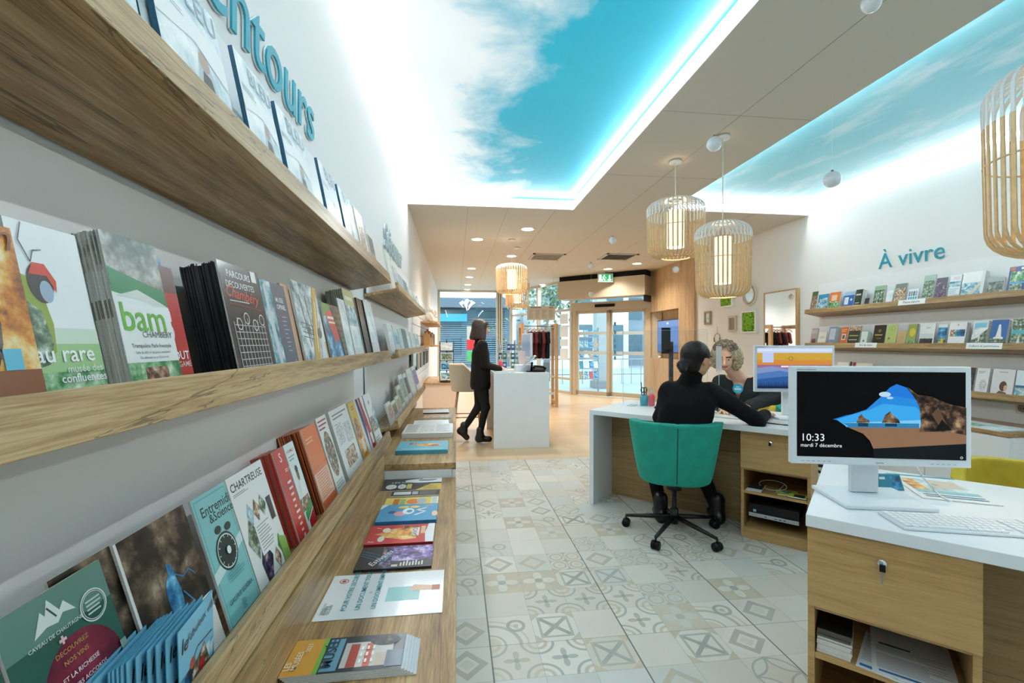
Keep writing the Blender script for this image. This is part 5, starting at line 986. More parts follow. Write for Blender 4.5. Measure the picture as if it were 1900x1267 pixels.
b = MB(); b.lathe([(.001, 0), (.04, .001), (.062, .03), (.066, .055), (.06, .055), (.05, .02), (0.001, .012)], (-.40, 4.0, za + .0005), pm('ceramic_beige', '#c9baa4', .4), 24); o = b.build('bowl'); tag(o, 'small beige round bowl at the wall on the raised bench', 'bowl')
# right bench things
p = Vector((4.02, 2.98, .676)); flat(3.88, 4.19, 2.80, 3.5, .676, .004, [('r', .04, .04, .96, .94, 'ph:pale'), ('r', .1, .3, .6, .7, 'ph:green'), ('r', .0, 0, 1, .03, '#7f93a0')], 'large folded town map lying on the right wall cabinet', '#e9edec', name='map', cat='map')
flat(3.90, 4.19, 3.7, 3.95, .676, .01, [('r', .1, .1, .9, .9, 'ph:pale')], 'small pile of pale leaflets on the right wall cabinet behind the screen', '#dfe3e4')
t = thing('wall_socket', 'round grey wall socket on the right wall above the cabinet', 'socket', (XR - .02, 2.93, .78))
yy = YX(1893, XR - .03); c = Vector((XR - .012, yy, .80)); b = MB(); b.box(XR - .010, yy - .045, .755, XR - .0005, yy + .045, .845, pm('socket_beige', '#c9c0ae', .4)); b.build('plate', t)
b = MB(); b.add([(XR - .0105, yy + .032 * math.cos(q), .80 + .032 * math.sin(q)) for q in [i * math.pi / 10 for i in range(20)]], [tuple(reversed(range(20)))], pm('socket_dark', '#7d7565', .5)); b.box(XR - .014, yy - .012, .797, XR - .0106, yy - .006, .803, black); b.box(XR - .014, yy + .006, .797, XR - .0106, yy + .012, .803, black); b.build('outlet', t)
# ---------------------------------------------------------------- desks
A45 = math.radians(-45); D1 = (1.085, 3.62); D2 = (1.115, 1.335)
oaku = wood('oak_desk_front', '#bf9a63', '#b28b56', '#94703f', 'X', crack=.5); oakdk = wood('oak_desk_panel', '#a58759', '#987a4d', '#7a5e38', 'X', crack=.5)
def desk(O, L, Dp, label, panel_v):
    t = thing('desk', label, 'desk', (O[0], O[1], 0), A45)
    b = MB(); b.box(0, 0, .73, L, Dp, .768, deskw); b.build('desktop', t, world=False, bevel=.002)
    return t
d1 = desk(D1, 1.58, .82, 'white topped oak desk with the green chair in front', .34)
b = MB(); b.box(0, 0, 0, .036, .82, .7295, deskw); b.build('side_panel', d1, world=False, bevel=.002)
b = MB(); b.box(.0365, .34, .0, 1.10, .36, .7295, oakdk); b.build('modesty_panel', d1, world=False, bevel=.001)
d2 = desk(D2, 1.75, .81, 'white topped oak desk with the big computer screen at the lower right', .34)
b = MB(); b.box(1.714, 0, 0, 1.75, .81, .7295, deskw); b.build('side_panel', d2, world=False, bevel=.002)
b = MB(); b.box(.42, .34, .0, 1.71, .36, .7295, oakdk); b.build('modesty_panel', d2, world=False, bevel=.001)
def drawer_unit(O, label, key_u):
    t = thing('drawer_cabinet', label, 'cabinet', (O[0], O[1], 0), A45); w = .40; dp = .56
    b = MB()
    b.box(0, .018, 0, .019, dp, .729, oaku); b.box(w - .019, .018, 0, w, dp, .729, oaku); b.box(.019, dp - .012, 0, w - .019, dp, .729, oaku)
    b.box(.019, .018, 0.0, w - .019, .032, .055, oaku); b.box(.019, .02, .055, w - .019, dp - .012, .073, oaku); b.box(.019, .02, .458, w - .019, dp - .012, .474, oaku); b.box(.019, .02, .711, w - .019, dp - .012, .729, oaku)
    b.build('carcass', t, world=False, bevel=.0012)
    b = MB(); b.box(.0195, .02, .300, w - .0195, dp - .013, .318, oaku); b.build('shelf_board', t, world=False, bevel=.001)
    b = MB(); b.box(0.001, 0, .474, w - .001, .0175, .727, oaku); dr = b.build('drawer_front', t, world=False, bevel=.0015)
    c = Vector((w * key_u, 0, .662)); b = MB()
    b.T = Matrix.Translation(c) @ Matrix.Rotation(math.pi / 2, 4, 'X'); b.lathe([(.012, 0), (.0125, .003), (.010, .005), (.0, .005)], (0, 0, 0), chrome, 20); b.T = Matrix.Identity(4)
    b.build('lock', dr, world=False)
    b = MB(); b.box(c.x - .002, -.026, c.z - .012, c.x + .002, -.005, c.z + .006, chrome); b.box(c.x - .007, -.030, c.z - .014, c.x + .007, -.024, c.z + .006, black); b.box(c.x - .003, -.0265, c.z - .05, c.x + .001, -.0245, c.z - .015, grey); b.build('key', dr, world=False)
    return t
def off(O, u, v): c, s = math.cos(A45), math.sin(A45); return (O[0] + u * c - v * s, O[1] + u * s + v * c)
O1 = off(D1, 1.115, .055); O2 = off(D2, .003, .012)
c1 = drawer_unit(O1, 'oak drawer cabinet under the desk of the green chair', .45); c2 = drawer_unit(O2, 'oak drawer cabinet with a key in its lock at the lower right', .47)
# content of the drawer cabinets
def inlocal(O, name, label, cat, fn, kind=None):
    """build in the desk direction frame with origin O"""
    b = MB(); b.T = Matrix.Translation((O[0], O[1], 0)) @ Matrix.Rotation(A45, 4, 'Z'); fn(b); o = b.build(name); return tag(o, label, cat)
silver = pm('silver_plastic', '#a9adb0', .35, metal=.6)
tpc = thing('desktop_computer', 'black and silver slim computer in the cabinet under the far desk', 'computer', (O1[0], O1[1], .0735), A45)
b = MB(); b.box(.045, .05, .0735, .335, .40, .155, black); b.build('casing', tpc, world=False, bevel=.003)
b = MB(); b.box(.045, .034, .0735, .335, .0495, .098, silver); fr = b.build('front_strip', tpc, world=False, bevel=.003)
b = MB(); 
for x in (.14, .20, .225, .25):
    b = MB(); b.box(x, .0335, .084, x + .012, .0339, .089, black); b.build('port', tpc, world=False)
b = MB(); b.box(.07, .0488, .104, .088, .0496, .120, pm('sticker_blue', '#9fc3d9', .4)); b.build('sticker', tpc, world=False)
def bk(O, x0, y0, z0, x1, y1, z1, base, label, els=[], rot=0, name='booklet', cat='booklet', edge=None):
    c, s = math.cos(A45 + math.radians(rot)), math.sin(A45 + math.radians(rot)); r = Vector((c, s, 0)); u = Vector((-s, c, 0)); o = Vector((*off(O, x0, y0), z1)); return leaflet(o, r, u, Vector((0, 0, 1)), x1 - x0, y1 - y0, z1 - z0, els, label, base, edge, name=name, cat=cat)
bk(O1, .06, .05, .1562, .29, .36, .160, 'ph:dark', 'dark magazine lying on the slim computer', rot=2, name='magazine', cat='magazine', edge='#c9cfd4')
bk(O1, .05, .06, .1606, .27, .37, .164, '#3c4a4f', 'grey magazine lying on top of the dark one over the computer', rot=-1, name='magazine', cat='magazine', edge='#dfe4e6')
bk(O1, .03, .03, .3186, .12, .17, .327, 'ph:forest', 'small pile bottom booklet with white edge left on the cabinet shelf', edge='#d8dad9')
bk(O1, .035, .035, .3275, .125, .175, .335, 'ph:dark', 'dark booklet on top of the little pile left on the cabinet shelf', edge='#cfd2d2')
bk(O1, .215, .05, .3186, .335, .16, .325, '#c4cf3a', 'yellow green booklet at the middle of the cabinet shelf', [('r', .2, .2, .7, .8, 'ph:green')], rot=12, edge='#e6e6c8')
bk(O1, .275, .0215, .3255, .375, .10, .330, '#d3d94a', 'yellow booklet at the right front of the cabinet shelf', [('r', .3, .1, .9, .9, 'ph:dark')], edge='#e9e9d0')
def cab(b):
    P = [(.17 + .075 * math.cos(q) * 1.1, .16 + .05 * math.sin(q), .345 + .02 * math.sin(q)) for q in [i * .3 for i in range(24)]] + [(.21, .1, .33), (.2, .08, .323)]
    b.tube(P, .0022, '#cfd3d3', 6)
inlocal(O1, 'usb_cable', 'white coiled cable lying on the shelf under the far desk', 'cable', cab)
# near cabinet: booklets with dark spines, sheets
for i in range(9):
    z0 = .3186 + .0085 * i
    bk(O2, .023 + .001 * (i % 3), .03 + .002 * (i % 2), z0, .112 + .002 * (i % 3), .20, z0 + .0078, ['#d9d6cf', '#e4e1da', '#cfcbc2', '#e0ddd5', '#3a342e', '#d9d4c9', '#26221f', '#1f1c1b', '#17171a'][i], ['lowest pale', 'second cream', 'third grey', 'fourth cream', 'fifth dark', 'sixth pale', 'seventh dark', 'eighth black', 'topmost black'][i] + ' booklet of the pile at the left in the near cabinet', edge=paper if i < 6 else '#4a443c')
bk(O2, .125, .0225, .3186, .25, .25, .3206, '#e3e5e6', 'white form sheet with a blue footer, left one in the near cabinet', [('l', .06, .2, .94, .95, 16, '#a7abae'), ('r', .06, .04, .8, .10, '#2b6fa5')], rot=-6, name='paper_sheet', cat='paper')
bk(O2, .165, .021, .3215, .365, .29, .3245, '#eceded', 'white printed form sheet with blue footer, right one in the near cabinet', [('l', .06, .10, .94, .42, 14, '#8f9497'), ('l', .06, .46, .94, .6, 6, '#9da2a5'), ('r', .08, .03, .6, .07, '#2b6fa5'), ('r', .1, .62, .5, .66, '#55595c')], rot=1, name='paper_sheet', cat='paper')
def rack_(b):
    for x in (.06, .2): b.tube([(x, .05, .0735 + .006), (x + .01, .06, .19), (x + .1, .08, .22), (x + .14, .3, .21), (x + .14, .32, .08)], .005, chrome, 8)
inlocal(O2, 'wire_stand', 'bent silver wire stand in the bottom of the near cabinet', 'stand', rack_)
# ---------------------------------------------------------------- computer screens
plw = pm('screen_casing_white', '#dfe5ea', .35)
def monitor(c, yaw, W_, H_, label, els, standc, zt=.768, tilt=0):
    """c: centre of the panel front; yaw: heading of the viewer-facing normal"""
    nrm = Vector((math.cos(yaw), math.sin(yaw), 0)); r = Vector((-math.sin(yaw), math.cos(yaw), 0)); up = Vector((0, 0, 1))   # r: viewer's right
    t = thing('computer_monitor', label, 'monitor', (c[0] - nrm.x * .06, c[1] - nrm.y * .06, zt))
    c = Vector(c); o = c - r * W_ / 2 - up * H_ / 2
    b = MB(); b.obox(o - nrm * .024, r * W_, nrm * .024, up * H_, plw); b.obox(c - nrm * .05 - r * .13 - up * .09, r * .26, nrm * .027, up * .18, plw); b.build('casing', t, bevel=.003)
    bz, bb = .018, .026; sw, sh = W_ - 2 * bz, H_ - bz - bb; so = o + r * bz + up * bb + nrm * .0006
    b = MB(); M = plane_map(so, r, up, nrm); b.add([M(0, 0, 0), M(sw, 0, 0), M(sw, sh, 0), M(0, sh, 0)], [(0, 1, 2, 3)], 'e#000000'); art(b, M, els, sw, sh, 1, .00015); b.build('screen', t)
    b = MB(); M2 = plane_map(o + nrm * .0004, r, up, nrm)
    art(b, M2, [('t', 'iiyama', .5, .020, .018, '#7e888f', .01, 'c')] + [('r', .06 + .03 * i, .028, .075 + .03 * i, .034, '#9aa4aa') for i in range(6)] + [('r', .78 + .03 * i, .028, .795 + .03 * i, .034, '#9aa4aa') for i in range(5)] + [('r', .03, .962, .14, .970, '#8f989e')], W_, H_); b.build('bezel_print', t)
    b = MB(); sc_ = c - nrm * .075; b.obox(sc_ - r * .045 + Vector((0, 0, zt + .016 - sc_.z)), r * .09, -nrm * .022, (0, 0, c.z - .03 - zt), plw); b.obox(sc_ - r * .03 - nrm * .0005 - up * .03, r * .06, nrm * .028, up * .06, plw); b.build('stand_neck', t, bevel=.003)
    b = MB(); q = sc_ + Vector((0, 0, zt + .0005 - sc_.z)); b.obox(q - r * .14 - nrm * .08, r * .28, nrm * .22, (0, 0, .014), plw); b.build('stand_base', t, bevel=.004)
    return t
b1, b2 = 'e#1b78d8', 'e#3aa6ea'
cave = [('p', [(.22, .44), (.30, .49), (.38, .52), (.44, .58), (.50, .70), (.56, .82), (.60, .86), (.66, .82), (.70, .72), (.735, .60), (.745, .40), (.73, .35), (.30, .35), (.28, .42)], b1), ('p', [(.24, .44), (.42, .56), (.50, .70), (.60, .72), (.715, .68), (.735, .56), (.74, .36), (.30, .36)], 'e#2489dc'), ('p', [(.24, .44), (.44, .56), (.52, .63), (.71, .60), (.735, .56), (.74, .36), (.30, .36)], b2), ('p', [(.28, .40), (.74, .45), (.74, .36), (.30, .36)], 'e#7cc7ee'),
        ('c', .53, .74, .035, 'e#b8d6ea', .03), ('c', .56, .70, .02, 'e#a8cfe8', .015), ('p', [(.28, .40), (.73, .41), (.73, .35), (.32, .35)], 'e#2f7fb0'), ('p', [(.36, .405), (.375, .48), (.39, .51), (.41, .46), (.435, .44), (.44, .41)], 'ph:rockE_'), ('p', [(.51, .41), (.53, .50), (.56, .545), (.58, .50), (.61, .45), (.62, .41)], 'ph:rockE_'),
        ('r', .37, .365, .43, .405, 'e#1c3a52'), ('r', .53, .37, .60, .405, 'e#1c3a52'), ('p', [(.31, .35), (.74, .36), (1, .30), (1, .19), (.46, .11), (.44, .2), (.40, .28)], 'e#8a6a50'), ('p', [(.46, .11), (1, .19), (1, .0), (.46, 0)], 'e#0a1016'),
        ('p', [(.66, .83), (.72, .74), (.80, .72), (.90, .64), (1, .60), (1, .29), (.90, .32), (.80, .32), (.73, .31), (.74, .42), (.73, .60), (.70, .72)], 'ph:rockE_'), ('p', [(.80, .52), (.84, .60), (.90, .36), (.86, .34)], 'e#5e4734'), ('p', [(.82, .33), (.86, .46), (.92, .34)], 'e#0e0b09'),
        ('t', '10:33', .02, .185, .068, 'e#e8f0f6', .0), ('t', 'mardi 7 décembre', .02, .115, .034, 'e#e8f0f6', .0), ('g', .972, .03, .008, .003, 'e#dfe6ea')]
MC['ph_rock'] = photo('print_rockE_', PH['rockE'][0], 26, emit=.55)
PH['rockE_'] = PH['rockE']
cM = W(1632, 772, 1.55)
mon1 = monitor(cM, math.radians(-90 - 7.02) - math.radians(6.5), .566, .338, 'large white computer monitor showing a beach cave picture and 10:33', cave, None)
ridge = [('r', 0, 0, 1, 1, 'e#c9a23c'), ('r', 0, .55, 1, .70, 'e#d08a3a'), ('r', 0, .42, 1, .58, 'e#9a6a8c'), ('p', [(0, .5), (.2, .55), (.45, .46), (.7, .54), (1, .47), (1, 0), (0, 0)], 'e#7f93c4'), ('p', [(0, .36), (.3, .44), (.6, .34), (1, .42), (1, 0), (0, 0)], 'e#4f78b4'), ('p', [(0, .22), (.4, .30), (.7, .24), (1, .34), (1, 0), (0, 0)], 'e#2c5a9a'), ('r', 0, .88, 1, 1, 'e#c4d2f2'), ('r', .07, .64, .22, .88, 'e#bccaf0'), ('r', .32, .52, .55, .56, 'e#e8e4e8'), ('r', 0, .93, 1, .96, 'e#dfe6fa'), ('g', .45, .74, .03, .006, 'e#6a5a3a'), ('l', .38, .735, .52, .745, 1, 'e#6a5a3a')] + \
    [('p', [(.02 * i, 0), (.02 * i + .01, .12 + .07 * ((i * 7) % 5) / 5 + .0018 * i), (.02 * i + .02, 0)], 'e#12284c') for i in range(50)] + [('r', 0, 0, 1, .05, 'e#0f2244')] + [('p', [(.80 + .03 * i, .3), (.815 + .03 * i, .5 + .05 * (i % 3)), (.83 + .03 * i, .3)], 'e#1a1a3a') for i in range(6)]
cM2 = W(1474, 684, 3.28)
mon2 = monitor(cM2, math.radians(-90 - 7.02) + math.radians(-4), .556, .335, 'smaller looking white monitor showing mountains, on the far desk', ridge, None)
# keyboard on the near desk
t = thing('keyboard', 'white computer keyboard on the near desk in front of the big screen', 'keyboard', (1.75, 1.15, .7685))
k0 = G(1620, 945, .775); k1 = G(1672, 984, .775); kd = Vector((math.cos(math.radians(-18)), math.sin(math.radians(-18)), 0)); kn = Vector((-kd.y, kd.x, 0)); KB = G(1678, 983, .77)
kpm = pm('keyboard_white', '#dfe4e8', .4); kkm = pm('keycap_white', '#eceff2', .35)
b = MB(); b.obox(KB + Vector((0, 0, .7685 - KB.z)), kd * .43, kn * .135, (0, 0, .009), kpm); b.build('base', t, bevel=.003)
rws = [15, 14, 14, 13, 12, 8]
b = MB()
for j in range(6):
    xs = .008; y = .008 + j * .0200
    for i in range(15 if j else 9):
        w_ = .0165 if (j or i != 3) else .105
        b.obox(KB + kd * xs + kn * y + Vector((0, 0, .778 - KB.z)), kd * w_, kn * .0165, (0, 0, .004), kkm); xs += w_ + .0025
    xs = .312
    for i in range(3 if j < 5 else 0): b.obox(KB + kd * (.303 + i * .0185) + kn * y + Vector((0, 0, .778 - KB.z)), kd * .0160, kn * .0165, (0, 0, .004), kkm)
    for i in range(3): b.obox(KB + kd * (.366 + i * .019) + kn * y + Vector((0, 0, .778 - KB.z)), kd * .0165, kn * .0165, (0, 0, .004), kkm)
b.build('keys', t)
# desk map + blue card + cable on the near desk
def quad_on(pts, z, th, els, label, base, name, cat):
    P = [G(px, py, z + th) for px, py in pts]; o = P[0]; r = (P[1] - P[0]); w = r.length; r.normalize(); u = (P[3] - P[0]); u = (u - r * u.dot(r)); h = u.length; u.normalize()
    return leaflet(o, r, u, Vector((0, 0, 1)), w, h, th, els, label, base, name=name, cat=cat)
quad_on([(1712, 923), (1862, 938), (1812, 892), (1676, 880)], .7688, .003, [('r', 0, 0, 1, 1, '#f1f3f4'), ('r', .0, .93, 1, 1, '#2f8fae'), ('r', .08, .30, .92, .86, 'ph:pale'), ('r', .08, .35, .30, .80, 'ph:orange'), ('r', .34, .38, .90, .84, 'ph:town'), ('r', .34, .38, .90, .84, 'ph:pale'), ('p', [(.40, .45), (.85, .48), (.88, .78), (.45, .80)], '#d9c4b4'), ('r', .08, .24, .92, .34, '#8cc6cf'), ('l', .1, .06, .9, .2, 2, '#3a6f9a'), ('c', .5, .6, .06, '#9fb98c')], 'folded town map with blue edge lying behind the keyboard', '#eef0f0', 'map', 'map')
cc = W(1646, 884, 1.69); cc.z = .769; b = MB(); r_ = Vector((CS, -SN, 0)); b.obox(cc - r_ * .02, r_ * .085, (.0, .012, .0), (0, .02, .055), pm('card_teal', '#1f7f96', .4)); art(b, plane_map(cc - r_ * .02, r_, Vector((0, .02, .055)).normalized(), Vector((0, -1, .3)).normalized()), [('r', .55, .1, .95, .9, 'ph:azure'), ('r', .05, .7, .3, .85, '#d6e6ea')], .085, .058); o = b.build('card_holder'); tag(o, 'small teal card standing behind the foot of the big screen', 'card')
P = [W(1700, 865, 1.62), W(1712, 885, 1.6), G(1728, 902, .776), G(1745, 920, .775), G(1765, 930, .774)]; b = MB(); b.tube(P, .003, '#e9ecee', 8); o = b.build('power_cable'); tag(o, 'white cable hanging behind the big screen over the map', 'cable')
# ---------------------------------------------------------------- things on the far desk
t = thing('pen_holder', 'blue pencil cup with scissors at the left end of the far desk', 'pen holder', tuple(G(1195, 752, .768)))
p = G(1195, 752, .7685); b = MB(); b.lathe([(.034, 0), (.036, .09), (.033, .09), (.031, .005), (0.001, .005)], p, pm('cup_blue', '#2aa3b4', .35), 24); b.build('cup', t)
b = MB(); 
for dx in (-.013, .013):
    q = p + Vector((dx, 0, .135)); b.tube([q + Vector((.014 * math.cos(a_), .002, .022 * math.sin(a_))) for a_ in [i * math.pi / 6 for i in range(13)]], .0045, black, 6, False)
b.box(p.x - .006, p.y - .002, p.z + .02, p.x + .006, p.y + .002, p.z + .12, grey); b.build('scissors', t)
b = MB(); b.tube([p + Vector((-.01, .015, .01)), p + Vector((-.018, .02, .2))], .0045, black, 6); b.tube([p + Vector((.015, -.012, .01)), p + Vector((.012, -.02, .16))], .004, '#27476b', 6); b.build('pens', t)
p = G(1209, 753, .7685); t = thing('sanitizer_bottle', 'clear bottle of pink hand gel beside the blue pencil cup', 'bottle', tuple(p))
b = MB(); b.lathe([(.001, 0), (.026, .001), (.028, .01), (.028, .085), (.014, .105), (.0, .105)], p, pm('gel_pink', '#e0475f', .15, coat=.5), 24, 1, .75); b.build('bottle_body', t)
b = MB(); b.lathe([(.011, 0), (.011, .02), (.006, .022), (.005, .045), (.0, .045)], p + Vector((0, 0, .1045)), pm('pump_clear', '#d3dade', .2), 16); b.box(p.x - .03, p.y - .006, p.z + .148, p.x + .008, p.y + .006, p.z + .156, MC['pump_clear']); b.build('pump', t)
p = G(1222, 757, .7685); b = MB(); b.lathe([(.03, 0), (.028, .012), (.015, .02), (0, .022)], p, black, 20, 1.3, .8); o = b.build('computer_mouse'); tag(o, 'small black mouse on the far desk beside the pink gel', 'mouse')
# acrylic screens on the desk
def acrylic(P0, P1, z0, z1, label, feet=True):
    P0, P1 = Vector((*P0, 0)), Vector((*P1, 0)); d_ = (P1 - P0).normalized(); n_ = Vector((-d_.y, d_.x, 0))
    t = thing('acrylic_screen', label, 'screen', tuple((P0 + P1) / 2 + Vector((0, 0, z0)))); b = MB(); b.obox(P0 - n_ * .0025 + Vector((0, 0, z0)), P1 - P0, n_ * .005, (0, 0, z1 - z0), plexi); b.build('clear_sheet', t)
    b = MB()
    for q in (P0, P1): b.obox(q - d_ * .001 - n_ * .0028 + Vector((0, 0, z0)), d_ * .002, n_ * .0056, (0, 0, z1 - z0), plexe)
    b.obox(P0 - n_ * .0028 + Vector((0, 0, z1)), P1 - P0, n_ * .0056, (0, 0, .002), plexe); b.build('edges', t)
    for f in (.12, .88):
        q = P0.lerp(P1, f); b = MB(); b.obox(q - d_ * .03 - n_ * .04 + Vector((0, 0, z0 + .0)), d_ * .06, n_ * .08, (0, 0, .006), pm('acrylic_foot', '#cdd8db', .15)); b.build('foot', t)
    return t
a0 = off(D1, .09, .45); a1 = off(D1, .80, .45); acrylic(a0, a1, .7685, 1.42, 'clear acrylic protection screen standing on the far desk between the women')
# pole with black display back
p = G(1252, 752, .7685); p = Vector((1.80, 3.68, .7685)); t = thing('display_pole', 'black pole with a small black screen back on the far desk', 'display', tuple(p))
q = W(1245, 660, DEP(p.x, p.y)); b = MB(); b.box(q.x - .014, q.y - .014, .78, q.x + .014, q.y + .014, 1.325, blackm); b.build('pole', t); b = MB(); b.box(q.x - .07, q.y - .07, .7685, q.x + .07, q.y + .07, .78, blackm); b.build('foot', t)
b = MB(); q2 = W(1236, 632, DEP(p.x, p.y) - .02); b.obox(q2 - r_ * .038 - Vector((0, 0, .11)), r_ * .076, Vector((SN, CS, 0)) * .012, (0, 0, .22), black); b.build('screen_back', t, bevel=.004)
# small acrylic card holder hanging in front of the faces
b = MB(); q = W(1334, 666, 3.55); b.obox(q - r_ * .022 - Vector((0, 0, .10)), r_ * .044, Vector((SN, CS, 0)) * .003, (0, 0, .20), pm('translucent_card', '#dfe3e6', .3, alpha=.5)); 
m_ = MC['translucent_card']; m_.node_tree.nodes['Principled BSDF'].inputs['Alpha'].default_value = .55
b.T = Matrix.Identity(4); b.obox((q.x - .04, q.y - .03, .7685), (.08, 0, 0), (0, .06, 0), (0, 0, .004), plexe); b.obox((q.x - .0015, q.y - .0015, .7725), (.003, 0, 0), (0, .003, 0), (0, 0, q.z - .1 - .7725), plexe); o = b.build('card_stand'); tag(o, 'narrow translucent card stand between the two seated women', 'card stand')
# papers by the right hand, white pot, phone
bk((D1[0], D1[1]), .90, .22, .7686, 1.20, .44, .776, '#dfe9ee', 'open tourist map spread on the far desk by the seated woman', [('r', .05, .05, .95, .95, 'ph:pale'), ('r', .3, .2, .9, .8, 'ph:lake')], name='map', cat='map', rot=3)
bk((D1[0], D1[1]), 1.22, .18, .7765, 1.42, .33, .779, '#cfd4d6', 'grey brochure beneath the reaching hand on the far desk', [('r', .1, .1, .9, .9, 'ph:news')], name='brochure', cat='brochure', rot=-8)
bk((D1[0], D1[1]), .62, .22, .7686, .82, .40, .772, '#cfe6ef', 'blue and white leaflet on the far desk near the clasped hands', [('r', .1, .1, .9, .9, 'ph:lake')], name='leaflet', cat='leaflet', rot=20)
pp = Vector((*off(D1, 1.42, .62), .7685)); t = thing('cream_pot', 'cream cylindrical pot with wooden lid beside the smaller monitor', 'pot', tuple(pp)); b = MB(); b.lathe([(.035, 0), (.038, .005), (.038, .12), (0, .12)], pp, pm('cream_ceramic', '#e6ddcb', .5), 24); b.build('pot_body', t); b = MB(); b.lathe([(.040, 0), (.040, .012), (0, .012)], pp + Vector((0, 0, .1205)), oakl, 24); b.build('lid', t)
# ---------------------------------------------------------------- swivel tub chairs
def tub_chair(loc, ang, m, label, ztop=.79, dims=None, base=True):
    """ang: heading (radians) the sitter faces; shell built in local frame facing +y"""
    t = thing('swivel_chair', label, 'chair', (loc[0], loc[1], 0), ang - math.pi / 2)
    zt = ztop; z0 = zt - .40
    def shell(P):
        x, y, z = P[..., 0], P[..., 1], P[..., 2]
        k = np.clip((z - z0) / (zt - z0), 0, 1); R = .205 + .075 * k ** .8          # flares upward
        # superellipse footprint, open to the front above the seat
        r = (np.abs(x / R) ** 2.6 + np.abs((y - .02) / (R * .98)) ** 2.6) ** (1 / 2.6)
        d = (r - 1) * R; th = .022
        bowl = np.abs(d) - th
        top = zt - np.clip(y + .08, 0, 1) * .62                     # arms slope down forwards
        cut = z - np.minimum(top, zt); bowl = np.maximum(bowl, cut)
        bot = z0 - z + .0; bowl = np.maximum(bowl, bot)
        front = y - .20; bowl = np.maximum(bowl, front)
        floor = np.maximum(np.maximum(d - .0, np.abs(z - (z0 + .03)) - .03), y - .235)
        f = smin(bowl, floor, .03); seam = np.exp(-(x / .004) ** 2) * .006 * (y < 0); return f - .006 + seam
    v, f = sdf_mesh(shell, (-.33, -.33, z0 - .05), (.33, .30, zt + .04), .0095)
    b = MB(); b.v = [tuple(p) for p in v]; b.f = [tuple(int(i) for i in q) for q in f]; b.mats = [m]; b.m = [0] * len(f); b.sm = [True] * len(f); b.build('shell', t, world=False)
    b = MB(); pr = [(.001, 0), (.17, 0), (.185, .02), (.185, .05), (.17, .07), (.001, .075)]; b.lathe(pr, (0, .02, z0 + .055), m, 32); b.build('seat_cushion', t, world=False)
    sp = []
    for i in range(9):
        z = z0 + .01 + (zt - z0 - .03) * i / 8; k = (z - z0) / (zt - z0); sp.append((0, .02 - (.205 + .075 * k ** .8) * .98 - .0255, z))
    b = MB(); b.tube(sp, .003, pm('seam_dark', '#06382f' if m is teal else '#6b5a0e', .9), 6); b.build('seam', t, world=False)
    if not base: return t
    b = MB(); b.lathe([(.028, 0), (.028, .10), (.016, .101), (.016, z0 - .16), (.05, z0 - .155), (.05, z0 - .085)], (0, 0, .07), blackm, 18); b.build('gas_column', t, world=False)
    for k in range(5):
        a_ = math.radians(90 + 72 * k) + .2; e = Vector((math.cos(a_), math.sin(a_), 0)); b = MB()
        b.tube([e * .02 + Vector((0, 0, .115)), e * .18 + Vector((0, 0, .095)), e * .325 + Vector((0, 0, .078))], [.018, .015, .011], blackm, 8); b.build('base_arm', t, world=False)
        b = MB(); cc_ = e * .325; tt = Vector((-e.y, e.x, 0)); b.tube([cc_ + Vector((0, 0, .08)), cc_ + Vector((0, 0, .05))], .007, blackm, 8)
        for s_ in (-1, 1): b.tube([cc_ + tt * .006 * s_ + Vector((0, 0, .028)), cc_ + tt * .024 * s_ + Vector((0, 0, .028))], .028, black, 18)
        b.tube([cc_ - tt * .007 + Vector((0, 0, .028)), cc_ + tt * .007 + Vector((0, 0, .028))], .02, blackm, 14)
        b.build('castor', t, world=False)
    return t
CH1 = (1.50, 2.99)
tub_chair(CH1, math.radians(68), teal, 'emerald green velvet swivel chair under the woman seen from behind', .79)
CH2 = (2.63, 3.97)
tub_chair(CH2, math.radians(-128), mustard, 'mustard velvet swivel chair behind the far desk under the curly haired woman', .77)
tub_chair((3.42, 4.15), math.radians(-100), teal, 'second green velvet chair mostly hidden behind the smaller monitor', .80)
tub_chair((2.62, 1.74), math.radians(-150), mustard, 'mustard velvet swivel chair behind the near desk at the right edge', .725)
# ---------------------------------------------------------------- people
def frame(f):
    f = np.array(f, float); f /= np.linalg.norm(f); up = np.array([0, 0, 1.0]); r = np.cross(f, up); r /= np.linalg.norm(r); u = np.cross(r, f); return r, f, u
def head_prims(c, f, s=1.0, tilt=0):
    """head centre c (between the ears), facing f; returns prims and a world mapper"""
    r, f, u = frame(f); R = np.stack([r, f, u], 1); c = np.array(c, float)
    L = lambda x, y, z: tuple(c + (r * x + f * y + u * z) * s)
    ps = [('e', L(0, -.008, .028), (.076 * s, .094 * s, .088 * s), R), ('e', L(0, .030, -.030), (.056 * s, .062 * s, .072 * s), R), ('e', L(0, .052, -.078), (.026 * s, .026 * s, .020 * s), R),
          ('c', L(0, .086, .018), L(0, .112, -.018), .008 * s, .013 * s, .012), ('e', L(0, .094, -.047), (.024 * s, .012 * s, .010 * s), R), ('e', L(.034, .070, -.018), (.024 * s, .022 * s, .022 * s), R), ('e', L(-.034, .070, -.018), (.024 * s, .022 * s, .022 * s), R),
          ('e', L(.030, .082, .030), (.026 * s, .014 * s, .008 * s), R), ('e', L(-.030, .082, .030), (.026 * s, .014 * s, .008 * s), R),
          ('e', L(.076, -.006, -.006), (.010 * s, .018 * s, .030 * s), R), ('e', L(-.076, -.006, -.006), (.010 * s, .018 * s, .030 * s), R)]
    return ps, L, R
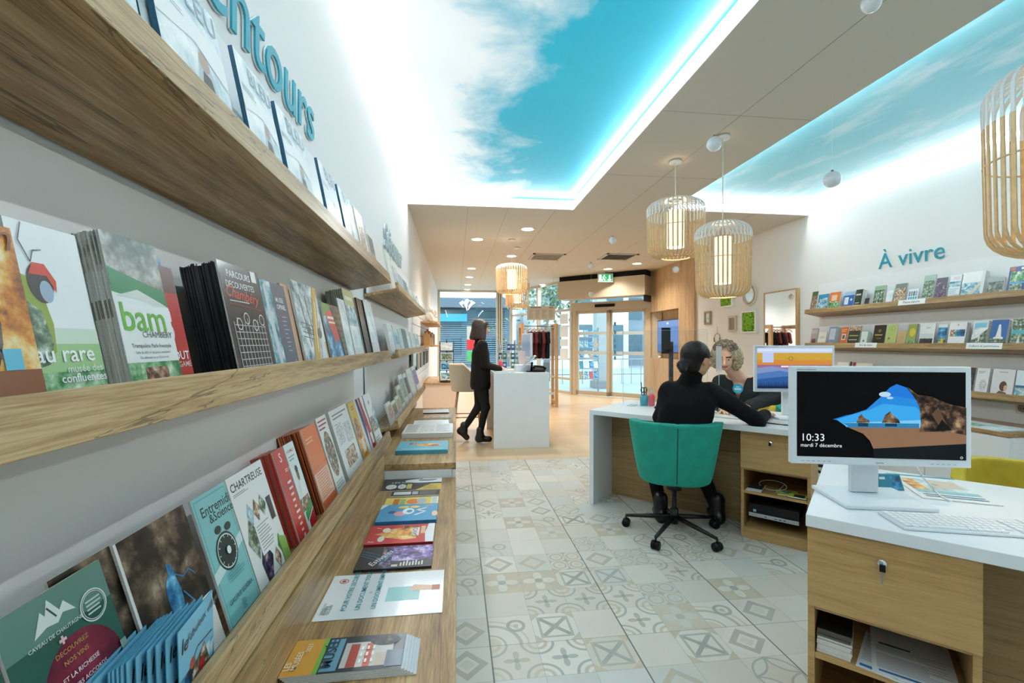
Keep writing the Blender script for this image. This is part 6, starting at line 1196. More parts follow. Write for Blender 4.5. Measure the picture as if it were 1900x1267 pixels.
def hand_prims(w, d, nrm, curl=.35, s=1.0, flip=1):
    """wrist w, direction d, palm normal nrm (pointing out of the back of the hand)"""
    w = np.array(w, float); d = np.array(d, float); d /= np.linalg.norm(d); n = np.array(nrm, float); n -= d * (n @ d); n /= np.linalg.norm(n); sd = np.cross(d, n) * flip
    P = lambda a, b, c: tuple(w + (d * a + sd * b + n * c) * s)
    ps = [('c', P(0, 0, 0), P(.03, 0, 0), .026 * s, .026 * s, .015)]
    for k, (b_, ln) in enumerate(((-.030, .070), (-.010, .080), (.010, .075), (.029, .058))):
        ps.append(('c', P(.02, b_ * .7, 0), P(.085, b_, 0), .014 * s, .0105 * s, .012))
        a0 = (.085, b_, 0); a1 = (.085 + ln * .5 * math.cos(curl), b_ * 1.1, -ln * .5 * math.sin(curl)); a2 = (a1[0] + ln * .5 * math.cos(curl * 2.2), b_ * 1.12, a1[2] - ln * .5 * math.sin(curl * 2.2))
        ps.append(('c', P(*a0), P(*a1), .0098 * s, .0088 * s, .003)); ps.append(('c', P(*a1), P(*a2), .0088 * s, .0072 * s, .003))
    ps.append(('c', P(.015, -.018, -.004), P(.055, -.050, -.016), .014 * s, .011 * s, .01)); ps.append(('c', P(.055, -.050, -.016), P(.088, -.058, -.020), .0105 * s, .008 * s, .003))
    return ps
skinA = pm('skin_tan', '#c08a68', .5, noise=.04, nscale=30); skinB = pm('skin_fair', '#d9a98e', .5, noise=.04, nscale=30); skinC = pm('skin_light', '#dcb096', .5, noise=.04, nscale=30)
lips = pm('lip_pink', '#a3504c', .4); eyed = pm('eye_dark', '#1c1512', .2); eyew = pm('eye_white', '#dcd8d2', .3); brow = pm('brow_dark', '#2b1d16', .8)
knitb = pm('black_knit', '#0d0d0f', .9, noise=.25, nscale=120, bump=.3, bscale=500); knitg = pm('charcoal_knit', '#26292b', .95, noise=.3, nscale=90, bump=.5, bscale=300)
trous = pm('black_trousers', '#0b0b0c', .8); blaz = pm('black_blazer', '#17130f', .75, noise=.1, nscale=20); jean = pm('dark_grey_jeans', '#1f211f', .85, noise=.15, nscale=80); boot = pm('black_leather', '#0c0c0d', .28); sole = pm('boot_sole', '#060606', .6)
def face_mat(L, R, c, s):
    r, f, u = R[:, 0], R[:, 1], R[:, 2]; c = np.array(c, float)
    def fn(p):
        q = (p - c) / s; x, y, z = q @ r, q @ f, q @ u; out = np.zeros(len(p), int); fr = y > .055
        out[fr & (np.abs(x) < .024) & (z > -.056) & (z < -.038) & (y > .088)] = 1
        for sg in (-1, 1):
            e = fr & (((x - sg * .031) / .0125) ** 2 + ((z - .010) / .0055) ** 2 < 1); out[e] = 3
            e = fr & (((x - sg * .031) / .006) ** 2 + ((z - .010) / .0055) ** 2 < 1); out[e] = 2
            e = fr & (np.abs(x - sg * .033) < .022) & (np.abs(z - .036 + .08 * (np.abs(x) - .033)) < .004); out[e] = 4
        return out
    return fn
def person(label, origin): return thing('person', label, 'person', tuple(origin))
# --- P1: woman seen from behind in black turtleneck
hp = np.array([1.52, 2.97, .50]); fd = np.array([.46, .89, 0.]); fd /= np.linalg.norm(fd); rt = np.array([fd[1], -fd[0], 0])
t = person('woman seen from behind in a black turtleneck with a low dark bun, reaching right', (1.52, 2.97, 0))
sc_ = np.array([1.555, 2.90, 1.005]); shR = sc_ + rt * .150; shL = sc_ - rt * .125; elR = np.array([1.985, 2.80, .80]); wrR = np.array([2.215, 3.03, .800])
shL[2] += .0; elL = shL + np.array([.02, .12, -.22]) - rt * .02; wrL = np.array([1.86, 3.30, .812])
hc = W(1293, 668, 2.99); hc = np.array([hc.x, hc.y, hc.z]); hf = np.array([.90, .32, -.12]); neck = sc_ + np.array([.01, .03, .06])
hpz, L, R = head_prims(hc, hf, .98)
body = hpz + [('c', tuple(sc_ + [0, 0, .03]), tuple(hc - [0, 0, .05] - hf * .02), .055, .048, .03), ('c', tuple(wrR - (wrR - elR) * .15), tuple(wrR), .028, .024), ('c', tuple(elL * .2 + wrL * .8), tuple(wrL), .028, .024)]
# hidden torso keeps the body one continuous surface
body += [('c', tuple(hp + [0, 0, .05]), tuple(sc_ - [0, 0, .10]), .065, .065, .05), ('c', tuple(sc_), tuple(shR - rt * .02), .05, .035, .03), ('c', tuple(sc_), tuple(shL + rt * .02), .05, .035, .03), ('c', tuple(shR - rt * .02), tuple(elR), .032, .028, .02), ('c', tuple(elR), tuple(wrR), .028, .022, .02), ('c', tuple(shL + rt * .02), tuple(elL), .032, .028, .02), ('c', tuple(elL), tuple(wrL), .028, .022, .02)]
body += hand_prims(wrR, (.75, .62, -.06), (0, 0, 1), .25, .95, 1) + hand_prims(wrL, (.8, .4, -.04), (0, 0, 1), .3, .95, -1)
sdf_obj('body', body, .0052, [skinA, lips, eyed, eyew, brow], t, .012, matfn=face_mat(L, R, hc, .98))
sw = [('c', tuple(hp + fd * .0 + [0, 0, .06]), tuple(sc_ - [0, 0, .10] - fd * .02), .128, .115, .08), ('c', tuple(hp + rt * .06 + [0, 0, .05]), tuple(sc_ + rt * .07 - [0, 0, .10] - fd * .02), .115, .095, .06), ('c', tuple(hp - rt * .06 + [0, 0, .05]), tuple(sc_ - rt * .08 - [0, 0, .10] - fd * .02), .115, .095, .06),
      ('c', tuple(shL + rt * .025 - [0, 0, .02]), tuple(shR - rt * .025 - [0, 0, .02]), .066, .066, .05), ('c', tuple(sc_ + [0, 0, .035]), tuple(sc_ * .22 + hc * .78 - [0, 0, .030] - hf * .012), .072, .064, .025), ('c', tuple(shR - [0, 0, .02]), tuple(elR), .062, .050, .04), ('c', tuple(elR), tuple(wrR), .050, .036, .03), ('c', tuple(shL - [0, 0, .02]), tuple(elL), .062, .048, .04), ('c', tuple(elL), tuple(wrL * .97 + elL * .03), .048, .036, .03)]
sdf_obj('turtleneck_sweater', sw, .009, knitb, t, .03, extra=lambda P, f: f + noise3(P, 26, .004, 1.3))
lg = []
for sg, kn_, ft in ((1, np.array([1.78, 3.30, .52]), np.array([1.90, 3.12, .10])), (-1, np.array([1.50, 3.42, .52]), np.array([1.50, 3.20, .10]))):
    h0 = hp + rt * .085 * sg + [0, 0, .03]; lg += [('c', tuple(h0), tuple(kn_), .088, .062, .04), ('c', tuple(kn_), tuple(ft), .060, .045, .03)]
lg += [('c', tuple(hp + rt * .07 + [0, 0, .05]), tuple(hp - rt * .07 + [0, 0, .05]), .118, .118, .05)]
sdf_obj('trousers', lg, .010, trous, t, .03, extra=lambda P, f: f + noise3(P, 22, .004, .4))
for ft, df in ((np.array([1.90, 3.12, 0.]), np.array([.05, .25, 0])), (np.array([1.50, 3.20, 0.]), np.array([.06, .25, 0]))):
    df = df / np.linalg.norm(df); pr = [('c', tuple(ft + [0, 0, .055]), tuple(ft + [0, 0, .17]), .050, .052, .02), ('c', tuple(ft - df * .03 + [0, 0, .045]), tuple(ft + df * .13 + [0, 0, .035]), .042, .036, .03)]
    sdf_obj('boot', pr, .008, [boot, sole], t, .02, extra=lambda P, f: np.maximum(f, .002 - P[..., 2]), matfn=lambda c: c[:, 2] < .022)
r_h, f_h, u_h = R[:, 0], R[:, 1], R[:, 2]
hairb = pm('hair_black', '#15100e', .45, noise=.3, nscale=60, bump=.4, bscale=220); hL = lambda x, y, z: tuple(hc + r_h * x + f_h * y + u_h * z)
hp_ = [('e', hL(0, -.022, .036), (.086, .100, .090), R), ('e', hL(0, -.070, -.020), (.062, .048, .060), R), ('e', hL(0, -.050, -.050), (.064, .050, .046), R), ('e', hL(0, -.125, -.048), (.040, .034, .036), R), ('e', hL(.02, -.14, -.075), (.028, .02, .026), R)]
def cutface(hc_, R_, y0=.045, z0=.055):
    def ex(P, f):
        q = P - np.array(hc_, np.float32); y = q @ R_[:, 1].astype(np.float32); z = q @ R_[:, 2].astype(np.float32); x = q @ R_[:, 0].astype(np.float32)
        cut = np.minimum(y - y0 * (1 - .0 * z), z0 - z) ; side = np.minimum(y - .0, np.minimum(.012 - z, .05 - np.abs(0 * x)))
        f = np.maximum(f, np.minimum(y - y0, z0 - z)); f = np.maximum(f, np.minimum(y + .022, .015 - z)); return f + noise3(P, 75, .0015, 2)
    return ex
sdf_obj('hair', hp_, .005, hairb, t, .02, extra=cutface(hc, R))
# --- P2: curly haired woman facing the camera
f2 = np.array([-.62, -.78, 0.]); f2 /= np.linalg.norm(f2); r2 = np.cross(f2, [0, 0, 1.])   # her right
hc2 = W(1345, 662, 3.86); hc2 = np.array([hc2.x, hc2.y, hc2.z]); s2 = W(1372, 712, 3.97); s2 = np.array([s2.x, s2.y, .98]); hp2 = np.array([2.56, 3.93, .50]); hf2 = np.array([-.55, -.80, -.42])
t = person('curly blonde haired woman in a charcoal V neck sweater with a round turquoise badge', (2.56, 3.93, 0))
hz, L2, R2_ = head_prims(hc2, hf2, 1.0)
shl = s2 - r2 * .165; shr = s2 + r2 * .155; ell = np.array(W(1436, 742, 3.86)); ell[2] = .855; wrl = np.array(W(1388, 752, 3.66)); wrl[2] = .805; elr = shr + f2 * .05 + [0, 0, -.19] + r2 * .06; wrr = np.array(W(1345, 768, 3.52)); wrr[2] = .80
body = hz + [('c', tuple(s2 + [0, 0, .02]), tuple(hc2 - hf2 * .03 - [0, 0, .05]), .058, .048, .03), ('c', tuple(hp2 + [0, 0, .1]), tuple(s2 - [0, 0, .10]), .07, .075, .05), ('c', tuple(shl + r2 * .02), tuple(shr - r2 * .02), .05, .05, .05), ('e', tuple(s2 + f2 * .03 - [0, 0, .09]), (.085, .085, .085)),
          ('c', tuple(shl + r2 * .02), tuple(ell), .034, .03, .02), ('c', tuple(ell), tuple(wrl), .03, .024, .02), ('c', tuple(shr - r2 * .02), tuple(elr), .034, .03, .02), ('c', tuple(elr), tuple(wrr), .03, .024, .02)]
body += hand_prims(wrl, wrr - wrl + [0, 0, 0.], (0, 0, 1), .5, .95, 1) + hand_prims(wrr, (-.3, -.9, -.02), (0, 0, 1), .35, .95, -1)
sdf_obj('body', body, .0052, [skinB, lips, eyed, eyew, brow], t, .012, matfn=face_mat(L2, R2_, hc2, 1.0))
sw = [('c', tuple(hp2 + [0, 0, .06]), tuple(s2 - [0, 0, .20]), .145, .135, .08), ('c', tuple(shl + r2 * .03 - [0, 0, .03]), tuple(shr - r2 * .03 - [0, 0, .03]), .074, .074, .05), ('c', tuple(s2 - [0, 0, .12] + f2 * .03), tuple(s2 - [0, 0, .22] + f2 * .03), .125, .13, .06), ('c', tuple(shl - [0, 0, .02]), tuple(ell), .068, .062, .04), ('c', tuple(ell), tuple(wrl), .062, .042, .03), ('c', tuple(shr - [0, 0, .02]), tuple(elr), .066, .058, .04), ('c', tuple(elr), tuple(wrr * .8 + elr * .2), .056, .042, .03)]
def vneck(P, f):
    q = P - s2.astype(np.float32); y = q @ f2.astype(np.float32); x = q @ r2.astype(np.float32); z = q[..., 2]
    v = np.abs(x) * .86 - (z + .16) * .27; v = np.maximum(v, .0 - y - .02); cap = np.hypot(x, y + .01) - .054; cap = np.maximum(cap, -.01 - z)
    return np.maximum(np.maximum(f + noise3(P, 24, .005, .7), -v * .8), -cap)
sdf_obj('v_neck_sweater', sw, .009, knitg, t, .035, extra=vneck)
lg = [('c', tuple(hp2 + r2 * .08), tuple(hp2 + r2 * .10 + f2 * .40 + [0, 0, .03]), .09, .065, .04), ('c', tuple(hp2 - r2 * .08), tuple(hp2 - r2 * .08 + f2 * .38 + [0, 0, .03]), .09, .065, .04), ('c', tuple(hp2 + r2 * .10 + f2 * .40 + [0, 0, .03]), tuple(hp2 + r2 * .12 + f2 * .36 - [0, 0, .42]), .06, .042, .03), ('c', tuple(hp2 - r2 * .08 + f2 * .38 + [0, 0, .03]), tuple(hp2 - r2 * .1 + f2 * .36 - [0, 0, .42]), .06, .042, .03), ('c', tuple(hp2 + r2 * .07 + [0, 0, .05]), tuple(hp2 - r2 * .07 + [0, 0, .05]), .12, .12, .05)]
sdf_obj('trousers', lg, .012, trous, t, .03)
for sg in (1, -1):
    ft = hp2 + r2 * .11 * sg + f2 * .37; ft[2] = 0; sdf_obj('shoe', [('c', tuple(ft + [0, 0, .045]), tuple(ft + f2 * .14 + [0, 0, .035]), .042, .036, .02)], .009, boot, t, .02, extra=lambda P, f: np.maximum(f, .002 - P[..., 2]))
hairc = pm('hair_curly_blonde', '#a39478', .7, noise=.45, nscale=45, bump=.8, bscale=120); hairr = pm('hair_root_brown', '#54473a', .7, noise=.4, nscale=45, bump=.6, bscale=120)
r_h, f_h, u_h = R2_[:, 0], R2_[:, 1], R2_[:, 2]; hL = lambda x, y, z: tuple(hc2 + r_h * x + f_h * y + u_h * z)
# main mass plus many curl tufts, one continuous hair mesh
hp_ = [('e', hL(0, -.03, .05), (.100, .108, .085), R2_), ('e', hL(-.085, -.03, -.03), (.055, .075, .105), R2_), ('e', hL(.075, -.04, -.03), (.045, .07, .095), R2_), ('e', hL(0, -.09, -.02), (.10, .05, .10), R2_)]
def curls(P, f):
    q = P - hc2.astype(np.float32); x = q @ r_h.astype(np.float32); y = q @ f_h.astype(np.float32); z = q @ u_h.astype(np.float32)
    f = f + noise3(P, 95, .0085, 1.1) + noise3(P, 210, .004, 2.2); f = np.maximum(f, np.minimum(y - .052, .062 - z) * 1.0); f = np.maximum(f, np.minimum(y - .01, .058 - np.hypot(x, z * .6) + 0 * x)); return f
sdf_obj('curly_hair', hp_, .0052, [hairc, hairr], t, .02, extra=curls, matfn=lambda c: ((c - hc2) @ u_h > .075) | (np.abs((c - hc2) @ r_h) < .03) & ((c - hc2) @ f_h > -.02) & ((c - hc2) @ u_h > .04))
g_ = random.Random(5); b = MB()
for i in range(420):
    a_ = g_.uniform(0, 2 * math.pi); ph_ = g_.uniform(-.5, 1.4); e = Vector((math.cos(a_) * math.cos(ph_), math.sin(a_) * math.cos(ph_), math.sin(ph_)))
    if e.y > .30 and e.z < .62: continue
    c = Vector(hc2) + Vector(r_h) * e.x * .105 + Vector(f_h) * (e.y * .10 - .03) + Vector(u_h) * (e.z * .10 + .03 - (.05 if abs(e.x) > .5 else 0))
    d_ = (c - Vector(hc2)).normalized(); sd_ = d_.cross(Vector((g_.uniform(-1, 1), g_.uniform(-1, 1), g_.uniform(-1, 1)))).normalized(); s3 = d_.cross(sd_); P = []
    for k in range(9): q = k * 1.1; P.append(c + d_ * (.004 * k - .004) + (sd_ * math.cos(q) + s3 * math.sin(q)) * .009 - Vector((0, 0, .0035 * k)))
    b.tube(P, [.0022] * 8 + [.001], hairc, 4, False)
b.build('curl_strands', t)
bc = s2 + f2 * .16 - r2 * .03 - np.array([0, 0, .105]); bcx = W(1369, 721, DEP(s2[0], s2[1]) - .155); 
b = MB(); n_ = Vector(f2); rr_ = Vector((-f2[1], f2[0], 0)); Mb = plane_map(bcx, rr_, Vector((0, 0, 1)), n_); art(b, Mb, [('c', 0, 0, .040, '#2a9fc4'), ('c', 0, -.002, .030, '#3fb4d2'), ('r', -.025, -.010, .025, .004, '#d4ecf2'), ('r', -.012, .012, .012, .018, '#d4ecf2')], 1, 1, 1, .0006); 
vs = [Mb(.04 * math.cos(q), .04 * math.sin(q), z_) for z_ in (-.004, .0004) for q in [i * math.pi / 12 for i in range(24)]]; b.add(vs, [tuple(reversed(range(24)))] + [(i, (i + 1) % 24, 24 + (i + 1) % 24, 24 + i) for i in range(24)], '#2a9fc4'); b.build('badge', t)
# --- P3: standing woman at the tall counter, in profile
bx = G(895, 818, 0); X0, Y0 = .335, 6.03
t = person('standing woman with dark bob in a black blazer and ankle boots at the tall counter', (X0, Y0, 0)); f3 = np.array([1., .12, 0]); f3 /= np.linalg.norm(f3); r3 = np.cross(f3, [0, 0, 1.])
hip = np.array([X0 - .01, Y0, .86]); s3_ = np.array([X0 - .01, Y0, 1.30]); hc3 = np.array([X0 + .00, Y0 + .01, 1.50]); hf3 = np.array([1, .25, -.15])
hz, L3, R3_ = head_prims(hc3, hf3, .98)
el3 = s3_ + r3 * .18 + f3 * .03 + [0, 0, -.28]; w3 = np.array([X0 + .27, Y0 - .06, .965]); el3b = s3_ - r3 * .18 + f3 * .06 + [0, 0, -.27]; w3b = np.array([X0 + .27, Y0 + .14, .965])
body = hz + [('c', tuple(s3_), tuple(hc3 - [0, 0, .05]), .052, .048, .03), ('c', tuple(hip), tuple(s3_ - [0, 0, .08]), .07, .07, .05), ('c', tuple(s3_ + r3 * .14), tuple(s3_ - r3 * .14), .05, .05, .04), ('c', tuple(s3_ + r3 * .15), tuple(el3), .036, .03, .02), ('c', tuple(el3), tuple(w3), .03, .022, .02), ('c', tuple(s3_ - r3 * .15), tuple(el3b), .036, .03, .02), ('c', tuple(el3b), tuple(w3b), .03, .022, .02)] + hand_prims(w3, (1, .25, -.1), (0, 0, 1), .3, .92, 1) + hand_prims(w3b, (1, -.1, -.1), (0, 0, 1), .3, .92, -1)
sdf_obj('body', body, .0058, [skinC, lips, eyed, eyew, brow], t, .012, matfn=face_mat(L3, R3_, hc3, .98))
jk = [('c', tuple(hip - [0, 0, .09] - f3 * .005), tuple(s3_ - [0, 0, .14]), .132, .112, .07), ('c', tuple(hip - [0, 0, .10] + r3 * .05), tuple(s3_ + r3 * .07 - [0, 0, .11]), .105, .09, .06), ('c', tuple(hip - [0, 0, .10] - r3 * .05), tuple(s3_ - r3 * .07 - [0, 0, .11]), .105, .09, .06), ('c', tuple(s3_ + r3 * .145 - [0, 0, .02]), tuple(s3_ - r3 * .145 - [0, 0, .02]), .062, .062, .05), ('c', tuple(s3_ + [0, 0, .0] - f3 * .012), tuple(s3_ + [0, 0, .085] - f3 * .012), .072, .060, .02),
      ('c', tuple(s3_ + r3 * .16 - [0, 0, .02]), tuple(el3), .058, .046, .03), ('c', tuple(el3), tuple(w3 - f3 * .02), .046, .036, .02), ('c', tuple(s3_ - r3 * .16 - [0, 0, .02]), tuple(el3b), .058, .046, .03), ('c', tuple(el3b), tuple(w3b - f3 * .02), .046, .036, .02)]
sdf_obj('blazer', jk, .0095, blaz, t, .03, extra=lambda P, f: np.maximum(f + noise3(P, 20, .004, 2), .70 - P[..., 2]))
knA = np.array([X0 + .05, Y0 - .05, .47]); anA = np.array([X0 - .02, Y0 - .05, .12]); knB = np.array([X0 - .03, Y0 + .09, .46]); anB = np.array([X0 - .23, Y0 + .10, .16])
lg = [('c', tuple(hip + r3 * .06 - [0, 0, .08]), tuple(knA), .088, .056, .03), ('c', tuple(knA), tuple(anA), .055, .038, .03), ('c', tuple(hip - r3 * .06 - [0, 0, .08]), tuple(knB), .088, .056, .03), ('c', tuple(knB), tuple(anB), .055, .038, .03), ('c', tuple(hip - [0, 0, .05] + r3 * .05), tuple(hip - [0, 0, .05] - r3 * .05), .10, .10, .05)]
sdf_obj('jeans', lg, .0095, jean, t, .03, extra=lambda P, f: f + noise3(P, 30, .0025, .9))
def booty(an, toe, heel, z0):
    pr = [('c', tuple(an + [0, 0, .05]), tuple(an - [0, 0, .03]), .048, .046, .02), ('c', tuple(heel), tuple(toe), .042, .038, .03), ('c', tuple(an - [0, 0, .02]), tuple(heel), .045, .042, .03)]
    return pr
bt = booty(anA, np.array([X0 + .10, Y0 - .05, .048]), np.array([X0 - .04, Y0 - .05, .055]), 0)
sdf_obj('ankle_boot', bt, .0075, [boot, sole], t, .02, extra=lambda P, f: np.maximum(f, .001 - P[..., 2]), matfn=lambda c: c[:, 2] < .028)
toeB = np.array([X0 - .19, Y0 + .10, .045]); heelB = np.array([X0 - .275, Y0 + .10, .135]); bt = booty(anB, toeB, heelB, 0)
sdf_obj('ankle_boot', bt, .0075, [boot, sole], t, .02, extra=lambda P, f: np.maximum(f, .001 - P[..., 2]), matfn=lambda c: (c[:, 2] - .01 + (c[:, 0] - toeB[0]) * 1.05) < .012)
r_h, f_h, u_h = R3_[:, 0], R3_[:, 1], R3_[:, 2]; hL = lambda x, y, z: tuple(hc3 + r_h * x + f_h * y + u_h * z)
hairbr = pm('hair_brown', '#3a2519', .4, noise=.35, nscale=50, bump=.4, bscale=200)
hp_ = [('e', hL(0, -.02, .035), (.098, .115, .092), R3_), ('c', hL(.055, -.01, .03), hL(.074, .015, -.12), .046, .046), ('c', hL(-.055, -.02, .03), hL(-.074, .015, -.12), .046, .046), ('c', hL(0, -.055, .03), hL(0, -.085, -.13), .072, .058), ('c', hL(.05, -.05, 0), hL(.055, -.05, -.11), .045, .04), ('c', hL(-.05, -.05, 0), hL(-.055, -.05, -.11), .045, .04)]
def bob(P, f):
    q = P - hc3.astype(np.float32); x = q @ r_h.astype(np.float32); y = q @ f_h.astype(np.float32); z = q @ u_h.astype(np.float32)
    return np.maximum(np.maximum(f + .0025 * np.sin(np.arctan2(x, y + .03) * 40), np.minimum(y - .048, .058 - z)), -.165 - z)
sdf_obj('bob_hair', hp_, .0055, hairbr, t, .02, extra=bob)
# ---------------------------------------------------------------- tall counter and what stands on it
cx0, cx1, cy0, cy1, ct = .465, 1.165, 5.62, 6.95, .94
t = thing('reception_counter', 'tall plain white counter in the middle of the shop', 'counter', ((cx0 + cx1) / 2, cy0, 0))
b = MB(); b.box(cx0, cy0, 0, cx1, cy0 + .04, ct, deskw); b.build('end_panel', t, bevel=.002); b = MB(); b.box(cx0, cy1 - .04, 0, cx1, cy1, ct - .0405, deskw); b.build('end_panel', t, bevel=.002)
b = MB(); b.box(cx0, cy0 + .0405, ct - .04, cx1, cy1, ct, deskw); b.build('countertop', t, bevel=.002); b = MB(); b.box(cx0 + .22, cy0 + .0405, 0, cx0 + .24, cy1 - .0405, ct - .0405, oakd); b.build('front_panel', t)
zc = ct + .0006
def at(px, d): q = W(px, 640, d); return q
t = thing('counter_monitor', 'monitor on the tall counter seen almost from its edge', 'monitor', (.93, 6.15, zc))
q = W(976, 641, 6.15); n_ = Vector((-.985, -.11, 0)).normalized(); rr_ = Vector((-n_.y, n_.x, 0)); b = MB(); o_ = q - rr_ * .22 - Vector((0, 0, .165)); b.obox(o_, rr_ * .44, -n_ * .03, (0, 0, .33), plw); b.build('casing', t, bevel=.003)
b = MB(); b.add([o_ + n_ * .001 + rr_ * .02 + Vector((0, 0, .02)), o_ + n_ * .001 + rr_ * .42 + Vector((0, 0, .02)), o_ + n_ * .001 + rr_ * .42 + Vector((0, 0, .31)), o_ + n_ * .001 + rr_ * .02 + Vector((0, 0, .31))], [(0, 1, 2, 3)], pm('screen_greyblue', '#7388a0', .3, emit=.35)); b.build('screen', t)
b = MB(); b.tube([q - n_ * .03 - Vector((0, 0, .05)), Vector((q.x, q.y, zc + .01)) - n_ * .05], .02, plw, 10); b.box(q.x - .03, q.y - .09, zc, q.x + .13, q.y + .09, zc + .012, plw); b.build('stand', t)
t = thing('tablet_stand', 'tilted card terminal on a black stand on the tall counter', 'terminal', (.94, 5.9, zc)); q = W(983, 672, 5.85); b = MB()
b.tube([Vector((q.x + .02, q.y, zc + .01)), Vector((q.x + .03, q.y, q.z))], .014, black, 8); b.box(q.x - .04, q.y - .05, zc, q.x + .07, q.y + .05, zc + .012, black); b.build('stand', t)
b = MB(); b.obox(q + Vector((-.10, -.05, -.06)), (.17, 0, .15), (0, .12, 0), (.008, 0, -.01), plw); b.obox(q + Vector((-.098, -.045, -.0545)), (.155, 0, .137), (0, .11, 0), (-.0005, 0, .0006), pm('lcd_grey', '#8698a8', .2)); b.build('display', t)
t = thing('desk_phone', 'black desk telephone on the front right of the tall counter', 'telephone', (1.06, 5.8, zc)); q = G(1000, 690, zc); b = MB(); b.obox((.98, 5.70, zc), (.15, 0, 0), (0, .18, 0), (0, 0, .02), black); b.obox((.985, 5.71, zc + .0205), (.14, 0, 0), (0, .16, .035), (0, 0, .006), black); b.build('base', t, bevel=.004)
b = MB(); b.tube([(.985, 5.72, zc + .055), (1.0, 5.74, zc + .075), (1.11, 5.74, zc + .065), (1.14, 5.72, zc + .035)], [.018, .013, .013, .018], black, 10); b.build('handset', t)
b = MB(); b.box(.77, 5.85, zc, 1.02, 6.02, zc + .085, plw); o = b.build('printer', bevel=.006); tag(o, 'low white box printer under the terminal on the tall counter', 'printer')
flat(.50, .66, 5.66, 5.80, zc, .012, [('r', .1, .1, .9, .9, 'ph:lake')], 'pale blue folded leaflet at the front left of the tall counter', '#bfe0ea', name='leaflet', cat='leaflet', rot=4)
flat(.60, .80, 5.84, 6.06, zc, .02, [('r', .1, .1, .9, .9, 'ph:pale')], 'white heap of papers by the hands on the tall counter', '#f1f1ef', name='paper_pile', cat='paper', rot=12)
flat(.68, .74, 5.68, 5.76, zc, .01, [], 'small white notepad on the front edge of the tall counter', '#eceeef', name='notepad', cat='notepad', rot=-5)
q = Vector((.62, 6.35, zc)); t = thing('sanitizer_bottle', 'pink bottle with pump on the tall counter behind the hands', 'bottle', tuple(q)); b = MB(); b.lathe([(.001, 0), (.03, .002), (.032, .09), (.014, .12), (0, .12)], q, MC['gel_pink'], 20); b.build('bottle_body', t); b = MB(); b.lathe([(.01, 0), (.01, .03), (.005, .05), (0, .05)], q + Vector((0, 0, .1195)), MC['pump_clear'], 12); b.build('pump', t)
t = thing('postcard_display', 'clear acrylic display with rows of small blue boxes on the tall counter', 'display', (.75, 6.6, zc))
b = MB(); 
for z_ in (0, .13, .26, .39): b.box(.60, 6.50, zc + z_, .98, 6.72, zc + z_ + .006, plexe)
for x in (.60, .725, .85, .975): b.box(x, 6.50, zc, x + .004, 6.72, zc + .42, plexe)
b.build('acrylic_rack', t)
for j in range(3):
    for i in range(6):
        if (i * 3 + j * 5) % 7 == 6: continue
        x = .61 + i * .061; c = ['#1f4f86', '#2b6aa8', '#17324f', '#3f7f6c', '#c9c3b4', '#1d5c7c'][(i + 2 * j) % 6] if i < 4 else ['#9aa8a4', '#6f8f86', '#b4b0a2'][j]
        b = MB(); b.box(x, 6.53, zc + .0065 + .13 * j, x + .05, 6.60, zc + .095 + .13 * j, c); b.box(x + .008, 6.5295, zc + .04 + .13 * j, x + .042, 6.5299, zc + .07 + .13 * j, '#dfe6ea'); o = b.build('souvenir_box'); tag(o, 'little blue or grey souvenir box in the clear display on the tall counter', 'box', 'souvenir boxes in the clear counter display')
b = MB(); b.obox((.86, 6.12, zc), (.16, -.02, 0), (0, .01, 0), (-.03, .0, .26), pm('pink_card', '#ecd9d2', .6)); o = b.build('counter_card'); tag(o, 'pale pink standing card on the tall counter behind the monitor', 'card')
# bar stool
t = thing('bar_stool', 'beige upholstered bar stool with wooden legs behind the standing woman', 'stool', (.16, 6.75, 0))
def stool(P):
    x, y, z = P[..., 0] - .16, P[..., 1] - 6.75, P[..., 2]; k = np.clip((z - .62) / .40, 0, 1); R = .20 + .05 * k
    r = (np.abs(x / R) ** 2.4 + np.abs(y / R) ** 2.4) ** (1 / 2.4); d = (r - 1) * R; w_ = np.abs(d) - .02; w_ = np.maximum(w_, z - (1.0 - np.clip(x + .05, 0, 1) * 1.0)); w_ = np.maximum(w_, .62 - z)
    fl = np.maximum(d, np.abs(z - .66) - .04); return smin(w_, fl, .03) - .005
v, f = sdf_mesh(stool, (-.15, 6.44, .58), (.46, 7.06, 1.05), .012); b = MB(); b.v = [tuple(p) for p in v]; b.f = [tuple(int(i) for i in q) for q in f]; b.mats = [beige]; b.m = [0] * len(f); b.sm = [True] * len(f); b.build('shell', t)
for sx, sy in ((-1, -1), (1, -1), (1, 1), (-1, 1)):
    b = MB(); b.tube([(.16 + sx * .13, 6.75 + sy * .13, .62), (.16 + sx * .21, 6.75 + sy * .21, 0.001)], [.018, .013], oakl, 8); b.build('leg', t)
for sx, sy in ((-1, 0), (1, 0), (0, 1), (0, -1)):
    b = MB(); e = .18; b.tube([(.16 + (sx * e if sx else -e), 6.75 + (sy * e if sy else -e), .24), (.16 + (sx * e if sx else e), 6.75 + (sy * e if sy else e), .24)], .008, oakl, 8); b.build('stretcher', t)
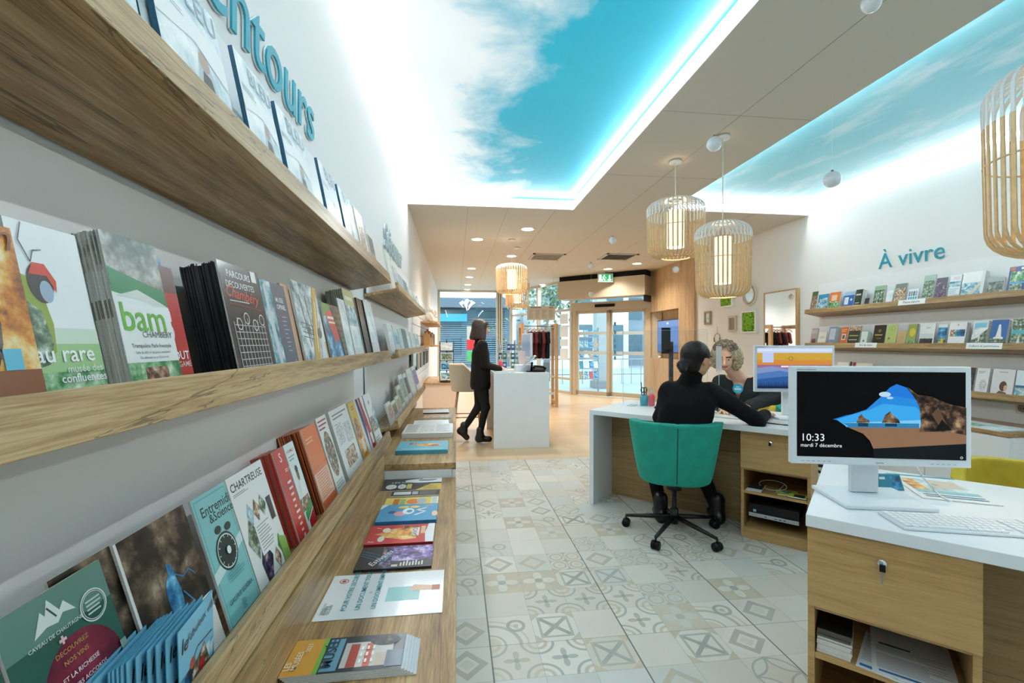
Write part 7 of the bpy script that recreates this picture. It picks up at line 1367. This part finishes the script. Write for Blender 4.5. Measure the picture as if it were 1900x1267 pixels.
# ---------------------------------------------------------------- clothes rail
RX0, RX1, RY = 1.30, 2.12, 9.3
t = thing('clothes_rail', 'oak clothes rail with metal bars behind the tall counter', 'rack', ((RX0 + RX1) / 2, RY, 0))
for x in (RX0, RX1 - .12): b = MB(); b.box(x, RY - .28, 0, x + .055, RY - .20, 1.70, oakl); b.box(x + .02, RY + .20, 0, x + .075, RY + .28, 1.70, oakl); b.box(x + .01, RY - .20, 1.62, x + .06, RY + .20, 1.70, oakl); b.box(x + .01, RY - .20, .05, x + .06, RY + .20, .12, oakl); b.build('side_frame', t)
b = MB(); b.tube([(RX0 + .06, RY, 1.655), (RX1 - .06, RY, 1.655)], .012, grey, 8); b.build('hanging_bar', t)
for z_ in (.25, .60): b = MB(); b.box(RX0 + .06, RY - .19, z_, RX1 - .06, RY + .19, z_ + .012, pm('glass_shelf', '#b9cdd3', .1)); b.build('glass_shelf', t)
maroon = pm('maroon_cotton', '#5c1c22', .9); blackc = pm('black_cotton', '#15161b', .9)
hg = None
for i, (x, m_) in enumerate(((1.42, blackc), (1.53, maroon), (1.615, maroon), (1.69, blackc), (1.77, maroon), (1.86, blackc))):
    t = thing('clothes_hanger', 'wooden hanger on the oak clothes rail', 'hanger', (x, RY, 1.60), 0, 'wooden hangers on the clothes rail'); b = MB(); b.tube([(x, RY, 1.672), (x, RY + .012, 1.66), (x, RY, 1.64), (x, RY, 1.60)], .003, grey, 6); b.build('hook', t)
    b = MB(); b.tube([(x + .05, RY - .17, 1.545), (x + .02, RY - .09, 1.585), (x, RY, 1.60), (x - .02, RY + .09, 1.585), (x - .05, RY + .17, 1.545)], .011, oakl, 8); b.build('shoulder_bar', t)
    if i == 0: continue
    A = np.array([x, RY, 0.]); pr = [('c', (x + .01, RY - .14, 1.50), (x - .01, RY + .14, 1.50), .036, .036), ('c', (x + .02, RY - .10, 1.45), (x + .01, RY - .11, 1.02), .036, .04), ('c', (x - .02, RY + .10, 1.45), (x - .01, RY + .11, 1.02), .036, .04), ('c', (x, RY, 1.48), (x, RY, 1.02), .036, .04), ('c', (x + .01, RY - .17, 1.50), (x + .01, RY - .22, 1.32), .034, .036), ('c', (x - .01, RY + .17, 1.50), (x - .01, RY + .22, 1.32), .034, .036)]
    v, f = sdf_mesh(prims(pr, .04, lambda P, f_: np.maximum(np.maximum(f_ + noise3(P, 30, .006, i), .90 + .02 * (i % 3) - P[..., 2]), -(np.hypot(P[..., 1] - RY, P[..., 2] - 1.575) - .065))), (x - .14, RY - .30, .86), (x + .14, RY + .30, 1.60), .013)
    b = MB(); b.v = [tuple(p) for p in v]; b.f = [tuple(int(k) for k in q) for q in f]; b.mats = [m_]; b.m = [0] * len(f); b.sm = [True] * len(f); o = b.build('t_shirt'); tag(o, ('maroon' if m_ is maroon else 'black') + ' T-shirt on the oak rail, ' + ['', 'farthest left', 'second from the left', 'in the middle', 'second from the right', 'farthest right'][i], 'T-shirt')
# price board on the front glazing and other posters
q = W(1004, 581, 11.2); b = MB(); b.obox(q - r_ * .345 - Vector((0, 0, .17)), r_ * .69, Vector((SN, CS, 0)) * .01, (0, 0, .345), pm('board_cream', '#d5cfc2', .6)); art(b, plane_map(q - r_ * .345 - Vector((0, 0, .17)), r_, Vector((0, 0, 1)), Vector((-SN, -CS, 0))), [('r', .12, .86, .5, .92, '#5f6a6c'), ('r', .78, .86, .93, .92, '#5f6a6c')] + [('l', .05 + .24 * i, .1, .22 + .24 * i, .75, 7, '#9aa09c') for i in range(4)], .69, .345)
for sx in (-.3, .3): b.tube([q + r_ * sx + Vector((0, 0, .17)), Vector((q.x + r_.x * sx, q.y + r_.y * sx, HC - .002))], .002, grey, 4)
o = b.build('hanging_board'); tag(o, 'cream information board hanging in front of the shop window', 'board')
a, d, n, Ln = seg(FR[1], FR[2])
for i, (z_, h_) in enumerate(((1.82, .26), (1.48, .30), (1.24, .18), (.88, .30))):
    s_ = 2.55; b = MB(); o_ = a + d * s_ - n * .02 + Vector((0, 0, z_ - .02)); b.obox(o_, d * .34, n * .008, (0, 0, h_), pm('poster_white', '#e6e9ec', .5)); o = b.build('poster', bevel=0); tag(o, ['topmost', 'second', 'third, smaller', 'lowest'][i] + ' white poster stuck on the glass left of the sliding doors', 'poster')
a, d, n, Ln = seg(FR[2], FR[3])
for i, z_ in enumerate((1.72, 1.52, 1.32, 1.18, 1.04, .9)):
    b = MB(); o_ = a + d * 1.09 - n * .005 + Vector((0, 0, z_)); b.obox(o_, d * .05, n * .002, (0, 0, .085), '#4f7f96'); o = b.build('door_letter'); tag(o, 'faded blue mark in the vertical row on the right glass door', 'sticker', 'vertical blue lettering on the right door')
# coloured sheets on the left glazing, logo
for px, py0, py1, c, ds in ((866.5, 605, 630, '#b9cdd4', 'pale upper'), (866.5, 630, 649, '#d8404c', 'red'), (866.5, 651, 671, '#58c98a', 'green')):
    q0, q1 = W(px, py0, 13.9), W(px, py1, 13.9); b = MB(); b.box(q0.x, 14.08, q1.z, q0.x + .33, 14.095, q0.z, pm('sheet_' + c[1:], c, .5)); o = b.build('window_sheet'); tag(o, ds + ' sheet stuck on the left shop window behind the standing woman', 'sheet')
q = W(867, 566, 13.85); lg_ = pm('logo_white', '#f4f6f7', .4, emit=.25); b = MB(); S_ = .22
for poly in ([(-.9, .35), (-.45, .62), (-.25, .30), (-.62, .1), (-.35, -.35)], [(-.25, .66), (.05, .86), (.22, .62), (.02, .2), (.0, -.7), (-.28, .1)], [(.3, .66), (.52, .62), (.92, .36), (.55, .1), (.1, -.6), (.22, .1), (.42, .3)]):
    b.add([(q.x + x_ * S_ * 1.25, 14.085, q.z + y_ * S_ * 1.1) for x_, y_ in poly] + [(q.x + x_ * S_ * 1.25, 14.095, q.z + y_ * S_ * 1.1) for x_, y_ in poly], [tuple(range(len(poly))), tuple(reversed(range(len(poly), 2 * len(poly))))] + [(i, (i + 1) % len(poly), len(poly) + (i + 1) % len(poly), len(poly) + i) for i in range(len(poly))], lg_)
o = b.build('window_logo'); tag(o, 'white diamond shaped logo on the upper left shop window', 'logo')
# ---------------------------------------------------------------- souvenir corner on the far left wall
t = thing('low_cabinet', 'pale low cabinet under the souvenir wall at the far left', 'cabinet', (-.24, 8.6, 0)); b = MB(); b.box(XL + .001, 7.92, 0, .03, 9.4, .60, pm('cabinet_blush', '#ead9cb', .5)); b.build('carcass', t, bevel=.002); b = MB(); b.box(XL + .001, 7.90, .6005, .035, 9.4, .625, oakl); b.build('top_board', t)
t = thing('slat_wall', 'white slatted display panel on the far left wall', 'panel', (XL, 6.9, .7))
b = MB()
for k in range(9): b.box(XL + .001, 5.9, .72 + k * .14, XL + .018, 9.4, .72 + k * .14 + .128, panelw)
b.build('slats', t)
for z_, ds in ((1.62, 'upper'), (1.25, 'lower')):
    b = MB(); b.box(XL + .019, 7.1, z_, XL + .27, 9.3, z_ + .022, oakl); o = b.build('souvenir_shelf'); tag(o, ds + ' oak shelf of the souvenir wall at the far left', 'shelf')
g_ = random.Random(9); plush = pm('plush_white', '#ece6de', .95, noise=.1, nscale=60)
for i in range(5):
    x, y, z_ = XL + .14, 7.25 + i * .42, 1.6425; s_ = g_.uniform(.8, 1.15)
    pr = [('e', (x, y, z_ + .085 * s_), (.06 * s_, .06 * s_, .085 * s_)), ('e', (x + .02, y - .01, z_ + .20 * s_), (.05 * s_, .05 * s_, .048 * s_)), ('e', (x, y - .045 * s_, z_ + .245 * s_), (.017, .017, .02)), ('e', (x, y + .035 * s_, z_ + .245 * s_), (.017, .017, .02)), ('c', (x + .03, y - .05 * s_, z_ + .12 * s_), (x + .06, y - .06 * s_, z_ + .05), .022, .02), ('c', (x + .03, y + .05 * s_, z_ + .12 * s_), (x + .06, y + .06 * s_, z_ + .05), .022, .02), ('e', (x + .05, y - .04, z_ + .022), (.04, .025, .022)), ('e', (x + .05, y + .04, z_ + .022), (.04, .025, .022))]
    v, f = sdf_mesh(prims(pr, .012), (x - .1, y - .12, z_ - .01), (x + .14, y + .12, z_ + .33), .012); b = MB(); b.v = [tuple(p) for p in v]; b.f = [tuple(int(k) for k in q) for q in f]; b.mats = [plush]; b.m = [0] * len(f); b.sm = [True] * len(f); o = b.build('plush_toy'); tag(o, 'white plush animal on the upper souvenir shelf, ' + ['nearest', 'second nearest', 'middle', 'second farthest', 'farthest'][i] + ' of the row', 'toy')
for i in range(10):
    y = 7.2 + i * .2; hh = g_.uniform(.12, .24); c = ['#b98a4f', '#8f5f34', '#d6b27a', '#6f4a2c', '#e1cfae'][i % 5]; b = MB(); b.box(XL + .06, y, 1.2725, XL + .06 + .09, y + .10, 1.2725 + hh, pm('souvenir_' + c[1:], c, .5)); b.box(XL + .09, y + .02, 1.2725 + hh + .0002, XL + .12, y + .07, 1.2725 + hh + .03, MC['souvenir_' + c[1:]]); o = b.build('souvenir_pack'); tag(o, 'brown or golden souvenir pack on the lower shelf of the far left wall', 'souvenir', 'souvenir packs on the lower far left shelf')
for i in range(8):
    y = 6.1 + i * .35; b = MB(); b.box(XL + .02, y, .95, XL + .05, y + .12, 1.17, ['#3f4a55', '#c9b99c', '#7f5f45', '#a9b8bf'][i % 4]); b.tube([(XL + .019, y + .06, 1.19), (XL + .06, y + .06, 1.19)], .003, grey, 5); o = b.build('hanging_pack'); tag(o, 'small packaged souvenir hanging on a hook of the slatted wall', 'souvenir', 'hanging packs on the slatted wall')
b = MB(); b.obox((XL + .03, 5.55, 1.0), (.02, 0, 0), (0, .45, 0), (0, 0, .42), '#7f8a8c'); b.obox((XL + .0505, 5.57, 1.02), (.002, 0, 0), (0, .41, 0), (0, 0, .38), 'ph:pale'); o = b.build('picture_frame'); tag(o, 'grey framed poster hanging on the left wall beyond the shelves', 'picture')
# postcard spinner
SXp, SYp = -.16, 8.05; t = thing('postcard_spinner', 'black wire postcard rack standing on the low cabinet', 'rack', (SXp, SYp, .626)); b = MB(); b.lathe([(.001, 0), (.13, 0), (.13, .015), (.01, .02)], (SXp, SYp, .626), black, 20); b.tube([(SXp, SYp, .64), (SXp, SYp, 1.36)], .01, black, 8)
for j in range(4):
    z_ = .66 + .17 * j
    for sx, sy in ((-1, -1), (1, -1), (1, 1), (-1, 1)): b.tube([(SXp + sx * .12, SYp + sy * .10, z_), (SXp + sx * .12, SYp + sy * .10, z_ + .17)], .004, black, 5)
    b.tube([(SXp - .12, SYp - .10, z_), (SXp + .12, SYp - .10, z_), (SXp + .12, SYp + .10, z_), (SXp - .12, SYp + .10, z_), (SXp - .12, SYp - .10, z_)], .004, black, 5)
b.build('wire_frame', t)
cols_ = ['ph:lake', 'ph:azure', 'ph:forest', 'ph:pale', 'ph:green', 'ph:town', 'ph:lake', 'ph:garden']
for j in range(4):
    z_ = .67 + .17 * j
    leaflet((SXp - .10, SYp - .116, z_), Vector((1, 0, 0)), Vector((0, .1, .995)), Vector((0, -1, .1)), .20, .13, .006, [('r', .04, .08, .96, .92, cols_[j])], 'landscape postcard in the wire rack, ' + ['lowest', 'second', 'third', 'topmost'][j] + ' row facing the room', '#ecebe6', name='postcard', cat='postcard')
    leaflet((SXp + .125, SYp - .08, z_), Vector((0, 1, 0)), Vector((-.1, 0, .995)), Vector((1, 0, .1)), .16, .12, .006, [('r', .04, .08, .96, .92, cols_[j + 4])], 'postcard on the right side of the wire rack, ' + ['lowest', 'second', 'third', 'topmost'][j] + ' row', '#ecebe6', name='postcard', cat='postcard')
# ---------------------------------------------------------------- right wall: frames, mirrors, screen
X0 = XR
moss = pm('moss_green', '#7fae2c', .95, noise=.35, nscale=55); mossd = pm('moss_base', '#3f6a18', .95)
def frame_box(pL, pR, z0, z1, label, fm, inner, bw=.02, dp=.04, lumps=0, cat='picture', name='picture_frame'):
    yL, yR = YX(pL, X0 - .02), YX(pR, X0 - .02); t = thing(name, label, cat, (X0 - .001, (yL + yR) / 2, (z0 + z1) / 2)); b = MB(); xa, xb = X0 - dp, X0 - .001
    b.box(xa, yR, z0, xb, yL, z0 + bw, fm); b.box(xa, yR, z1 - bw, xb, yL, z1, fm); b.box(xa, yR, z0 + bw, xb, yR + bw, z1 - bw, fm); b.box(xa, yL - bw, z0 + bw, xb, yL, z1 - bw, fm); b.build('frame', t)
    b = MB(); b.box(xa + .015, yR + bw, z0 + bw, xb, yL - bw, z1 - bw, inner)
    if lumps:
        g = random.Random(int(pL))
        for i in range(lumps): b.lathe([(.001, 0), (.012, .002), (.019, .012), (.017, .024), (.008, .032), (.001, .033)], (0, 0, 0), moss, 9) if False else b.ball((xa + .016 + g.uniform(0, .006), g.uniform(yR + bw + .012, yL - bw - .012), g.uniform(z0 + bw + .012, z1 - bw - .012)), g.uniform(.014, .024), moss, 5)
    b.build('filling', t); return t
def zr(py, px): return H - (py - 635) * DEP(X0, YX(px, X0)) / F
frame_box(1338, 1361, zr(570, 1350), zr(544, 1350), 'small square green moss picture in a white frame below the tall pendant', pm('frame_white', '#f0efec', .5), mossd, .022, .05, 70)
frame_box(1378, 1405, zr(617.5, 1392), zr(577, 1392), 'larger green moss picture in a white frame left of the tall mirror', MC['frame_white'], mossd, .022, .05, 130)
frame_box(1307, 1318.5, zr(602, 1313), zr(578, 1313), 'small dark beige wooden frame at the left on the cream wall', pm('frame_taupe', '#9c8f74', .6), 'ph:pale', .035, .03)
frame_box(1351.5, 1366, zr(615, 1359), zr(586.5, 1359), 'beige frame with woven panel between the two moss pictures', pm('frame_sand', '#cbbfa8', .6), pm('woven_grey', '#8e8778', .8, noise=.3, nscale=200), .03, .03)
def ring(px, py, rad, tube_r, label, mirror_r=0, mm=None, name='round_mirror', cat='mirror'):
    y = YX(px, X0 - .02); z_ = H - (py - 635) * DEP(X0 - .02, y) / F; t = thing(name, label, cat, (X0 - .001, y, z_)); mm = mm or oakl
    P = lambda r0: [(X0 - .022, y + r0 * math.cos(2 * math.pi * i / 36), z_ + r0 * math.sin(2 * math.pi * i / 36)) for i in range(37)]
    b = MB(); b.tube(P(rad), tube_r, mm, 8, False); b.build('hoop', t)
    if mirror_r:
        b = MB(); b.tube(P(mirror_r), tube_r, mm, 8, False); b.build('hoop', t)
        b = MB(); b.add([(X0 - .02, *p[1:]) for p in P(mirror_r)[:-1]], [tuple(reversed(range(36)))], mirror); b.add([(X0 - .005, *p[1:]) for p in P(mirror_r)[:-1]], [tuple(range(36))], grey); b.build('mirror_glass', t)
        b = MB()
        for k in range(4): q = k * math.pi / 2 + .3; b.tube([(X0 - .022, y + mirror_r * math.cos(q), z_ + mirror_r * math.sin(q)), (X0 - .022, y + rad * math.cos(q), z_ + rad * math.sin(q))], .004, mm, 6)
        b.build('spokes', t)
    return t, y, z_
ring(1390, 547, .155, .010, 'round mirror with two pale hoops beside the tall pendant lamp', .115, pm('hoop_pale', '#d9cdbb', .5))
t, yy_, zz_ = ring(1331, 628, .085, .004, 'thin wall hoop with dried leaves above the curly hair', 0, blackm, 'wall_hoop', 'decoration')
b = MB(); b.tube([(X0 - .022, yy_, zz_ + .085), (X0 - .022, yy_, zz_ + .20)], .002, blackm, 5); b.build('thread', t); b = MB()
g_ = random.Random(4); lf = pm('dried_leaf', '#6f7f5c', .8)
for i in range(26):
    q = (-.3 if i % 2 else math.pi + .3) + g_.uniform(-.35, .35); c = Vector((X0 - .03, yy_ + .085 * math.cos(q), zz_ + .085 * math.sin(q))); u = Vector((g_.uniform(-.3, .3), g_.uniform(-1, 1), g_.uniform(-1, 1))).normalized() * .024; v_ = Vector((.01, -u.z, u.y)) * .35; b.add([c - u, c + v_, c + u, c - v_], [(0, 1, 2, 3)], lf)
b.build('dried_leaves', t)
yL, yR = YX(1417, X0 - .05), YX(1478, X0 - .05); zt_ = zr(540, 1447); t = thing('wall_mirror', 'tall rectangular mirror with thin oak frame on the right wall', 'mirror', (X0 - .001, (yL + yR) / 2, .9))
b = MB(); b.box(X0 - .05, yR, .75, X0 - .001, yR + .02, zt_, oakl); b.box(X0 - .05, yL - .02, .75, X0 - .001, yL, zt_, oakl); b.box(X0 - .05, yR + .02, zt_ - .02, X0 - .001, yL - .02, zt_, oakl); b.box(X0 - .05, yR + .02, .75, X0 - .001, yL - .02, .77, oakl); b.build('frame', t)
b = MB(); b.box(X0 - .046, yR + .02, .77, X0 - .004, yL - .02, zt_ - .02, mirror); b.build('mirror_glass', t)
# television in the niche
XT = XR - .05 + .10; t = thing('television', 'wall television with a blue picture in the oak niche', 'television', (XT, 9.2, 1.45))
ya, yb = YX(1259.5, XT), YX(1220, XT); z0_, z1_ = 1.10, 1.80; b = MB(); b.box(XT, ya, z0_, XT + .04, yb, z1_, black); b.box(XT + .04, (ya + yb) / 2 - .1, 1.35, XT + .1195, (ya + yb) / 2 + .1, 1.55, black); b.build('casing', t, bevel=.004)
b = MB(); M = plane_map((XT - .0006, yb - .012, z0_ + .014), Vector((0, -1, 0)), Vector((0, 0, 1)), Vector((-1, 0, 0))); w_ = yb - ya - .024; h_ = z1_ - z0_ - .028
art(b, M, [('r', 0, 0, 1, 1, 'e#6d92cf'), ('r', 0, 0, 1, .25, 'e#5a7fc0'), ('r', 0, .8, 1, 1, 'e#86a6dc'), ('r', .45, .88, .55, .94, 'e#e8eef8')], w_, h_); b.build('screen', t)
b = MB(); b.lathe([(.03, 0), (.032, .05), (0, .055)], (XR - .02, 9.45, .9705), plush, 14); o = b.build('candle_holder'); tag(o, 'small white candle pot on the sill of the oak niche', 'candle')
